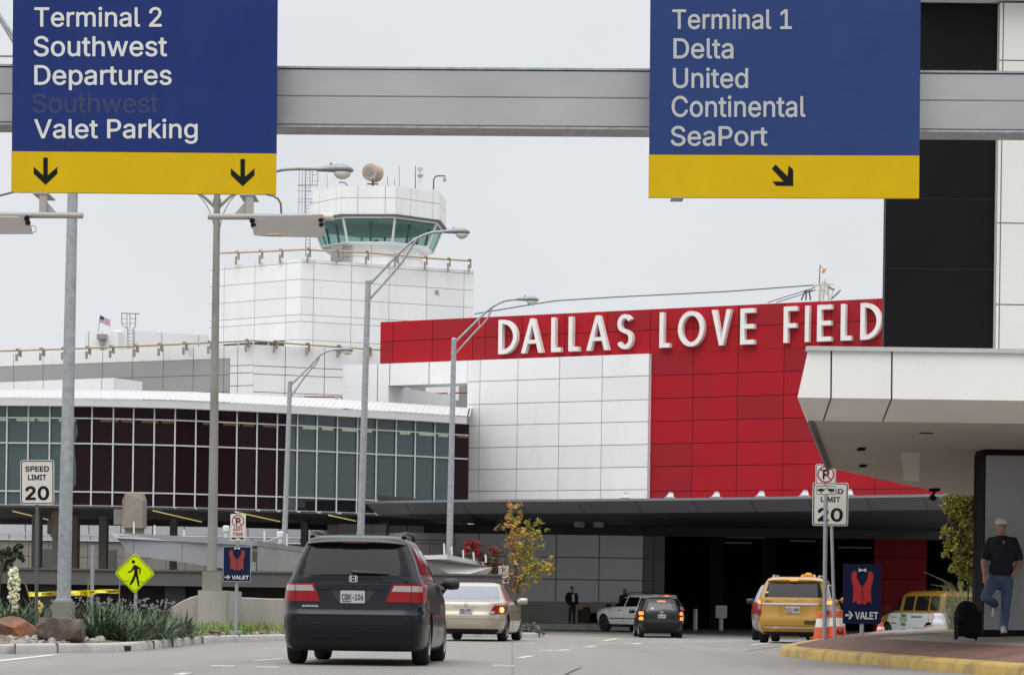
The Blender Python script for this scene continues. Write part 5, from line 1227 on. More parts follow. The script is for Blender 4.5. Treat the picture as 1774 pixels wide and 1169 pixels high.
# ------------------------------------------------------------------ near canopy on the right with its wall
nc = thing("pavement_canopy", "pale canopy with a pointed white prow and beige soffit over the right pavement", "canopy", P(1710, 1095, 42.6))
D0 = 36.0
LB_ = .85
zs0 = ZOF(1440, 729, D0 + LB_); ztp = ZOF(1440, 607.5, D0); zmd = ZOF(1440, 689.2, D0)
pt_top = [Vector((XOF(1400, D0, 606), D0 + .02, ztp)), Vector((16, D0 + .02, ztp))]
pt_mid = [Vector((XOF(1381.5, D0, 688), D0, zmd)), Vector((16, D0, zmd))]
pt_bot = [Vector((XOF(1400, D0 + LB_, 728), D0 + LB_, zs0)), Vector((16, D0 + LB_, zs0))]
S1 = P(1431, 809, depth_for_z(1431, 809, zs0)); S2 = P(1652, 857, depth_for_z(1652, 857, zs0)); 
S3 = Vector((16, S2.y + 2.5, zs0))
jx = [XOF(1440, D0, 650), XOF(1545, D0, 650), XOF(1775, D0, 650) + .6, 16]
mb = MB()
def fascia_pt(x_top, row):
    """point on the fascia: x measured along the front; the end raked like the prow"""
    return Vector((x_top, row[1].y, row[1].z))
def seg(a, b, g0, g1):
    for (r0, r1) in ((pt_mid, pt_top), (pt_bot, pt_mid)):
        A0 = r0[0].x if a is None else a + g0; A1 = r1[0].x if a is None else a + g0
        mb.poly([(A0, r0[1].y, r0[1].z), (b - g1, r0[1].y, r0[1].z), (b - g1, r1[1].y, r1[1].z), (A1, r1[1].y, r1[1].z)], 0)
seg(None, jx[0], 0, .012); seg(jx[0], jx[1], .012, .012); seg(jx[1], jx[2], .012, .012); seg(jx[2], jx[3], .012, 0)
mb.grid([[p + Vector((0.02, .03, 0)) for p in r] for r in (pt_top, pt_mid, pt_bot)], 1)
# raked left end, running back along the soffit edge
e_top = Vector((S1.x + 0.15, S1.y, ztp)); e_mid = Vector((S1.x - .12, S1.y, zmd)); e_bot = S1
mb.poly([pt_top[0], pt_mid[0], e_mid, e_top], 0); mb.poly([pt_mid[0], pt_bot[0], e_bot, e_mid], 0)
e2t, e2m = Vector((S2.x + .1, S2.y, ztp)), Vector((S2.x, S2.y + .2, zmd))
mb.poly([e_top, e_mid, e2m, e2t], 0); mb.poly([e_mid, e_bot, S2, e2m], 0)
obj("fascia", mb, [M_whitec, M_joint], nc, world=nc.location, recalc=False)
mb = MB(); mb.bbox((pt_top[0].x - .02, D0 - .03, ztp), (16, D0 + .15, ztp + .06)); mb.prism([pt_top[0], pt_top[1], Vector((16, S2.y, ztp)), e2t, e_top], (0, 0, .02))
obj("coping", mb, mat("coping_metal", (0.55, 0.56, 0.57), 0.4, metal=0.4), nc, world=nc.location)
mb = MB(); mb.prism([pt_bot[0] + Vector((0, 0, -.002)), Vector((16, D0 + LB_, zs0 - .002)), S3 + Vector((0, 0, -.002)), S2 + Vector((0, 0, -.002)), S1 + Vector((0, 0, -.002))], (0, 0, 0.05))
obj("soffit", mb, M_beige, nc, world=nc.location)
mb = MB(); mb.tube([pt_bot[0] + Vector((.04, .05, -.03)), S1 + Vector((.04, 0, -.03))], 0.05, 4); obj("edge_trim", mb, mat("trim_dark", (0.12, 0.115, 0.11), 0.6), nc, world=nc.location)
def on_soffit(px, py): return P(px, py, depth_for_z(px, py, zs0 - .004))
M_fit = mat("soffit_fitting_black", (0.008, 0.008, 0.008), 0.8, spec=.05)
p = on_soffit(1605, 750); mb = MB(); mb.lathe([(0.11, -.006), (0.11, 0.0), (0.02, 0.0)], 20, 0, Matrix.Translation(p)); obj("recessed_light", mb, M_fit, nc, world=nc.location)
for q in ((1492, 776), (1495, 805)):
    p = on_soffit(*q); mb = MB(); mb.box((p.x, p.y, p.z - .02), (0.11, .30, .035)); obj("soffit_vent", mb, M_fit, nc, world=nc.location)
p = on_soffit(1619, 846); mb = MB(); mb.box((p.x, p.y, p.z - .03), (.2, .3, .06)); mb.tube([(p.x, p.y, p.z - .05), (p.x - .03, p.y, p.z - .14)], .03, 6); mb.box((p.x - .04, p.y, p.z - .2), (.12, .3, .09), mat=Matrix.Rotation(R(25), 3, 'Y'))
obj("security_camera", mb, M_fit, nc, world=nc.location)
p = [on_soffit(1560, 782), on_soffit(1595, 784), on_soffit(1592, 834), on_soffit(1566, 832)]
mb = MB(); mb.prism([q + Vector((0, 0, -.002)) for q in p], (0, 0, .004)); obj("patch_panel", mb, mat("soffit_patch", (0.60, 0.575, 0.54), 0.55, var=0.1, scale=6), nc, world=nc.location)
# wall under the canopy
Wd = 42.6
xw = XOF(1706, Wd, 950); zwb = 0.45
M_wallg = mat("grey_stucco", (0.37, 0.375, 0.40), 0.85, var=0.05, scale=1.5, bump=0.08, bscale=60)
mb = MB(); mb.bbox((xw, Wd, 0.2), (15.5, Wd + .6, zs0 - .10)); obj("rear_wall", mb, M_wallg, nc, world=nc.location)
mb = MB(); mb.bbox((xw - .05, Wd - .05, zs0 - .10), (15.5, Wd + .7, zs0 - .003)); mb.bbox((xw - .02, Wd + .001, 0.2), (xw - .003, Wd + .6, zs0 - .10)); mb.bbox((xw, Wd - .02, .3), (15.5, Wd - .003, pav_z(xw + .3, Wd) + .11))
obj("wall_trim", mb, mat("wall_trim_dark", (0.014, 0.014, 0.015), 0.8, spec=.05), nc, world=nc.location)
mb = MB(); mb.bbox((XOF(1691, Wd + 1, 950), Wd + .9, 0.2), (xw + .3, Wd + 1.3, zs0 - .02)); obj("door_jamb", mb, M_fit, nc, world=nc.location)
# ------------------------------------------------------------------ sign gantry over the road
GD = 28.0
gan = thing("sign_gantry", "heavy square aluminium gantry beam spanning the road behind the blue signs", "gantry", (0, GD, 0))
bl, br = P(-420, 118.5, GD), P(2300, 127.5, GD)
zt_l, zb_l = ZOF(480, 119, GD), ZOF(480, 216, GD)
bx = MB()
x0, x1 = -9.0, 10.0
def beam_z(px, py): return ZOF(px, py, GD)
pz = lambda z0, z1, x: z0 + (z1 - z0) * (x - XOF(480, GD)) / (XOF(1125, GD) - XOF(480, GD))
zT = (beam_z(480, 119), beam_z(1125, 123.5)); zB = (beam_z(480, 216), beam_z(1125, 221)); zM = (beam_z(480, 166.5), beam_z(1125, 171))
def gsec(x):
    t, b, m = pz(*zT, x), pz(*zB, x), pz(*zM, x)
    return [Vector((x, GD + .42, t)), Vector((x, GD + .02, t)), Vector((x, GD, t - .012)), Vector((x, GD, m + .012)), Vector((x, GD + .012, m)), Vector((x, GD, m - .012)), Vector((x, GD, b + .012)), Vector((x, GD + .02, b)), Vector((x, GD + .42, b))]
bx.grid([gsec(x0 + (x1 - x0) * i / 40) for i in range(41)])
a, b = gsec(x0), gsec(x1); bx.poly(a); bx.poly(b[::-1])
bx.grid([[gsec(x)[0], gsec(x)[-1]] for x in (x0, x1)])
obj("beam", bx, M_alu, gan, world=gan.location)
mb = MB()
for s in (0,):
    mb.prism([gsec(x0)[1] + Vector((0, -.03, .004)), gsec(x1)[1] + Vector((0, -.03, .004)), gsec(x1)[0] + Vector((0, .03, .004)), gsec(x0)[0] + Vector((0, .03, .004))], (0, 0, .022))
obj("top_flange", mb, M_galv, gan, world=gan.location)
mb = MB(); mb.prism([gsec(x0)[7] + Vector((0, -.03, -.004)), gsec(x1)[7] + Vector((0, -.03, -.004)), gsec(x1)[8] + Vector((0, .03, -.004)), gsec(x0)[8] + Vector((0, .03, -.004))], (0, 0, -.022))
obj("bottom_flange", mb, M_galv, gan, world=gan.location)
for x in (x0 + .3, x1 - .3):
    mb = MB(); mb.bbox((x - .25, GD + .45, -.05), (x + .25, GD + .9, pz(*zT, x) + .3)); obj("upright", mb, M_alu, gan, world=gan.location)
mb = MB(); mb.tube([P(-60, 97, GD + .5), P(90, 97, GD + .5)], .018, 6); obj("conduit", mb, M_steel, gan, world=gan.location)

def overhead_sign(label, corners, ysplit, d, lines, arrows, Mb, ghost=()):
    """corners: photo (xl, xr, ybottom_left, ybottom_right); everything on one flat panel"""
    xl, xr, yb, yb2 = corners
    t = thing("direction_sign", label, "sign", P((xl + xr) / 2, (yb + yb2) / 2, d), 0, "blue overhead direction signs")
    def pl(px, py, o=0.0): return P(px, py, d) + Vector((0, -o, 0))
    yt = -75
    sl = lambda x: (yb2 - yb) * (x - xl) / (xr - xl)
    lean = -0.0075
    def q(x, y): return pl(x + (335 - y) * -lean * 1.0, y + sl(x))
    mb = MB(); mb.prism([q(xl, ysplit), q(xr, ysplit), q(xr, yt), q(xl, yt)], (0, .06, 0)); obj("blue_panel", mb, Mb, t, world=t.location)
    mb = MB(); mb.prism([q(xl - .6, yb), q(xr - .3, yb), q(xr - .3, ysplit + .3), q(xl - .6, ysplit + .3)], (0, .055, 0)); obj("yellow_panel", mb, M_yel, t, world=t.location)
    mb = MB()
    for (s, a, b, base, cap) in lines:
        add_text(mb, s, a, b, -base, -cap, lambda x, z: P(x, -z, d) + Vector((0, -.004, 0)), bold=LB)
    obj("lettering", mb, M_let if Mb is M_blue else M_let2, t, world=t.location, recalc=False)
    for (s, a, b, base, cap) in ghost:
        g = MB(); add_text(g, s, a, b, -base, -cap, lambda x, z: P(x, -z, d) + Vector((0, -.002, 0)), bold=0.0); obj("old_lettering", g, M_ghost, t, world=t.location, recalc=False)
    for ar in arrows:
        mb = MB(); mb.prism([pl(x, y, .003) for x, y in ar], (0, .002, 0)); obj("arrow", mb, M_blk, t, world=t.location)
    mb = MB()
    for f in (.12, .88):
        x = xl + (xr - xl) * f; a = pl(x, 280); mb.bbox((a.x - .05, d + .061, pl(x, 300).z), (a.x + .05, d + .28, pl(x, -70).z))
    obj("mounting_rail", mb, M_alu, t, world=t.location)
    return t
LB = 0.0
def arrow_down(cx, top, bot):
    w, s = 3.9, 20.5
    return [(cx - w, top), (cx + w, top), (cx + w, bot - 16.5), (cx + s, bot - 31), (cx + s, bot - 19.5), (cx, bot), (cx - s, bot - 19.5), (cx - s, bot - 31), (cx - w, bot - 16.5)]
overhead_sign("blue and yellow overhead sign for Terminal 2 departures and valet parking", (20, 478, 333, 337), 262, 27.62,
    [("Terminal 2", 59.5, 280.5, 46.5, 13.5), ("Southwest", 58.5, 289.5, 97.5, 63.5), ("Departures", 59.5, 297.5, 147, 113.5), ("Valet Parking", 59.5, 342.5, 239.5, 207)],
    [arrow_down(79, 273.5, 320.5), arrow_down(420.5, 276, 323)], M_blue, ghost=[("Southwest", 56, 275, 196, 162)])
overhead_sign("blue and yellow overhead sign listing Terminal 1 airlines with one slanted arrow", (1124.5, 1592.5, 342, 343.5), 268, 27.62,
    [("Terminal 1", 1164.5, 1371.5, 50.5, 17), ("Delta", 1166.5, 1270.5, 101.5, 67), ("United", 1165.5, 1296, 152.5, 118.5), ("Continental", 1163.5, 1395.5, 202.5, 167), ("SeaPort", 1162, 1329.5, 252.5, 219)],
    [[(1337, 292.5), (1343.5, 285.5), (1364.5, 305.5), (1366, 287), (1374, 294), (1374, 322.5), (1344.5, 322), (1338, 314.5), (1358, 315)]], M_bluel)
def sign_light(label, cx, sign_y, left):
    """flood fixture on a tube below a sign; left: the lamp box extends to the left of the stem"""
    t = thing("sign_floodlight", label, "sign light", P(cx, sign_y, 27.4), 0, "floodlights below the overhead signs")
    d = 27.2
    mb = MB(); a = P(cx, sign_y, d)
    mb.bbox((P(cx - 12.5, 0, d).x, d - .01, P(cx, sign_y + 3, d).z), (P(cx + 14, 0, d).x, 27.64, P(cx, sign_y + .5, d).z))
    mb.bbox((P(cx - 6, 350, d).x, d, P(cx, 371, d).z), (P(cx + 6.5, 350, d).x, d + .07, P(cx, sign_y + 3, d).z))
    s = 1 if left else -1
    yt = 349
    mb.prism([P(cx + s * 6.5, yt, d + .03), P(cx + s * 6.5, 370, d + .03), P(cx + s * 26, 370.5, d + .03)], (0, .015, 0))
    obj("stem", mb, M_fix, t, world=t.location)
    ty = 373.5 if left else 376
    x0_, x1_ = ((-110, 144) if left else (360.5, 565))
    mb = MB(); mb.tube([P(x0_, ty - 1.5 if left else ty - .5, d), P(x1_, ty, d)], .032, 14); obj("tube", mb, M_fix, t, world=t.location, smooth=True)
    if left:
        prof = [(-130, 372), (50, 373), (57, 406), (-130, 406.5)]
        lens = [(-120, 374.5), (32, 374.5), (33, 378.5), (-120, 378.5)]; lat = [(50, 379), (51, 385)]; cap = None; bolts = [(46.5, 378.5), (48.5, 387)]
    else:
        prof = [(433, 376), (560, 372), (564, 406.5), (556, 412), (455, 409.5), (440, 408)]
        lens = [(447, 378.5), (543, 378), (542, 382), (447, 382.5)]; bolts = [(437, 383), (439, 391), (556, 383), (557, 391)]
    mb = MB(); n = len(prof)
    fr = [P(x, y, d - .045 if y < 390 else d - .30) for x, y in prof]; bk = [P(x, y, d + .05 if y < 390 else d - .05) for x, y in prof]
    f = [mb.vert(p) for p in fr]; k = [mb.vert(p) for p in bk]; mb.face(f); mb.face(k[::-1])
    for i in range(n): mb.face((f[i], k[i], k[(i + 1) % n], f[(i + 1) % n]))
    hs = obj("housing", mb, mat("fixture_housing", (0.175, 0.16, 0.15), 0.7, spec=.2, var=0.05, scale=6, dark=(0.14, 0.125, 0.115), dscale=5, damt=0.3), t, world=t.location)
    mb = MB(); mb.prism([P(x, y, d - .075) for x, y in lens], (0, .03, 0)); obj("reflector_edge", mb, M_fixl, hs, world=t.location)
    for i, (x, y) in enumerate(bolts):
        mb = MB(); p = P(x, y, d - .16 if i % 2 else d - .11); mb.lathe([(.012, -.03), (.028, -.01), (.028, .02), (.012, .03)], 8, 0, Matrix.Translation(p)); obj("latch", mb, M_blk, hs, world=t.location)
    if not left:
        mb = MB(); mb.prism([P(461, 404.6, d - .305), P(488, 404.2, d - .305), P(488, 406.8, d - .32), P(461, 407.2, d - .32)], (0, -.004, 0)); obj("rating_tape", mb, mat("tape_brown", (0.30, 0.19, 0.07), 0.6, var=0.3, scale=30), hs, world=t.location)
        mb = MB(); mb.tube([P(558, 376.2, d), P(577, 376, d)], .042, 12); obj("end_cap", mb, mat("cap_cream", (0.60, 0.57, 0.50), 0.5), t, world=t.location)
        mb = MB(); mb.tube([P(462, 337, d + .2), P(474, 340, d + .1), P(482, 345, d), P(486.5, 353, d), P(487.5, 371, d)], .011, 8); obj("cable", mb, M_antenna, t, world=t.location, smooth=True)
    else:
        mb = MB(); mb.tube([P(-60, 352, d), P(0, 339, d), P(22, 333.5, d + .2)], .011, 8); obj("cable", mb, M_antenna, t, world=t.location)
        mb = MB(); c = P(57, 397, d - .25)
        mb.tube([c + Vector((.035 * math.cos(q * .5), 0, .035 * math.sin(q * .5))) for q in range(13)], .006, 5); obj("pull_ring", mb, M_fix, hs, world=t.location)
sign_light("grey floodlight box under the Terminal 2 sign, cut by the left picture edge", 74, 333.5, True)
sign_light("grey floodlight box on a tube under the right arrow of the Terminal 2 sign", 432, 336, False)
mb = MB(); mb.bbox((P(1163, 342, 27.5).x, 27.45, P(1163, 344.5, 27.5).z), (P(1184, 342, 27.5).x, 27.7, P(1163, 342.2, 27.5).z)); o = obj("mounting_plate", mb, M_fix, bpy.data.objects["direction_sign.001"], world=bpy.data.objects["direction_sign.001"].location)

# ------------------------------------------------------------------ street lamps
def lamp_head(t, tip, fwd, s=1.0, name="lamp_head"):
    """cobra head: shell from the arm end along fwd (unit xy vector), hanging bowl lens"""
    f = Vector(fwd).normalized(); r = Vector((-f.y, f.x, 0)); u = Vector((0, 0, 1))
    def q(x, y, z): return tip + f * (x * s) + r * (y * s) + u * (z * s)
    secs = [(-.02, .05, .05, .045), (.10, .06, .065, .05), (.25, .09, .10, .055), (.42, .13, .13, .06), (.58, .15, .13, .06), (.70, .14, .09, .055), (.78, .09, .04, .05), (.80, .05, .01, .045)]
    mb = MB(); rows = []
    for x, w, h, b in secs:
        rows.append([q(x, w * math.cos(a), (h * math.sin(a) if math.sin(a) > 0 else b * math.sin(a))) for a in [2 * math.pi * k / 14 for k in range(14)]])
    mb.grid(rows, 0, True); mb.poly(rows[0]); mb.poly(rows[-1])
    mb.box(q(.30, 0, .125), (.05 * s, .05 * s, .05 * s))
    hd = obj(name, mb, M_lamp_shell, t, world=t.location, smooth=True, angle=50)
    mb = MB(); rows = []
    for k in range(7):
        a = k / 6 * math.pi / 2; rr_ = math.cos(a)
        rows.append([q(.555 + .20 * max(rr_, .03) * math.cos(b), .125 * max(rr_, .03) * math.sin(b), -.052 - .165 * math.sin(a)) for b in [2 * math.pi * j / 18 for j in range(18)]])
    mb.grid(rows, 0, True); mb.poly(rows[-1])
    obj("lens", mb, M_lens, hd, world=t.location, smooth=True)
def truss_lamp(label, top, bot, arm_pts, low_pts, head, d, r0, r1, headfwd=(1, 0, 0), s=1.0, M=M_galv, zfoot=0.12):
    """top/bot: photo pixel of the pole top and a point low on it; arms are photo polylines"""
    pt = P(*top, d); pb = P(*bot, d)
    foot = pb + (pb - pt) * ((pb.z - zfoot) / (pt.z - pb.z)) 
    t = thing("street_lamp", label, "street lamp", foot, 0, "grey cobra head street lamps")
    mb = MB(); mb.tube([foot, pt], [r1, r0], 16); mb.tube([pt, pt + Vector((0, 0, .06))], [r0 * 1.12, r0 * .7], 16)
    obj("pole", mb, M, t, world=t.location, smooth=True)
    mb = MB(); ap = smooth_line([tuple(P(*q, d)) for q in arm_pts], 6)
    mb.tube(ap, .042 * s, 8)
    lp_ = smooth_line([tuple(P(*q, d)) for q in low_pts], 6); mb.tube(lp_, .036 * s, 8)
    i = len(ap) // 4; a = Vector(ap[i]); b = min((Vector(p) for p in lp_), key=lambda p: abs(p.x - a.x)); mb.tube([a, b], .025 * s, 6)
    obj("arm", mb, M, t, world=t.location, smooth=True)
    lamp_head(t, Vector(ap[-1]), headfwd, s)
    mb = MB(); mb.lathe([(r1 * 1.9, -.02), (r1 * 1.9, .05), (r1 * 1.1, .07), (r1 * 1.1, .14)], 16, 0, Matrix.Translation(foot)); obj("base_flange", mb, M, t, world=t.location)
    return t
truss_lamp("tall street lamp whose arm crosses the control tower shaft, second largest lamp head", (638, 487), (625, 922), [(639, 494), (690, 440), (718, 416), (745, 404), (769, 401.5)], [(639, 520), (690, 462), (708, 436), (722, 414.5)], None, 80, .085, .125)
truss_lamp("street lamp whose arm and head rise in front of the red wall", (786.5, 588), (778.5, 955), [(787.5, 594), (830, 552), (850, 534), (872, 522), (895, 518.5)], [(788, 614), (822, 576), (842, 555), (852, 534)], None, 96, .09, .135, s=1.02)
truss_lamp("smallest street lamp, its arm ending over the white office wing", (502.5, 661), (492.5, 944), [(503.5, 667), (540, 631), (556, 614), (572, 607), (580, 606)], [(504, 687), (530, 650), (548, 629), (553, 618)], None, 112, .095, .14, s=0.98)
# double headed weathered lamp on the barrier
d = 58.0
dbl = thing("street_lamp", "weathered double armed street lamp standing on the concrete barrier", "street lamp", P(367, 1020, d))
pt, pb = P(376.2, 330, d), P(367.5, 988, d)
mb = MB(); mb.tube([pb, pt], [.112, .071], 16); obj("pole", mb, M_polep, dbl, world=dbl.location, smooth=True)
for s_ in (1, -1):
    mb = MB(); k = lambda x, y: P(376 + s_ * (x - 376), y, d)
    ap = smooth_line([tuple(k(377, 362)), tuple(k(400, 340)), tuple(k(440, 312)), tuple(k(480, 296.5)), tuple(k(515, 293)), tuple(k(550, 293.6))], 6); mb.tube(ap, .034, 8)
    mb.tube(smooth_line([tuple(k(379, 402)), tuple(k(389, 366)), tuple(k(408, 338)), tuple(k(440, 314))], 6), .012, 6)
    mb.box(k(381, 349), (.05, .07, .1)); mb.box(k(380, 397), (.035, .05, .14))
    obj("arm", mb, M_polep, dbl, world=dbl.location, smooth=True)
    lamp_head(dbl, Vector(ap[-1]), (s_, 0, 0), 1.0)
mb = MB(); pw = P(367.5, 1022, d); 
mb.prism([(pw.x - .20, d - .2, pw.z), (pw.x + .20, d - .2, pw.z), (pw.x + .20, d + .2, pw.z), (pw.x - .20, d + .2, pw.z)], (0, 0, .42)); obj("base_block", mb, M_concd, dbl, world=dbl.location)
# tallest lamp at the left on its own plinth
d = 47.0
big = thing("street_lamp", "nearest and thickest galvanized steel lamp post on a concrete plinth among the plants", "street lamp", P(110, 1085, d))
pt, pb = P(129.5, 175, d), P(110.5, 1042, d)
mb = MB(); mb.tube([pb, pt], [.128, .085], 20); obj("pole", mb, M_galv, big, world=big.location, smooth=True)
mb = MB(); mb.lathe([(.165, 0), (.165, .04), (.135, .05), (.13, .11)], 20, 0, Matrix.Translation(pb)); obj("base_flange", mb, M_galv, big, world=big.location, smooth=True)
mb = MB()
zb_, zt3 = P(110, 1092, d).z, pb.z
mb.prism([(pb.x - .19, d - .19, zb_), (pb.x + .19, d - .19, zb_), (pb.x + .19, d + .19, zb_), (pb.x - .19, d + .19, zb_)], (0, 0, .001))
mb = MB(); lo = [(-.19, -.19), (.19, -.19), (.19, .19), (-.19, .19)]
v0 = [mb.vert((pb.x + x * 1.03, d + y * 1.03, zb_)) for x, y in lo]; v1 = [mb.vert((pb.x + x * .9, d + y * .9, zt3)) for x, y in lo]
mb.face(v1)
for i in range(4): mb.face((v0[i], v0[(i + 1) % 4], v1[(i + 1) % 4], v1[i]))
obj("plinth", mb, M_concd, big, world=big.location)
mb = MB()
arm = smooth_line([tuple(P(127, 225, d)), tuple(P(75, 140, d)), tuple(P(22, 61, d)), tuple(P(-30, -10, d)), tuple(P(-90, -55, d)), tuple(P(-150, -72, d))], 6); mb.tube(arm, .04, 8)
mb.tube(smooth_line([tuple(P(127, 243, d)), tuple(P(75, 156, d)), tuple(P(22, 70, d)), tuple(P(-6, 24, d)), tuple(P(-30, -8, d))], 6), .034, 8)
obj("arm", mb, M_galv, big, world=big.location, smooth=True)
lamp_head(big, Vector(arm[-1]), (-1, 0, 0), 1.0)

# ------------------------------------------------------------------ small road signs
def post(mb, p0, p1, r=.03, m=0): mb.tube([p0, p1], r, 10, m)
def sign_space(px, py, d):
    """local frame of a small sign: origin at the sign centre; x, z in metres, tilted like the photo's post"""
    c = P(px, py, d); rot = Matrix.Rotation(0.0, 3, 'Y')
    return c
def put(mb, c, tilt=0.0, yaw=0.0):
    M3 = Matrix.Rotation(yaw, 3, 'Z') @ Matrix.Rotation(tilt, 3, 'Y')
    mb.v = [tuple(M3 @ Vector(v) + c) for v in mb.v]
def speed_sign(label, px, py, w, h, d, foot, tilt=0.0, pr=.03, sp=True, pm=None):
    c = P(px, py, d); ft = foot
    t = thing("speed_limit_sign", label, "sign", ft, 0, "white speed limit signs")
    mb = MB(); flat(mb, rrect(w, h, .05), 0, .012); put(mb, c, tilt); obj("plate", mb, [M_signw], t, world=t.location)
    mb = MB(); flat_ring(mb, rrect(w * .955, h * .965, .045), rrect(w * .90, h * .925, .035), -.002, .0015); put(mb, c, tilt); obj("border", mb, M_blk, t, world=t.location)
    mb = MB(); pl = lambda x, z: (x, -.003, z)
    k = w / .61; 
    add_text(mb, "SPEED", -.215 * k, .215 * k, h * .245, h * .36, pl, bold=.012); add_text(mb, "LIMIT", -.165 * k, .165 * k, h * .055, h * .17, pl, bold=.012); add_text(mb, "20", -.215 * k, .215 * k, -h * .385, -h * .09, pl, bold=.03)
    put(mb, c, tilt); obj("lettering", mb, M_blk, t, world=t.location, recalc=False)
    mb = MB(); top = c + Vector((h * .45 * math.sin(tilt), .045, h * .47)); post(mb, ft, Vector((top.x, d + .045, top.z)), pr); obj("post", mb, pm or M_steel, t, world=t.location, smooth=True)
    return t
# no-parking symbols
def np_symbol(t, c, z0, rad, tilt, M_r=M_signred):
    mb = MB(); flat_ring(mb, ring_pts(rad, 40, 0, z0), ring_pts(rad * .84, 40, 0, z0), -.0045, .001); put(mb, c, tilt)
    a, b = R(135), R(-45); w = rad * .075
    q = MB(); f = rad * .86
    n = Vector((math.cos(R(45)), math.sin(R(45))))
    A = Vector((math.cos(a) * f, math.sin(a) * f + z0)); B = Vector((math.cos(b) * f, math.sin(b) * f + z0))
    flat(q, [A + n * w, A - n * w, B - n * w, B + n * w], -.0050, .001); put(q, c, tilt); mb.mesh(q.v, q.f)
    obj("prohibition_ring", mb, M_r, t, world=t.location)
    mb = MB(); add_text(mb, "P", -rad * .36, rad * .40, z0 - rad * .55, z0 + rad * .55, lambda x, z: (x, -.0035, z), bold=.035); put(mb, c, tilt); obj("letter", mb, M_blk, t, world=t.location, recalc=False)
def tow_symbol(mb, w, h, z0):
    pl = []
    y = -.0045
    for sx, x0_ in ((-1, -w * .46), (1, w * .10)):
        flat(mb, [(x0_, z0 - h * .15), (x0_ + w * .36, z0 - h * .12), (x0_ + w * .36, z0 + h * .10), (x0_ + w * .2, z0 + h * .22), (x0_ + w * .02, z0 + h * .12)], y, .001)
        flat_ring(mb, ring_pts(h * .15, 16, x0_ + w * .2, z0 - h * .2), ring_pts(h * .07, 16, x0_ + w * .2, z0 - h * .2), y - .001, .001)
    flat(mb, [(-w * .12, z0 - h * .05), (0, z0 + h * .32), (w * .32, z0 + h * .1), (w * .31, z0 + h * .03), (0.0, z0 + h * .22), (-w * .09, z0 - h * .05)], y - .0015, .001)
zi = 0.30
speed_sign("white speed limit 20 sign on a dark post by the left edge", 64.5, 835, .60, .79, 46, Vector((P(62, 1085, 46).x, 46.05, .2)), tilt=-R(1.0), pr=.032, pm=mat("dark_post", (0.10, 0.105, 0.11), 0.6, metal=.2))
ft = P(1447, 1103, 54); ft.z = .2
speed_sign("white speed limit 20 sign half hidden behind the no parking plate and its post", 1438.5, 873, .745, .90, 54, Vector((ft.x, 54.05, .2)), tilt=0.0, pr=.034)
d = 52.0
npk = thing("no_parking_sign", "white no parking and tow away plates in front of the right speed limit sign", "sign", Vector((P(1428, 1104, d).x, d + .05, .28)))
c = P(1430.5, 821, d); w = .41
mb = MB(); flat(mb, rrect(w, w * .98, .035), 0, .01); put(mb, c); obj("plate", mb, M_signw, npk, world=npk.location)
mb = MB(); flat_ring(mb, rrect(w * .94, w * .92, .03), rrect(w * .895, w * .875, .025), -.003, .002); put(mb, c); obj("border", mb, M_blk, npk, world=npk.location)
np_symbol(npk, c, 0.0, w * .415, 0)
c2 = P(1431, 848.5, d)
mb = MB(); flat(mb, rrect(w, .185, .03), 0, .01); put(mb, c2); tp_ = obj("tow_plate", mb, M_signw, npk, world=npk.location)
mb = MB(); flat_ring(mb, rrect(w * .96, .172, .028), rrect(w * .92, .155, .022), -.003, .002); tow_symbol(mb, w * .9, .15, 0); put(mb, c2); obj("tow_symbol", mb, M_blk, tp_, world=npk.location)
mb = MB(); post(mb, Vector((P(1428, 1104, d).x, d + .05, .25)), P(1431, 800, d) + Vector((0, .05, 0)), .036); obj("post", mb, M_steel, npk, world=npk.location, smooth=True)
mb = MB(); post(mb, Vector((P(1428, 1104, d).x, d - .03, .25)), P(1430, 856.5, d) + Vector((0, -.03, 0)), .042); obj("front_post", mb, M_steel, npk, world=npk.location, smooth=True)
def np_any_time(label, px, py, hpx, d, foot, big=True):
    s = hpx * d / F; w = s * .57
    t = thing("no_parking_sign", label, "sign", foot)
    c = P(px, py, d)
    mb = MB(); flat(mb, rrect(w, s, .02), 0, .01); put(mb, c); obj("plate", mb, M_signw, t, world=t.location)
    np_symbol(t, c, s * .235, w * .41, 0)
    mb = MB(); pl = lambda x, z: (x, -.003, z)
    add_text(mb, "ANY", -w * .33, w * .33, -s * .13, -s * .015, pl, bold=.02); add_text(mb, "TIME", -w * .35, w * .35, -s * .31, -s * .19, pl, bold=.02); put(mb, c); obj("lettering", mb, M_signred, t, world=t.location, recalc=False)
    mb = MB(); tow_symbol(mb, w * .95, s * .16, -s * .41); put(mb, c); obj("tow_symbol", mb, M_blk, t, world=t.location)
    mb = MB(); post(mb, foot, c + Vector((0, .04, s * .5 + .03)), .03); obj("post", mb, M_steel, t, world=t.location, smooth=True)
    return t
fx = P(408.5, 1085, 53.0)
np_any_time("white no parking any time sign above the small valet sign", 412.3, 913, 46.5, 53, Vector((fx.x, 53.06, .2)))
fx = P(872, 1060, 90)
np_any_time("distant white no parking any time sign beside the yellow tree", 872.3, 994.5, 30, 90, Vector((P(872, 1060, 90).x, 90.05, -.15)))

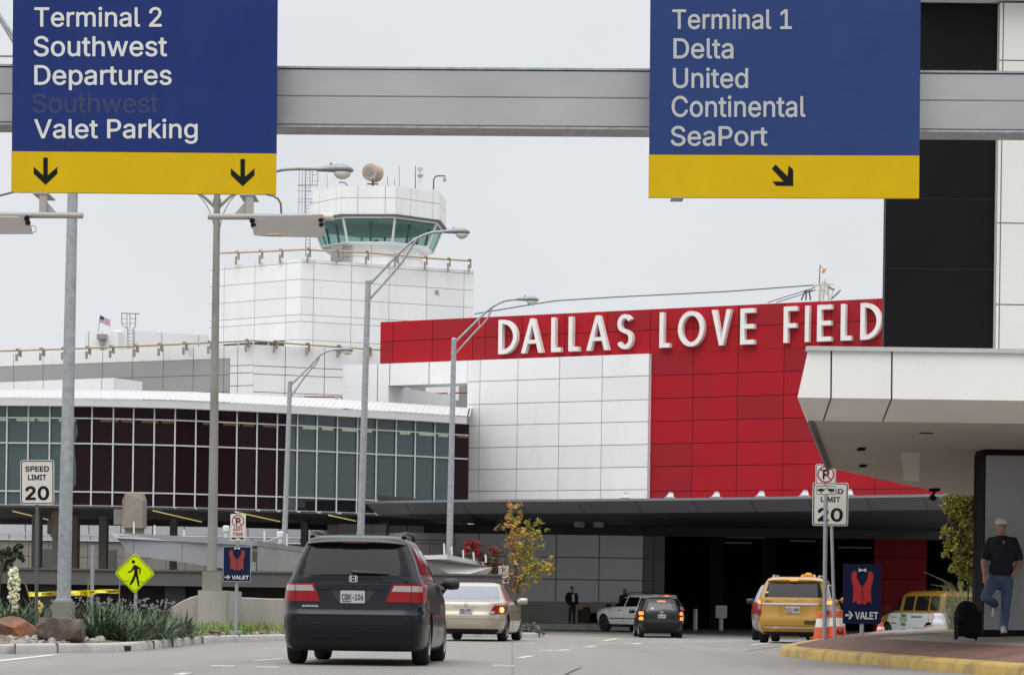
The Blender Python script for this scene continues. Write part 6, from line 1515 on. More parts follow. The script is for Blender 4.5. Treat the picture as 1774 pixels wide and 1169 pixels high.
def valet_sign(label, px, py, wpx, hpx, d, post_to, Mv, frame):
    w, h = wpx * d / F, hpx * d / F
    t = thing("valet_sign", label, "sign", post_to, 0, "navy valet signs"); c = P(px, py, d)
    mb = MB(); flat(mb, rrect(w, h, .015), 0, .03); put(mb, c); obj("panel", mb, M_navy, t, world=t.location)
    if frame:
        mb = MB(); flat_ring(mb, rrect(w * 1.0, h * 1.0, .015), rrect(w * .955, h * .965, .012), -.004, .01); put(mb, c); obj("frame", mb, M_steel, t, world=t.location)
    mb = MB()
    zt, zbv = (h * .40, -h * .19) if frame else (h * .385, -h * .185)
    H = zt - zbv; hw = w * .285 if frame else w * .29
    V = lambda x, z: (x * hw, zbv + z * H)
    left = [V(-.98, .93), V(-.72, 1.0), V(-.52, .96), V(-.5, .80), V(-.25, .62), V(-.03, .54), V(-.03, .05), V(-.3, .0), V(-.62, .12), V(-.85, .03), V(-.80, .30), V(-.80, .5), V(-.98, .75)]
    flat(mb, left, -.006, .004); flat(mb, [(-x, z) for x, z in left][::-1], -.006, .004); put(mb, c)
    vs = obj("vest", mb, Mv, t, world=t.location)
    mb = MB()
    for k in range(5): flat(mb, ring_pts(hw * .045, 8, hw * .13, zbv + H * (.12 + .095 * k)), -.008, .001)
    put(mb, c); obj("button", mb, mat("vest_button", (0.10, 0.012, 0.012), 0.6), vs, world=t.location)
    mb = MB(); bw, bh, bz = w * .10, h * .032, (h * .445 if frame else h * .395)
    flat(mb, [(-bw, bz - bh), (-bw * .2, bz - bh * .3), (bw * .2, bz - bh * .3), (bw, bz - bh), (bw, bz + bh), (bw * .2, bz + bh * .3), (-bw * .2, bz + bh * .3), (-bw, bz + bh)], -.0085, .002); put(mb, c); obj("bow_tie", mb, M_let, t, world=t.location)
    mb = MB(); zb0, zc0 = -h * .425, -h * .325
    if not frame: zb0, zc0 = -h * .42, -h * .30
    add_text(mb, "VALET", -w * .18, w * .43, zb0, zc0, lambda x, z: (x, -.006, z), bold=.035)
    m_ = (zb0 + zc0) / 2; a = (zc0 - zb0) * .55
    flat(mb, [(-w * .44, m_ - a * .25), (-w * .33, m_ - a * .25), (-w * .33, m_ + a * .25), (-w * .44, m_ + a * .25)], -.006, .002)
    flat(mb, [(-w * .36, m_ + a), (-w * .31, m_ + a), (-w * .235, m_), (-w * .31, m_ - a), (-w * .36, m_ - a), (-w * .285, m_)], -.007, .002)
    put(mb, c); obj("lettering", mb, M_let, t, world=t.location, recalc=False)
    mb = MB(); post(mb, post_to, c + Vector((0, .06, h * .4)), .036 if frame else .045); obj("post", mb, M_steel if frame else M_fix, t, world=t.location, smooth=True)
valet_sign("small framed navy valet sign with a dull red waistcoat, left of the dark minivan", 410.5, 976.5, 48.5, 61, 52.8, Vector((P(408, 1085, 52.8).x, 52.86, .2)), M_vest, True)
valet_sign("large navy valet sign with a bright red waistcoat, on the right pavement", 1493.5, 1028, 65.5, 103.5, 56, Vector((P(1493.5, 1100, 56).x, 56.05, .25)), M_vestb, False)

# pedestrian crossing diamond
d = 55.0
ped = thing("pedestrian_sign", "fluorescent yellow diamond sign with a walking figure above the green plants", "sign", Vector((P(234, 1060, d).x, d + .05, .2)))
c = P(233.5, 992.5, d); s = 70.5 * d / F / 2
def dia(k, r=.09):
    pts = []
    a = s * k
    for (x, z, dx, dz) in ((1, 0, 0, 1), (0, 1, -1, 0), (-1, 0, 0, -1), (0, -1, 1, 0)):
        base = Vector((x, z)) * a
        for j in (-1, 0, 1):
            q = Vector((x, z)) * a * (1 - r * (1 + .25 * abs(j))) + Vector((-abs(z) * 0 + (0 if x else 1) * j, (0 if z else 1) * j)) * a * r * .9 * (1 if True else 0)
            pts.append(q)
    # order points round the centre
    return [tuple(p) for p in sorted(pts, key=lambda p: math.atan2(p.y, p.x))]
mb = MB(); flat(mb, dia(1.03), 0, .01); put(mb, c); obj("plate", mb, M_lime, ped, world=ped.location)
mb = MB(); flat_ring(mb, dia(.97), dia(.93), -.002, .0015); put(mb, c); obj("border", mb, M_blk, ped, world=ped.location)
mb = MB()
k = s / 171.0   # figure traced in units of the zoomed sign (radius 171)
def fg(pts): return [((x - 1135) * k * .98, (545 - y) * k * .98) for x, y in pts]
flat(mb, ring_pts(15 * k, 20, (1122 - 1135) * k, (545 - 448) * k), -.003, .002)
flat(mb, fg([(1120, 478), (1132, 472), (1150, 478), (1162, 490), (1160, 520), (1163, 560), (1142, 560), (1128, 556), (1130, 520), (1122, 495)]), -.003, .002)      # torso
flat(mb, fg([(1121, 486), (1126, 512), (1112, 530), (1078, 543), (1073, 533), (1105, 518), (1116, 495)]), -.0045, .002)   # left arm
flat(mb, fg([(1150, 477), (1186, 500), (1184, 549), (1174, 549), (1173, 510), (1156, 500)]), -.0045, .002)   # right arm
flat(mb, fg([(1128, 555), (1147, 558), (1132, 605), (1105, 646), (1088, 642), (1112, 596)]), -.006, .002)    # leg
flat(mb, fg([(1142, 556), (1163, 552), (1170, 600), (1178, 650), (1162, 654), (1154, 605)]), -.0075, .002)   # leg
flat(mb, fg([(1050, 609), (1085, 612), (1085, 616), (1050, 613)]), -.003, .002); flat(mb, fg([(1165, 614), (1210, 617), (1210, 621), (1165, 618)]), -.003, .002)
put(mb, c); obj("walking_symbol", mb, M_blk, ped, world=ped.location)
mb = MB(); post(mb, Vector((P(234.5, 1060, d).x, d + .05, .2)), c + Vector((.02, .05, .2)), .035); obj("post", mb, M_steel, ped, world=ped.location, smooth=True)

# ------------------------------------------------------------------ concrete barrier, ramp parapet, prow canopies on the left
bar = thing("concrete_barrier", "weathered concrete barrier wall rising behind the plants and grass", "barrier", P(400, 1085, 62))
d = 62.0
def wall_slab(mb, tops, d_, th, zbase=-.1, m=0):
    A = [P(x, y, d_ if len(q) == 2 else q[2]) for q in tops for x, y in [q[:2]]]
    B = [Vector((p.x, p.y, zbase)) for p in A]
    off = Vector((0, th, 0))
    mb.grid([[b for b in B], [a + Vector((0, 0, -.02)) for a in A], [a + Vector((0, .03, 0)) for a in A], [a + off for a in A], [b + off for b in B]], m)
    for i in (0, -1): mb.poly([B[i], A[i], A[i] + off, B[i] + off], m)
mb = MB(); wall_slab(mb, [(296, 1052), (312, 1042), (328, 1034.5), (343, 1030.5), (346, 1030)], 58.2, .3); obj("ramped_end", mb, M_conc, bar, world=bar.location)
mb = MB(); wall_slab(mb, [(393, 1033), (430, 1034.5), (463, 1036), (560, 1038), (690, 1041)], 61.5, .3); obj("wall", mb, M_conc, bar, world=bar.location)
mb = MB(); a, b = P(343, 1022.5, 57.7), P(392, 1022.5, 57.7)
zpt = P(367, 1022.3, 58).z
mb.bbox((a.x, 57.7, -.1), (b.x, 61, zpt)); obj("pedestal", mb, M_conc, bar, world=bar.location)

rampw = thing("ramp_parapet", "long dark concrete ramp parapet with a shadowed gap below it behind the plants", "parapet", P(250, 1046, 75))
mb = MB()
for x0_, x1_ in ((-260, 870),):
    a, b = P(x0_, 990, 76), P(x1_, 990 + 16, 76)
    zt_p, zb_p = P(200, 988.5, 76).z, P(200, 1013, 76).z
    mb.bbox((a.x, 76, zb_p), (b.x, 76.3, zt_p)); mb.bbox((a.x, 75.95, zt_p + .003), (b.x, 76.35, zt_p + .06))
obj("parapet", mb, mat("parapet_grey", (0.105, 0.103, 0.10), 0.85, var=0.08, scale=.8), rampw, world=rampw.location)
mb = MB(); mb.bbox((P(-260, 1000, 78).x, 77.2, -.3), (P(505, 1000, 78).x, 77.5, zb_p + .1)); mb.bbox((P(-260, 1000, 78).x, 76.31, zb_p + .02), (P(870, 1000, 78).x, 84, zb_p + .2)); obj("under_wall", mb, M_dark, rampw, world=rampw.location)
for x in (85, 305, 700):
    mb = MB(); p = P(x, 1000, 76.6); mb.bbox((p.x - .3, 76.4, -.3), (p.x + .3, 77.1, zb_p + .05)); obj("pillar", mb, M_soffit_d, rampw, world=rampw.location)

pr = thing("ramp_canopy", "pale grey panelled prow canopy with a pointed left end over the lower roadway", "canopy", P(350, 1046, 88))
zpt_ = ZOF(200, 921, 85); 
topL = [(193, 921.5), (300, 927.5), (375, 931.5), (436, 935.3)]
dT = [depth_for_z(x, y, zpt_) for x, y in topL]
mb = MB()
T = [P(x, y, dd) for (x, y), dd in zip(topL, dT)]
cz = .19
mb.grid([[t_ + Vector((0, .5, .003)) for t_ in T], [t_ + Vector((0, 0, .003)) for t_ in T], [t_ + Vector((.10 * (i == 0), .02, -cz)) for i, t_ in enumerate(T)]])
obj("coping", mb, mat("coping_grey", (0.40, 0.41, 0.43), 0.45), pr, world=pr.location, recalc=False)
def on(px, py, dd): return P(px, py, dd)
mb = MB()
dd = lambda x: depth_for_z(x, lerp_tab(topL, x), zpt_) + .12
segs = [((201, 930), (231, 931.5), (231, 962), (226, 959)), ((231.8, 931.5), (315, 935), (315, 973), (231.8, 962.2)), ((315.8, 935), (436, 941), (436, 992), (315.8, 973.2))]
for sg in segs:
    mb.prism([P(x, y, dd(x)) for x, y in sg], (0, .25, 0))
obj("fascia", mb, M_greyl, pr, world=pr.location)
mb = MB(); mb.prism([P(x, y, dd(x) + .2) for x, y in ((201, 930), (436, 940), (436, 990), (231, 961))], (0, .2, 0)); mb.prism([T[0] + Vector((0.2, .3, -.1)), T[-1] + Vector((0, .3, -.1)), T[-1] + Vector((0, 12, -.1)), T[0] + Vector((4, 12, -.1))], (0, 0, -.1)); obj("core", mb, M_dark, pr, world=pr.location)
for x, y in ((232, 903), (268, 909), (319, 917)):
    mb = MB(); p = P(x, lerp_tab(topL, x), dd(x)); mb.tube([p, P(x, y, dd(x))], .03, 5); obj("stub_post", mb, M_whitem, pr, world=pr.location)
def bollard_light(px, py, d_):
    p = P(px, py, d_); mb = MB(); mb.lathe([(.05, 0), (.06, .18), (.11, .22), (.12, .38), (.08, .42)], 12, 0, Matrix.Translation(p)); return mb
mb = bollard_light(391.5, 931, 90); obj("coping_lamp", mb, M_whitem, pr, world=pr.location, smooth=True)
# entrance block right of the valet sign
eb = thing("lower_entrance_block", "grey concrete entrance block with an overhanging roof edge beside the small valet sign", "building", P(480, 1046, 90))
mb = MB()
zE = ZOF(440, 936.5, 88)
pts = [(436, 936.5), (445, 935.5), (520, 946.5), (640, 962), (760, 976)]
T = [P(x, y, depth_for_z(x, y, zE)) for x, y in pts]
mb.grid([[t_ + Vector((0, .8, .003)) for t_ in T], [t_ + Vector((0, 0, .003)) for t_ in T], [t_ + Vector((0, 0, -.17)) for t_ in T], [t_ + Vector((0, .25, -.20)) for t_ in T]]); obj("roof_edge", mb, mat("roof_edge_grey", (0.27, 0.27, 0.275), .5), eb, world=eb.location, recalc=False)
mb = MB(); zF = ZOF(445, 991, 88.3)
mb.grid([[t_ + Vector((0, .25, -.2)) for t_ in T[1:]], [Vector((t_.x, t_.y + .25, zF)) for t_ in T[1:]], [Vector((t_.x, t_.y + 1.2, zF)) for t_ in T[1:]]]); mb.prism([T[0] + Vector((0, .6, -.05)), T[-1] + Vector((0, .6, -.05)), T[-1] + Vector((0, 10, -.05)), T[0] + Vector((0, 10, -.05))], (0, 0, -.1))
obj("beam", mb, mat("block_grey", (0.30, 0.295, 0.28), .8, var=.08, scale=.8), eb, world=eb.location, recalc=False)
M_colg = mat("column_grey", (0.33, 0.335, 0.345), .7, var=.05)
for x0_, x1_, dd_ in ((435, 443.5, 87.8), (478, 483, 91.5)):
    a, b = P(x0_, 1000, dd_), P(x1_, 1000, dd_); mb = MB(); mb.bbox((a.x, dd_, -.3), (b.x, dd_ + .25, zF + .35 if x0_ < 440 else zF)); obj("column", mb, M_colg, eb, world=eb.location)
mb = MB(); a, b = P(392, 1000, 90), P(434, 1000, 90); mb.bbox((a.x, 90, -.3), (b.x, 90.3, zF)); a, b = P(456, 1000, 94), P(477, 1000, 94); mb.bbox((a.x, 94, -.3), (b.x, 94.3, zF)); obj("inner_wall", mb, M_concd, eb, world=eb.location)
mb = MB(); a, b = P(375, 1000, 99), P(760, 1000, 99); mb.bbox((a.x, 99, -.3), (b.x, 99.3, zF + .3)); obj("dark_recess", mb, mat("recess_dark", (0.03, 0.034, 0.03), .7, var=.3, scale=.5), eb, world=eb.location)
mb = MB(); a, b = P(445, 1000, 98.5), P(470, 1000, 98.5); mb.bbox((a.x, 98.4, ZOF(450, 1000, 98)), (b.x, 98.9, ZOF(450, 993, 98))); obj("small_sign", mb, M_concd, eb, world=eb.location)
for x, y, y2 in ((458, 939, 918), (497, 945, 924)):
    p, q = P(x, y, 90), P(x, y2, 90); mb = MB(); mb.tube([p, q], .03, 5); obj("stub_post", mb, M_whitem, eb, world=eb.location)
mb = bollard_light(485, 941, 90.5); obj("coping_lamp", mb, M_whitem, eb, world=eb.location, smooth=True)
mb = MB(); mb.tube([P(462, 938, 90), P(485, 930, 90)], .025, 5); obj("thin_pipe", mb, M_steel, eb, world=eb.location)
# right prow seen beside the minivan
pw_ = thing("prow_canopy", "small pale wedge shaped canopy end pointing right, above the beige sedan", "canopy", P(800, 1050, 86))
mb = MB(); zW = ZOF(775, 959.5, 84)
pts = [(690, 966), (735, 961.5), (775, 960.2), (858, 977)]
T = [P(x, y, depth_for_z(x, y, zW)) for x, y in pts]
mb.grid([[t_ + Vector((0, .4, .003)) for t_ in T], [t_ + Vector((0, 0, .003)) for t_ in T], [t_ + Vector((-.04 * (i == 3), 0, -.16)) for i, t_ in enumerate(T)]]); obj("coping", mb, mat("prow_coping", (0.50, 0.50, 0.49), .5), pw_, world=pw_.location, recalc=False)
mb = MB(); mb.prism([P(690, 972, 86), P(735, 968.5, 84.5), P(775, 968, 84.3), P(852, 982, 91), P(833, 1004, 91), P(790, 1001, 85), P(735, 998, 85), P(690, 1000, 86)], (0, 3.0, 0)); obj("fascia", mb, mat("prow_white", (0.58, 0.57, 0.54), .6, var=.1, scale=.9, dark=(.40, .38, .34), dscale=.7, damt=.5), pw_, world=pw_.location)
mb = MB(); mb.bbox((P(640, 1000, 88).x, 87, -.3), (P(815, 1000, 88).x, 90, ZOF(760, 1000, 87))); obj("support_wall", mb, mat("prow_support", (0.06, .055, .05), .8), pw_, world=pw_.location)
for x, yb_, yt_ in ((770, 960, 941), (783, 961, 946), (803, 966, 952), (821, 970, 956), (842, 974, 960)):
    mb = MB(); p = P(x, yb_, 85); mb.tube([p, P(x - 1, yt_, 85)], .03, 5); obj("stub_post", mb, M_whitem, pw_, world=pw_.location)
# grey pieces seen between the lamp posts right of the concourse
pc = thing("pedestrian_bridge_wall", "grey panelled wall piece seen below the dark canopy tip above the minivan", "wall", P(700, 1050, 132))
mb = MB(); Wq = Wall(588, 907, 124, 669, 908); panel_wall(mb, Wq, 0, Wq.u(669, 910), 2.2, Wq.z, [Wq.u(x, 910) for x in (625, 645)], [Wq.zz(600, 919)], gap=.04, thick=.4); obj("panel", mb, [mat("bridge_grey", (0.17, 0.17, 0.175), .6), M_joint], pc, world=pc.location)
mb = MB(); Wq = Wall(704, 922, 122, 790, 924.5); panel_wall(mb, Wq, 0, Wq.u(790, 924), -.2, Wq.z, [Wq.u(745, 930)], [Wq.zz(740, 935), Wq.zz(740, 941)], gap=.04, thick=2); obj("panel", mb, [mat("bridge_pale", (0.34, 0.335, 0.33), .6), M_joint], pc, world=pc.location)
# ------------------------------------------------------------------ vehicles
M_tyre = mat("tyre_rubber", (0.012, 0.012, 0.013), 0.85, var=0.2, scale=12)
M_rim = mat("alloy_rim", (0.42, 0.43, 0.44), 0.35, metal=0.8)
M_rimd = mat("dark_rim", (0.07, 0.07, 0.075), 0.4, metal=0.5)
M_under = mat("underbody_black", (0.008, 0.008, 0.008), 0.8)
M_trim = mat("black_trim", (0.012, 0.012, 0.013), 0.5)
M_chrome = mat("chrome", (0.62, 0.63, 0.65), 0.18, metal=0.9)
M_platew = mat("plate_white", (0.43, 0.44, 0.46), 0.5, var=0.05, scale=30)
M_plateink = mat("plate_ink", (0.02, 0.025, 0.05), 0.6)
M_lampr = mat("tail_red", (0.24, 0.004, 0.008), 0.25, coat=0.1, spec=.2, var=0.1, scale=14)
M_lampw = mat("tail_clear", (0.32, 0.28, 0.265), 0.2, coat=0.5, var=0.12, scale=25)
M_brake = mat("brake_lit", (0.8, 0.05, 0.02), 0.4, emit=(1.0, 0.10, 0.02), estr=3.0)
M_brakeh = mat("brake_lit_hot", (0.9, 0.2, 0.05), 0.4, emit=(1.0, 0.15, 0.025), estr=3.0)
M_turn = mat("indicator_lit", (0.9, 0.5, 0.1), 0.4, emit=(1.0, 0.55, 0.06), estr=4.0)
M_head = mat("headlamp_glass", (0.55, 0.56, 0.58), 0.1, coat=0.5)
M_carglass = mat("car_glass_dark", (0.012, 0.0135, 0.015), 0.05, spec=0.22)
def paint(name, col, metal=0.25, rough=0.35): return mat(name, col, rough, metal=metal, var=0.03, scale=2, coat=0.8)

class Body:
    """car shell as a stack of rounded slices: rows of (z, y_rear, y_front, half_width); y runs forward from the rear bumper"""
    def __init__(s, rows, nr=6.0, nf=5.0):
        s.rows = rows; s.nr = nr; s.nf = nf
    def row(s, z):
        r = s.rows
        if z <= r[0][0]: return r[0][1:]
        for i in range(len(r) - 1):
            if z <= r[i + 1][0]:
                t = (z - r[i][0]) / (r[i + 1][0] - r[i][0])
                out = []
                for k in (1, 2, 3):
                    p0 = r[max(i - 1, 0)]; p1 = r[i]; p2 = r[i + 1]; p3 = r[min(i + 2, len(r) - 1)]
                    h = p2[0] - p1[0]
                    s1 = (p2[k] - p1[k]) / h
                    a = (p1[k] - p0[k]) / max(p1[0] - p0[0], 1e-6) if i else s1; b = (p3[k] - p2[k]) / max(p3[0] - p2[0], 1e-6) if i < len(r) - 2 else s1
                    m0 = 0 if a * s1 <= 0 else 2 * a * s1 / (a + s1); m1 = 0 if b * s1 <= 0 else 2 * b * s1 / (b + s1)   # monotone
                    t2, t3 = t * t, t * t * t
                    out.append((2 * t3 - 3 * t2 + 1) * p1[k] + (t3 - 2 * t2 + t) * h * m0 + (-2 * t3 + 3 * t2) * p2[k] + (t3 - t2) * h * m1)
                return out
        return r[-1][1:]
    def rear(s, x, z):
        yr, yf, w = s.row(z); ym = (yr + yf) / 2; q = min(abs(x) / w, .999)
        return Vector((x, ym - (ym - yr) * (1 - q ** s.nr) ** (1 / s.nr), z))
    def front(s, x, z):
        yr, yf, w = s.row(z); ym = (yr + yf) / 2; q = min(abs(x) / w, .999)
        return Vector((x, ym + (yf - ym) * (1 - q ** s.nf) ** (1 / s.nf), z))
    def side(s, y, z, sg):
        yr, yf, w = s.row(z); ym = (yr + yf) / 2; h = (yf - ym)
        n = s.nr if y < ym else s.nf
        q = min(abs(y - ym) / h, .999); return Vector((sg * w * (1 - q ** n) ** (1 / n), y, z))
    def shell(s, mats, arches=(), arch_r=.37, hw=1.2, zsplit=None):
        zs = []
        for i in range(len(s.rows) - 1):
            a, b = s.rows[i][0], s.rows[i + 1][0]
            n = max(2, int((b - a) / .05))
            zs += [a + (b - a) * k / n for k in range(n)]
        zs.append(s.rows[-1][0])
        mb = MB(); N = 96; g = []
        for z in zs:
            yr, yf, w = s.row(z); ym = (yr + yf) / 2; ring = []
            for k in range(N):
                a = 2 * math.pi * k / N; c, sn = math.cos(a), math.sin(a)
                n = s.nf if sn > 0 else s.nr
                h = (yf - ym) if sn > 0 else (ym - yr)
                ring.append((w * math.copysign(abs(c) ** (2 / n), c), ym + h * math.copysign(abs(sn) ** (2 / n), sn), z))
            g.append(ring)
        idx = mb.grid(g, 0, True); mb.face(idx[0][::-1]); mb.face(idx[-1])
        me = bpy.data.meshes.new("body"); me.from_pydata(mb.v, [], mb.f)
        bm = bmesh.new(); bm.from_mesh(me); bmesh.ops.recalc_face_normals(bm, faces=bm.faces[:]); bm.to_mesh(me); bm.free()
        o = bpy.data.objects.new("body", me); COL.objects.link(o)
        cut = MB()
        for (y, z) in arches:
            for sg in (-1, 1):
                cut.lathe([(arch_r, -.17), (arch_r, .3)], 32, 0, Matrix.Translation((sg * hw, y, z)) @ Matrix.Rotation(R(90), 4, 'Y') @ Matrix.Scale(1, 4))
        cm = bpy.data.meshes.new("cut"); cm.from_pydata(cut.v, [], cut.f)
        bm = bmesh.new(); bm.from_mesh(cm); bmesh.ops.recalc_face_normals(bm, faces=bm.faces[:]); bm.to_mesh(cm); bm.free()
        co = bpy.data.objects.new("cut", cm); COL.objects.link(co)
        md = o.modifiers.new("b", 'BOOLEAN'); md.operation = 'DIFFERENCE'; md.object = co; md.solver = 'EXACT'
        dg = bpy.context.evaluated_depsgraph_get(); dg.update()
        res = bpy.data.meshes.new_from_object(o.evaluated_get(dg))
        bpy.data.objects.remove(o); bpy.data.objects.remove(co)
        res.materials.clear()
        for m in mats: res.materials.append(m)
        yc = [a[0] for a in arches]
        for p in res.polygons:
            c = p.center; p.use_smooth = True; p.material_index = 0
            if c.z < s.rows[0][0] + .04: p.material_index = 1
            for y, z in arches:       # inside of a wheel well
                if abs(math.hypot(c.y - y, c.z - z) - arch_r) < .03 and abs(p.normal.x) < .5 or (math.hypot(c.y - y, c.z - z) < arch_r - .01 and abs(c.x) < s.row(.6)[2] - .1): p.material_index = 1
            if zsplit and zsplit(c) and p.material_index == 0: p.material_index = 2
        res.set_sharp_from_angle(angle=R(38))
        return res
    def patch(s, poly, where, off=.006, nx=14, nz=10, sg=1, mb=None, m=0, skirt=.03):
        """outline in (x, z) or (y, z) laid on the shell, off metres proud of it"""
        mb = mb or MB()
        f = {'rear': lambda a, z: s.rear(a, z), 'front': lambda a, z: s.front(a, z), 'side': lambda a, z: s.side(a, z, sg)}[where]
        def pos(a, z, o):
            e = .01; p = f(a, z); du = f(a + e, z) - f(a - e, z); dv = f(a, z + e) - f(a, z - e)
            n = du.cross(dv)
            if n.length < 1e-9: n = Vector((0, -1, 0))
            n.normalize()
            ref = {'rear': Vector((0, -1, .2)), 'front': Vector((0, 1, .2)), 'side': Vector((sg, 0, .2))}[where]
            if n.dot(ref) < 0: n = -n
            return p + n * o
        zlo, zhi = min(p[1] for p in poly), max(p[1] for p in poly); rows = []
        zl = [zlo + (zhi - zlo) * (k / nz) for k in range(nz + 1)]
        for q in sorted({p[1] for p in poly}):
            if min(abs(q - z) for z in zl) > 1e-6: zl.append(q)
        for z in sorted(zl):
            zz = min(max(z, zlo + 1e-5), zhi - 1e-5); xs = []
            for i in range(len(poly)):
                (x0, z0), (x1, z1) = poly[i], poly[(i + 1) % len(poly)]
                if (z0 - zz) * (z1 - zz) <= 0 and abs(z1 - z0) > 1e-9: xs.append(x0 + (x1 - x0) * (zz - z0) / (z1 - z0))
            if len(xs) >= 2: rows.append((z, min(xs), max(xs)))
        def gr(o): return [[pos(a + (b - a) * k / nx, z, o) for k in range(nx + 1)] for z, a, b in rows]
        G1 = gr(off); mb.grid(G1, m)
        G0 = gr(-skirt)
        ed1 = G1[0] + [r[-1] for r in G1[1:]] + G1[-1][::-1][1:] + [r[0] for r in G1[::-1][1:]]
        ed0 = G0[0] + [r[-1] for r in G0[1:]] + G0[-1][::-1][1:] + [r[0] for r in G0[::-1][1:]]
        mb.grid([ed1, ed0], m)
        return mb
def rnd(pts, r=.25, n=3):
    """rounded corners of a polygon; r as share of the shorter neighbour edge"""
    out = []; L = len(pts)
    for i in range(L):
        a, b, c = Vector(pts[i - 1]), Vector(pts[i]), Vector(pts[(i + 1) % L])
        k = r * min((a - b).length, (c - b).length)
        p, q = b + (a - b).normalized() * k, b + (c - b).normalized() * k
        for j in range(n + 1):
            t = j / n; out.append(tuple((1 - t) ** 2 * p + 2 * t * (1 - t) * b + t * t * q))
    return out
def wheel_mesh(rad, wid, seg=36):
    mb = MB(); w = wid / 2; ax = Matrix.Rotation(R(90), 4, 'Y')
    mb.lathe([(rad * .62, -w * .9), (rad * .9, -w), (rad * .975, -w * .82), (rad, -w * .6), (rad, w * .6), (rad * .975, w * .82), (rad * .9, w), (rad * .62, w * .9)], seg, 0, ax); return mb
def rim_mesh(rad, wid, spokes=7):
    mb = MB(); w = wid / 2; ax = Matrix.Rotation(R(90), 4, 'Y')
    o = rad * .64
    for sgn in (1, -1):
        mb.grid([[ax @ Vector((r * math.cos(2 * math.pi * k / 30), r * math.sin(2 * math.pi * k / 30), sgn * z)) for k in range(30)] for r, z in ((o, w * .93), (o * .93, w * .98), (o * .88, w * .70))], 0, True)
        mb.lathe([(.01, sgn * w * .3), (rad * .15, sgn * w * .3), (rad * .15, sgn * w * .88), (.01, sgn * w * .92)], 14, 0, ax)
        for k in range(spokes):
            a = 2 * math.pi * k / spokes; c, sn = math.cos(a), math.sin(a); t = Vector((-sn, c, 0)); d_ = Vector((c, sn, 0))
            q = [d_ * rad * .1 + t * rad * .075, d_ * rad * .1 - t * rad * .075, d_ * o * .93 - t * rad * .055, d_ * o * .93 + t * rad * .055]
            mb.prism([ax @ (p + Vector((0, 0, sgn * w * .86))) for p in q], ax @ Vector((0, 0, -sgn * w * .3)))
    mb.lathe([(rad * .60, -w * .5), (rad * .60, w * .5)], 24, 1, ax)
    return mb
def wheels(t, B, ys, rad, wid, track, M_r=None, spokes=7):
    tm = None
    for y in ys:
        for sg in (-1, 1):
            if tm is None:
                tw = obj("wheel", wheel_mesh(rad, wid), M_tyre, t, smooth=True, angle=40); rm = obj("rim", rim_mesh(rad, wid, spokes), [M_r or M_rim, M_under], tw); tm = tw
                tw.location = (sg * track, y, rad)
            else:
                c = tm.copy(); COL.objects.link(c); c.parent = t; c.location = (sg * track, y, rad)
                r2 = rm.copy(); COL.objects.link(r2); r2.parent = c
def car(name, label, px, py_d, d, yaw, rows, mats, wb, rear_off, rad, track, nr=6, nf=5, z0=None, arch_r=None, M_r=None, zsplit=None, group=None, cat="car", wid=.22, spokes=7):
    """px: photo x of the middle of the rear bumper, d: its distance"""
    x = XOF(px, d, 1090)
    t = thing(name, label, cat, (x, d, gz(d + 2) if z0 is None else z0), yaw, group)
    B = Body(rows, nr, nf); ys = (rear_off, rear_off + wb)
    me = B.shell(mats, [(y, rad) for y in ys], arch_r or rad * 1.13, rows[2][3] + .03, zsplit)
    raw_obj("body", me, [], t)
    wheels(t, B, ys, rad, wid, track, M_r, spokes)
    return t, B
def glass_side(t, B, polys, M=None, name="side_window"):
    for sg in (-1, 1):
        for pl in polys: obj(name, B.patch(rnd(pl, .18), 'side', .004, sg=sg), M or M_carglass, t, smooth=True)
def mirror(t, y, z, w, sg, M, L=.14):
    mb = MB(); rows = []
    for k, (dx, s) in enumerate(((0, .3), (.03, .35), (.06, .9), (.15, 1.0), (.24, .92), (.27, .6))):
        rows.append([(sg * (w + dx), y + .07 * s * math.cos(a), z + .085 * s * math.sin(a)) for a in [2 * math.pi * q / 12 for q in range(12)]])
    mb.grid(rows, 0, True); mb.poly(rows[0]); mb.poly(rows[-1]); obj("mirror", mb, M, t, smooth=True, angle=50)
def plate(t, B, text, zc, w=.305, h=.155, x=0, tilt=0, blue=False):
    p = B.rear(x, zc); q = B.rear(x, zc - .08); y = min(p.y, q.y) - .022
    mb = MB(); flat(mb, rrect(w, h, .015, 3, x, zc), y, .02); pl = obj("licence_plate", mb, M_platew, t)
    mb = MB(); add_text(mb, text, x - w * .44, x + w * .44, zc - h * .25, zc + h * .22, lambda a, z: (a, y - .002, z), bold=.03)
    mb.bbox((x - w * .42, y - .0015, zc - h * .42), (x - w * .05, y - .0005, zc - h * .34)); obj("plate_number", mb, M_plateink, pl, recalc=False)

# --- dark slate minivan in front
Mv = mat("slate_paint", (0.0065, 0.0085, 0.0125), .3, metal=.1, var=.05, scale=2, coat=.28, spec=.2)
van_rows = [(.19, .30, 4.75, .90), (.26, .09, 4.95, .955), (.40, .02, 5.08, .972), (.60, .0, 5.12, .98), (.68, .0, 5.12, .98), (.715, .035, 5.11, .978), (.85, .06, 5.02, .975), (1.0, .085, 4.55, .958), (1.08, .095, 4.15, .935),
            (1.16, .115, 3.85, .895), (1.24, .145, 3.68, .86), (1.40, .225, 3.35, .805), (1.54, .30, 3.05, .745), (1.61, .34, 2.88, .71), (1.655, .36, 2.75, .685), (1.70, .42, 2.55, .64), (1.735, .62, 2.25, .54), (1.755, 1.0, 1.85, .35)]
t, B = car("minivan", "dark slate minivan driving away in the near lane, licence plate CBK 106", 609.5, 0, 34.4, R(-2.5), van_rows, [Mv, M_under], 3.0, 1.02, .335, .845, nr=9, nf=4.5, cat="minivan", wid=.225)
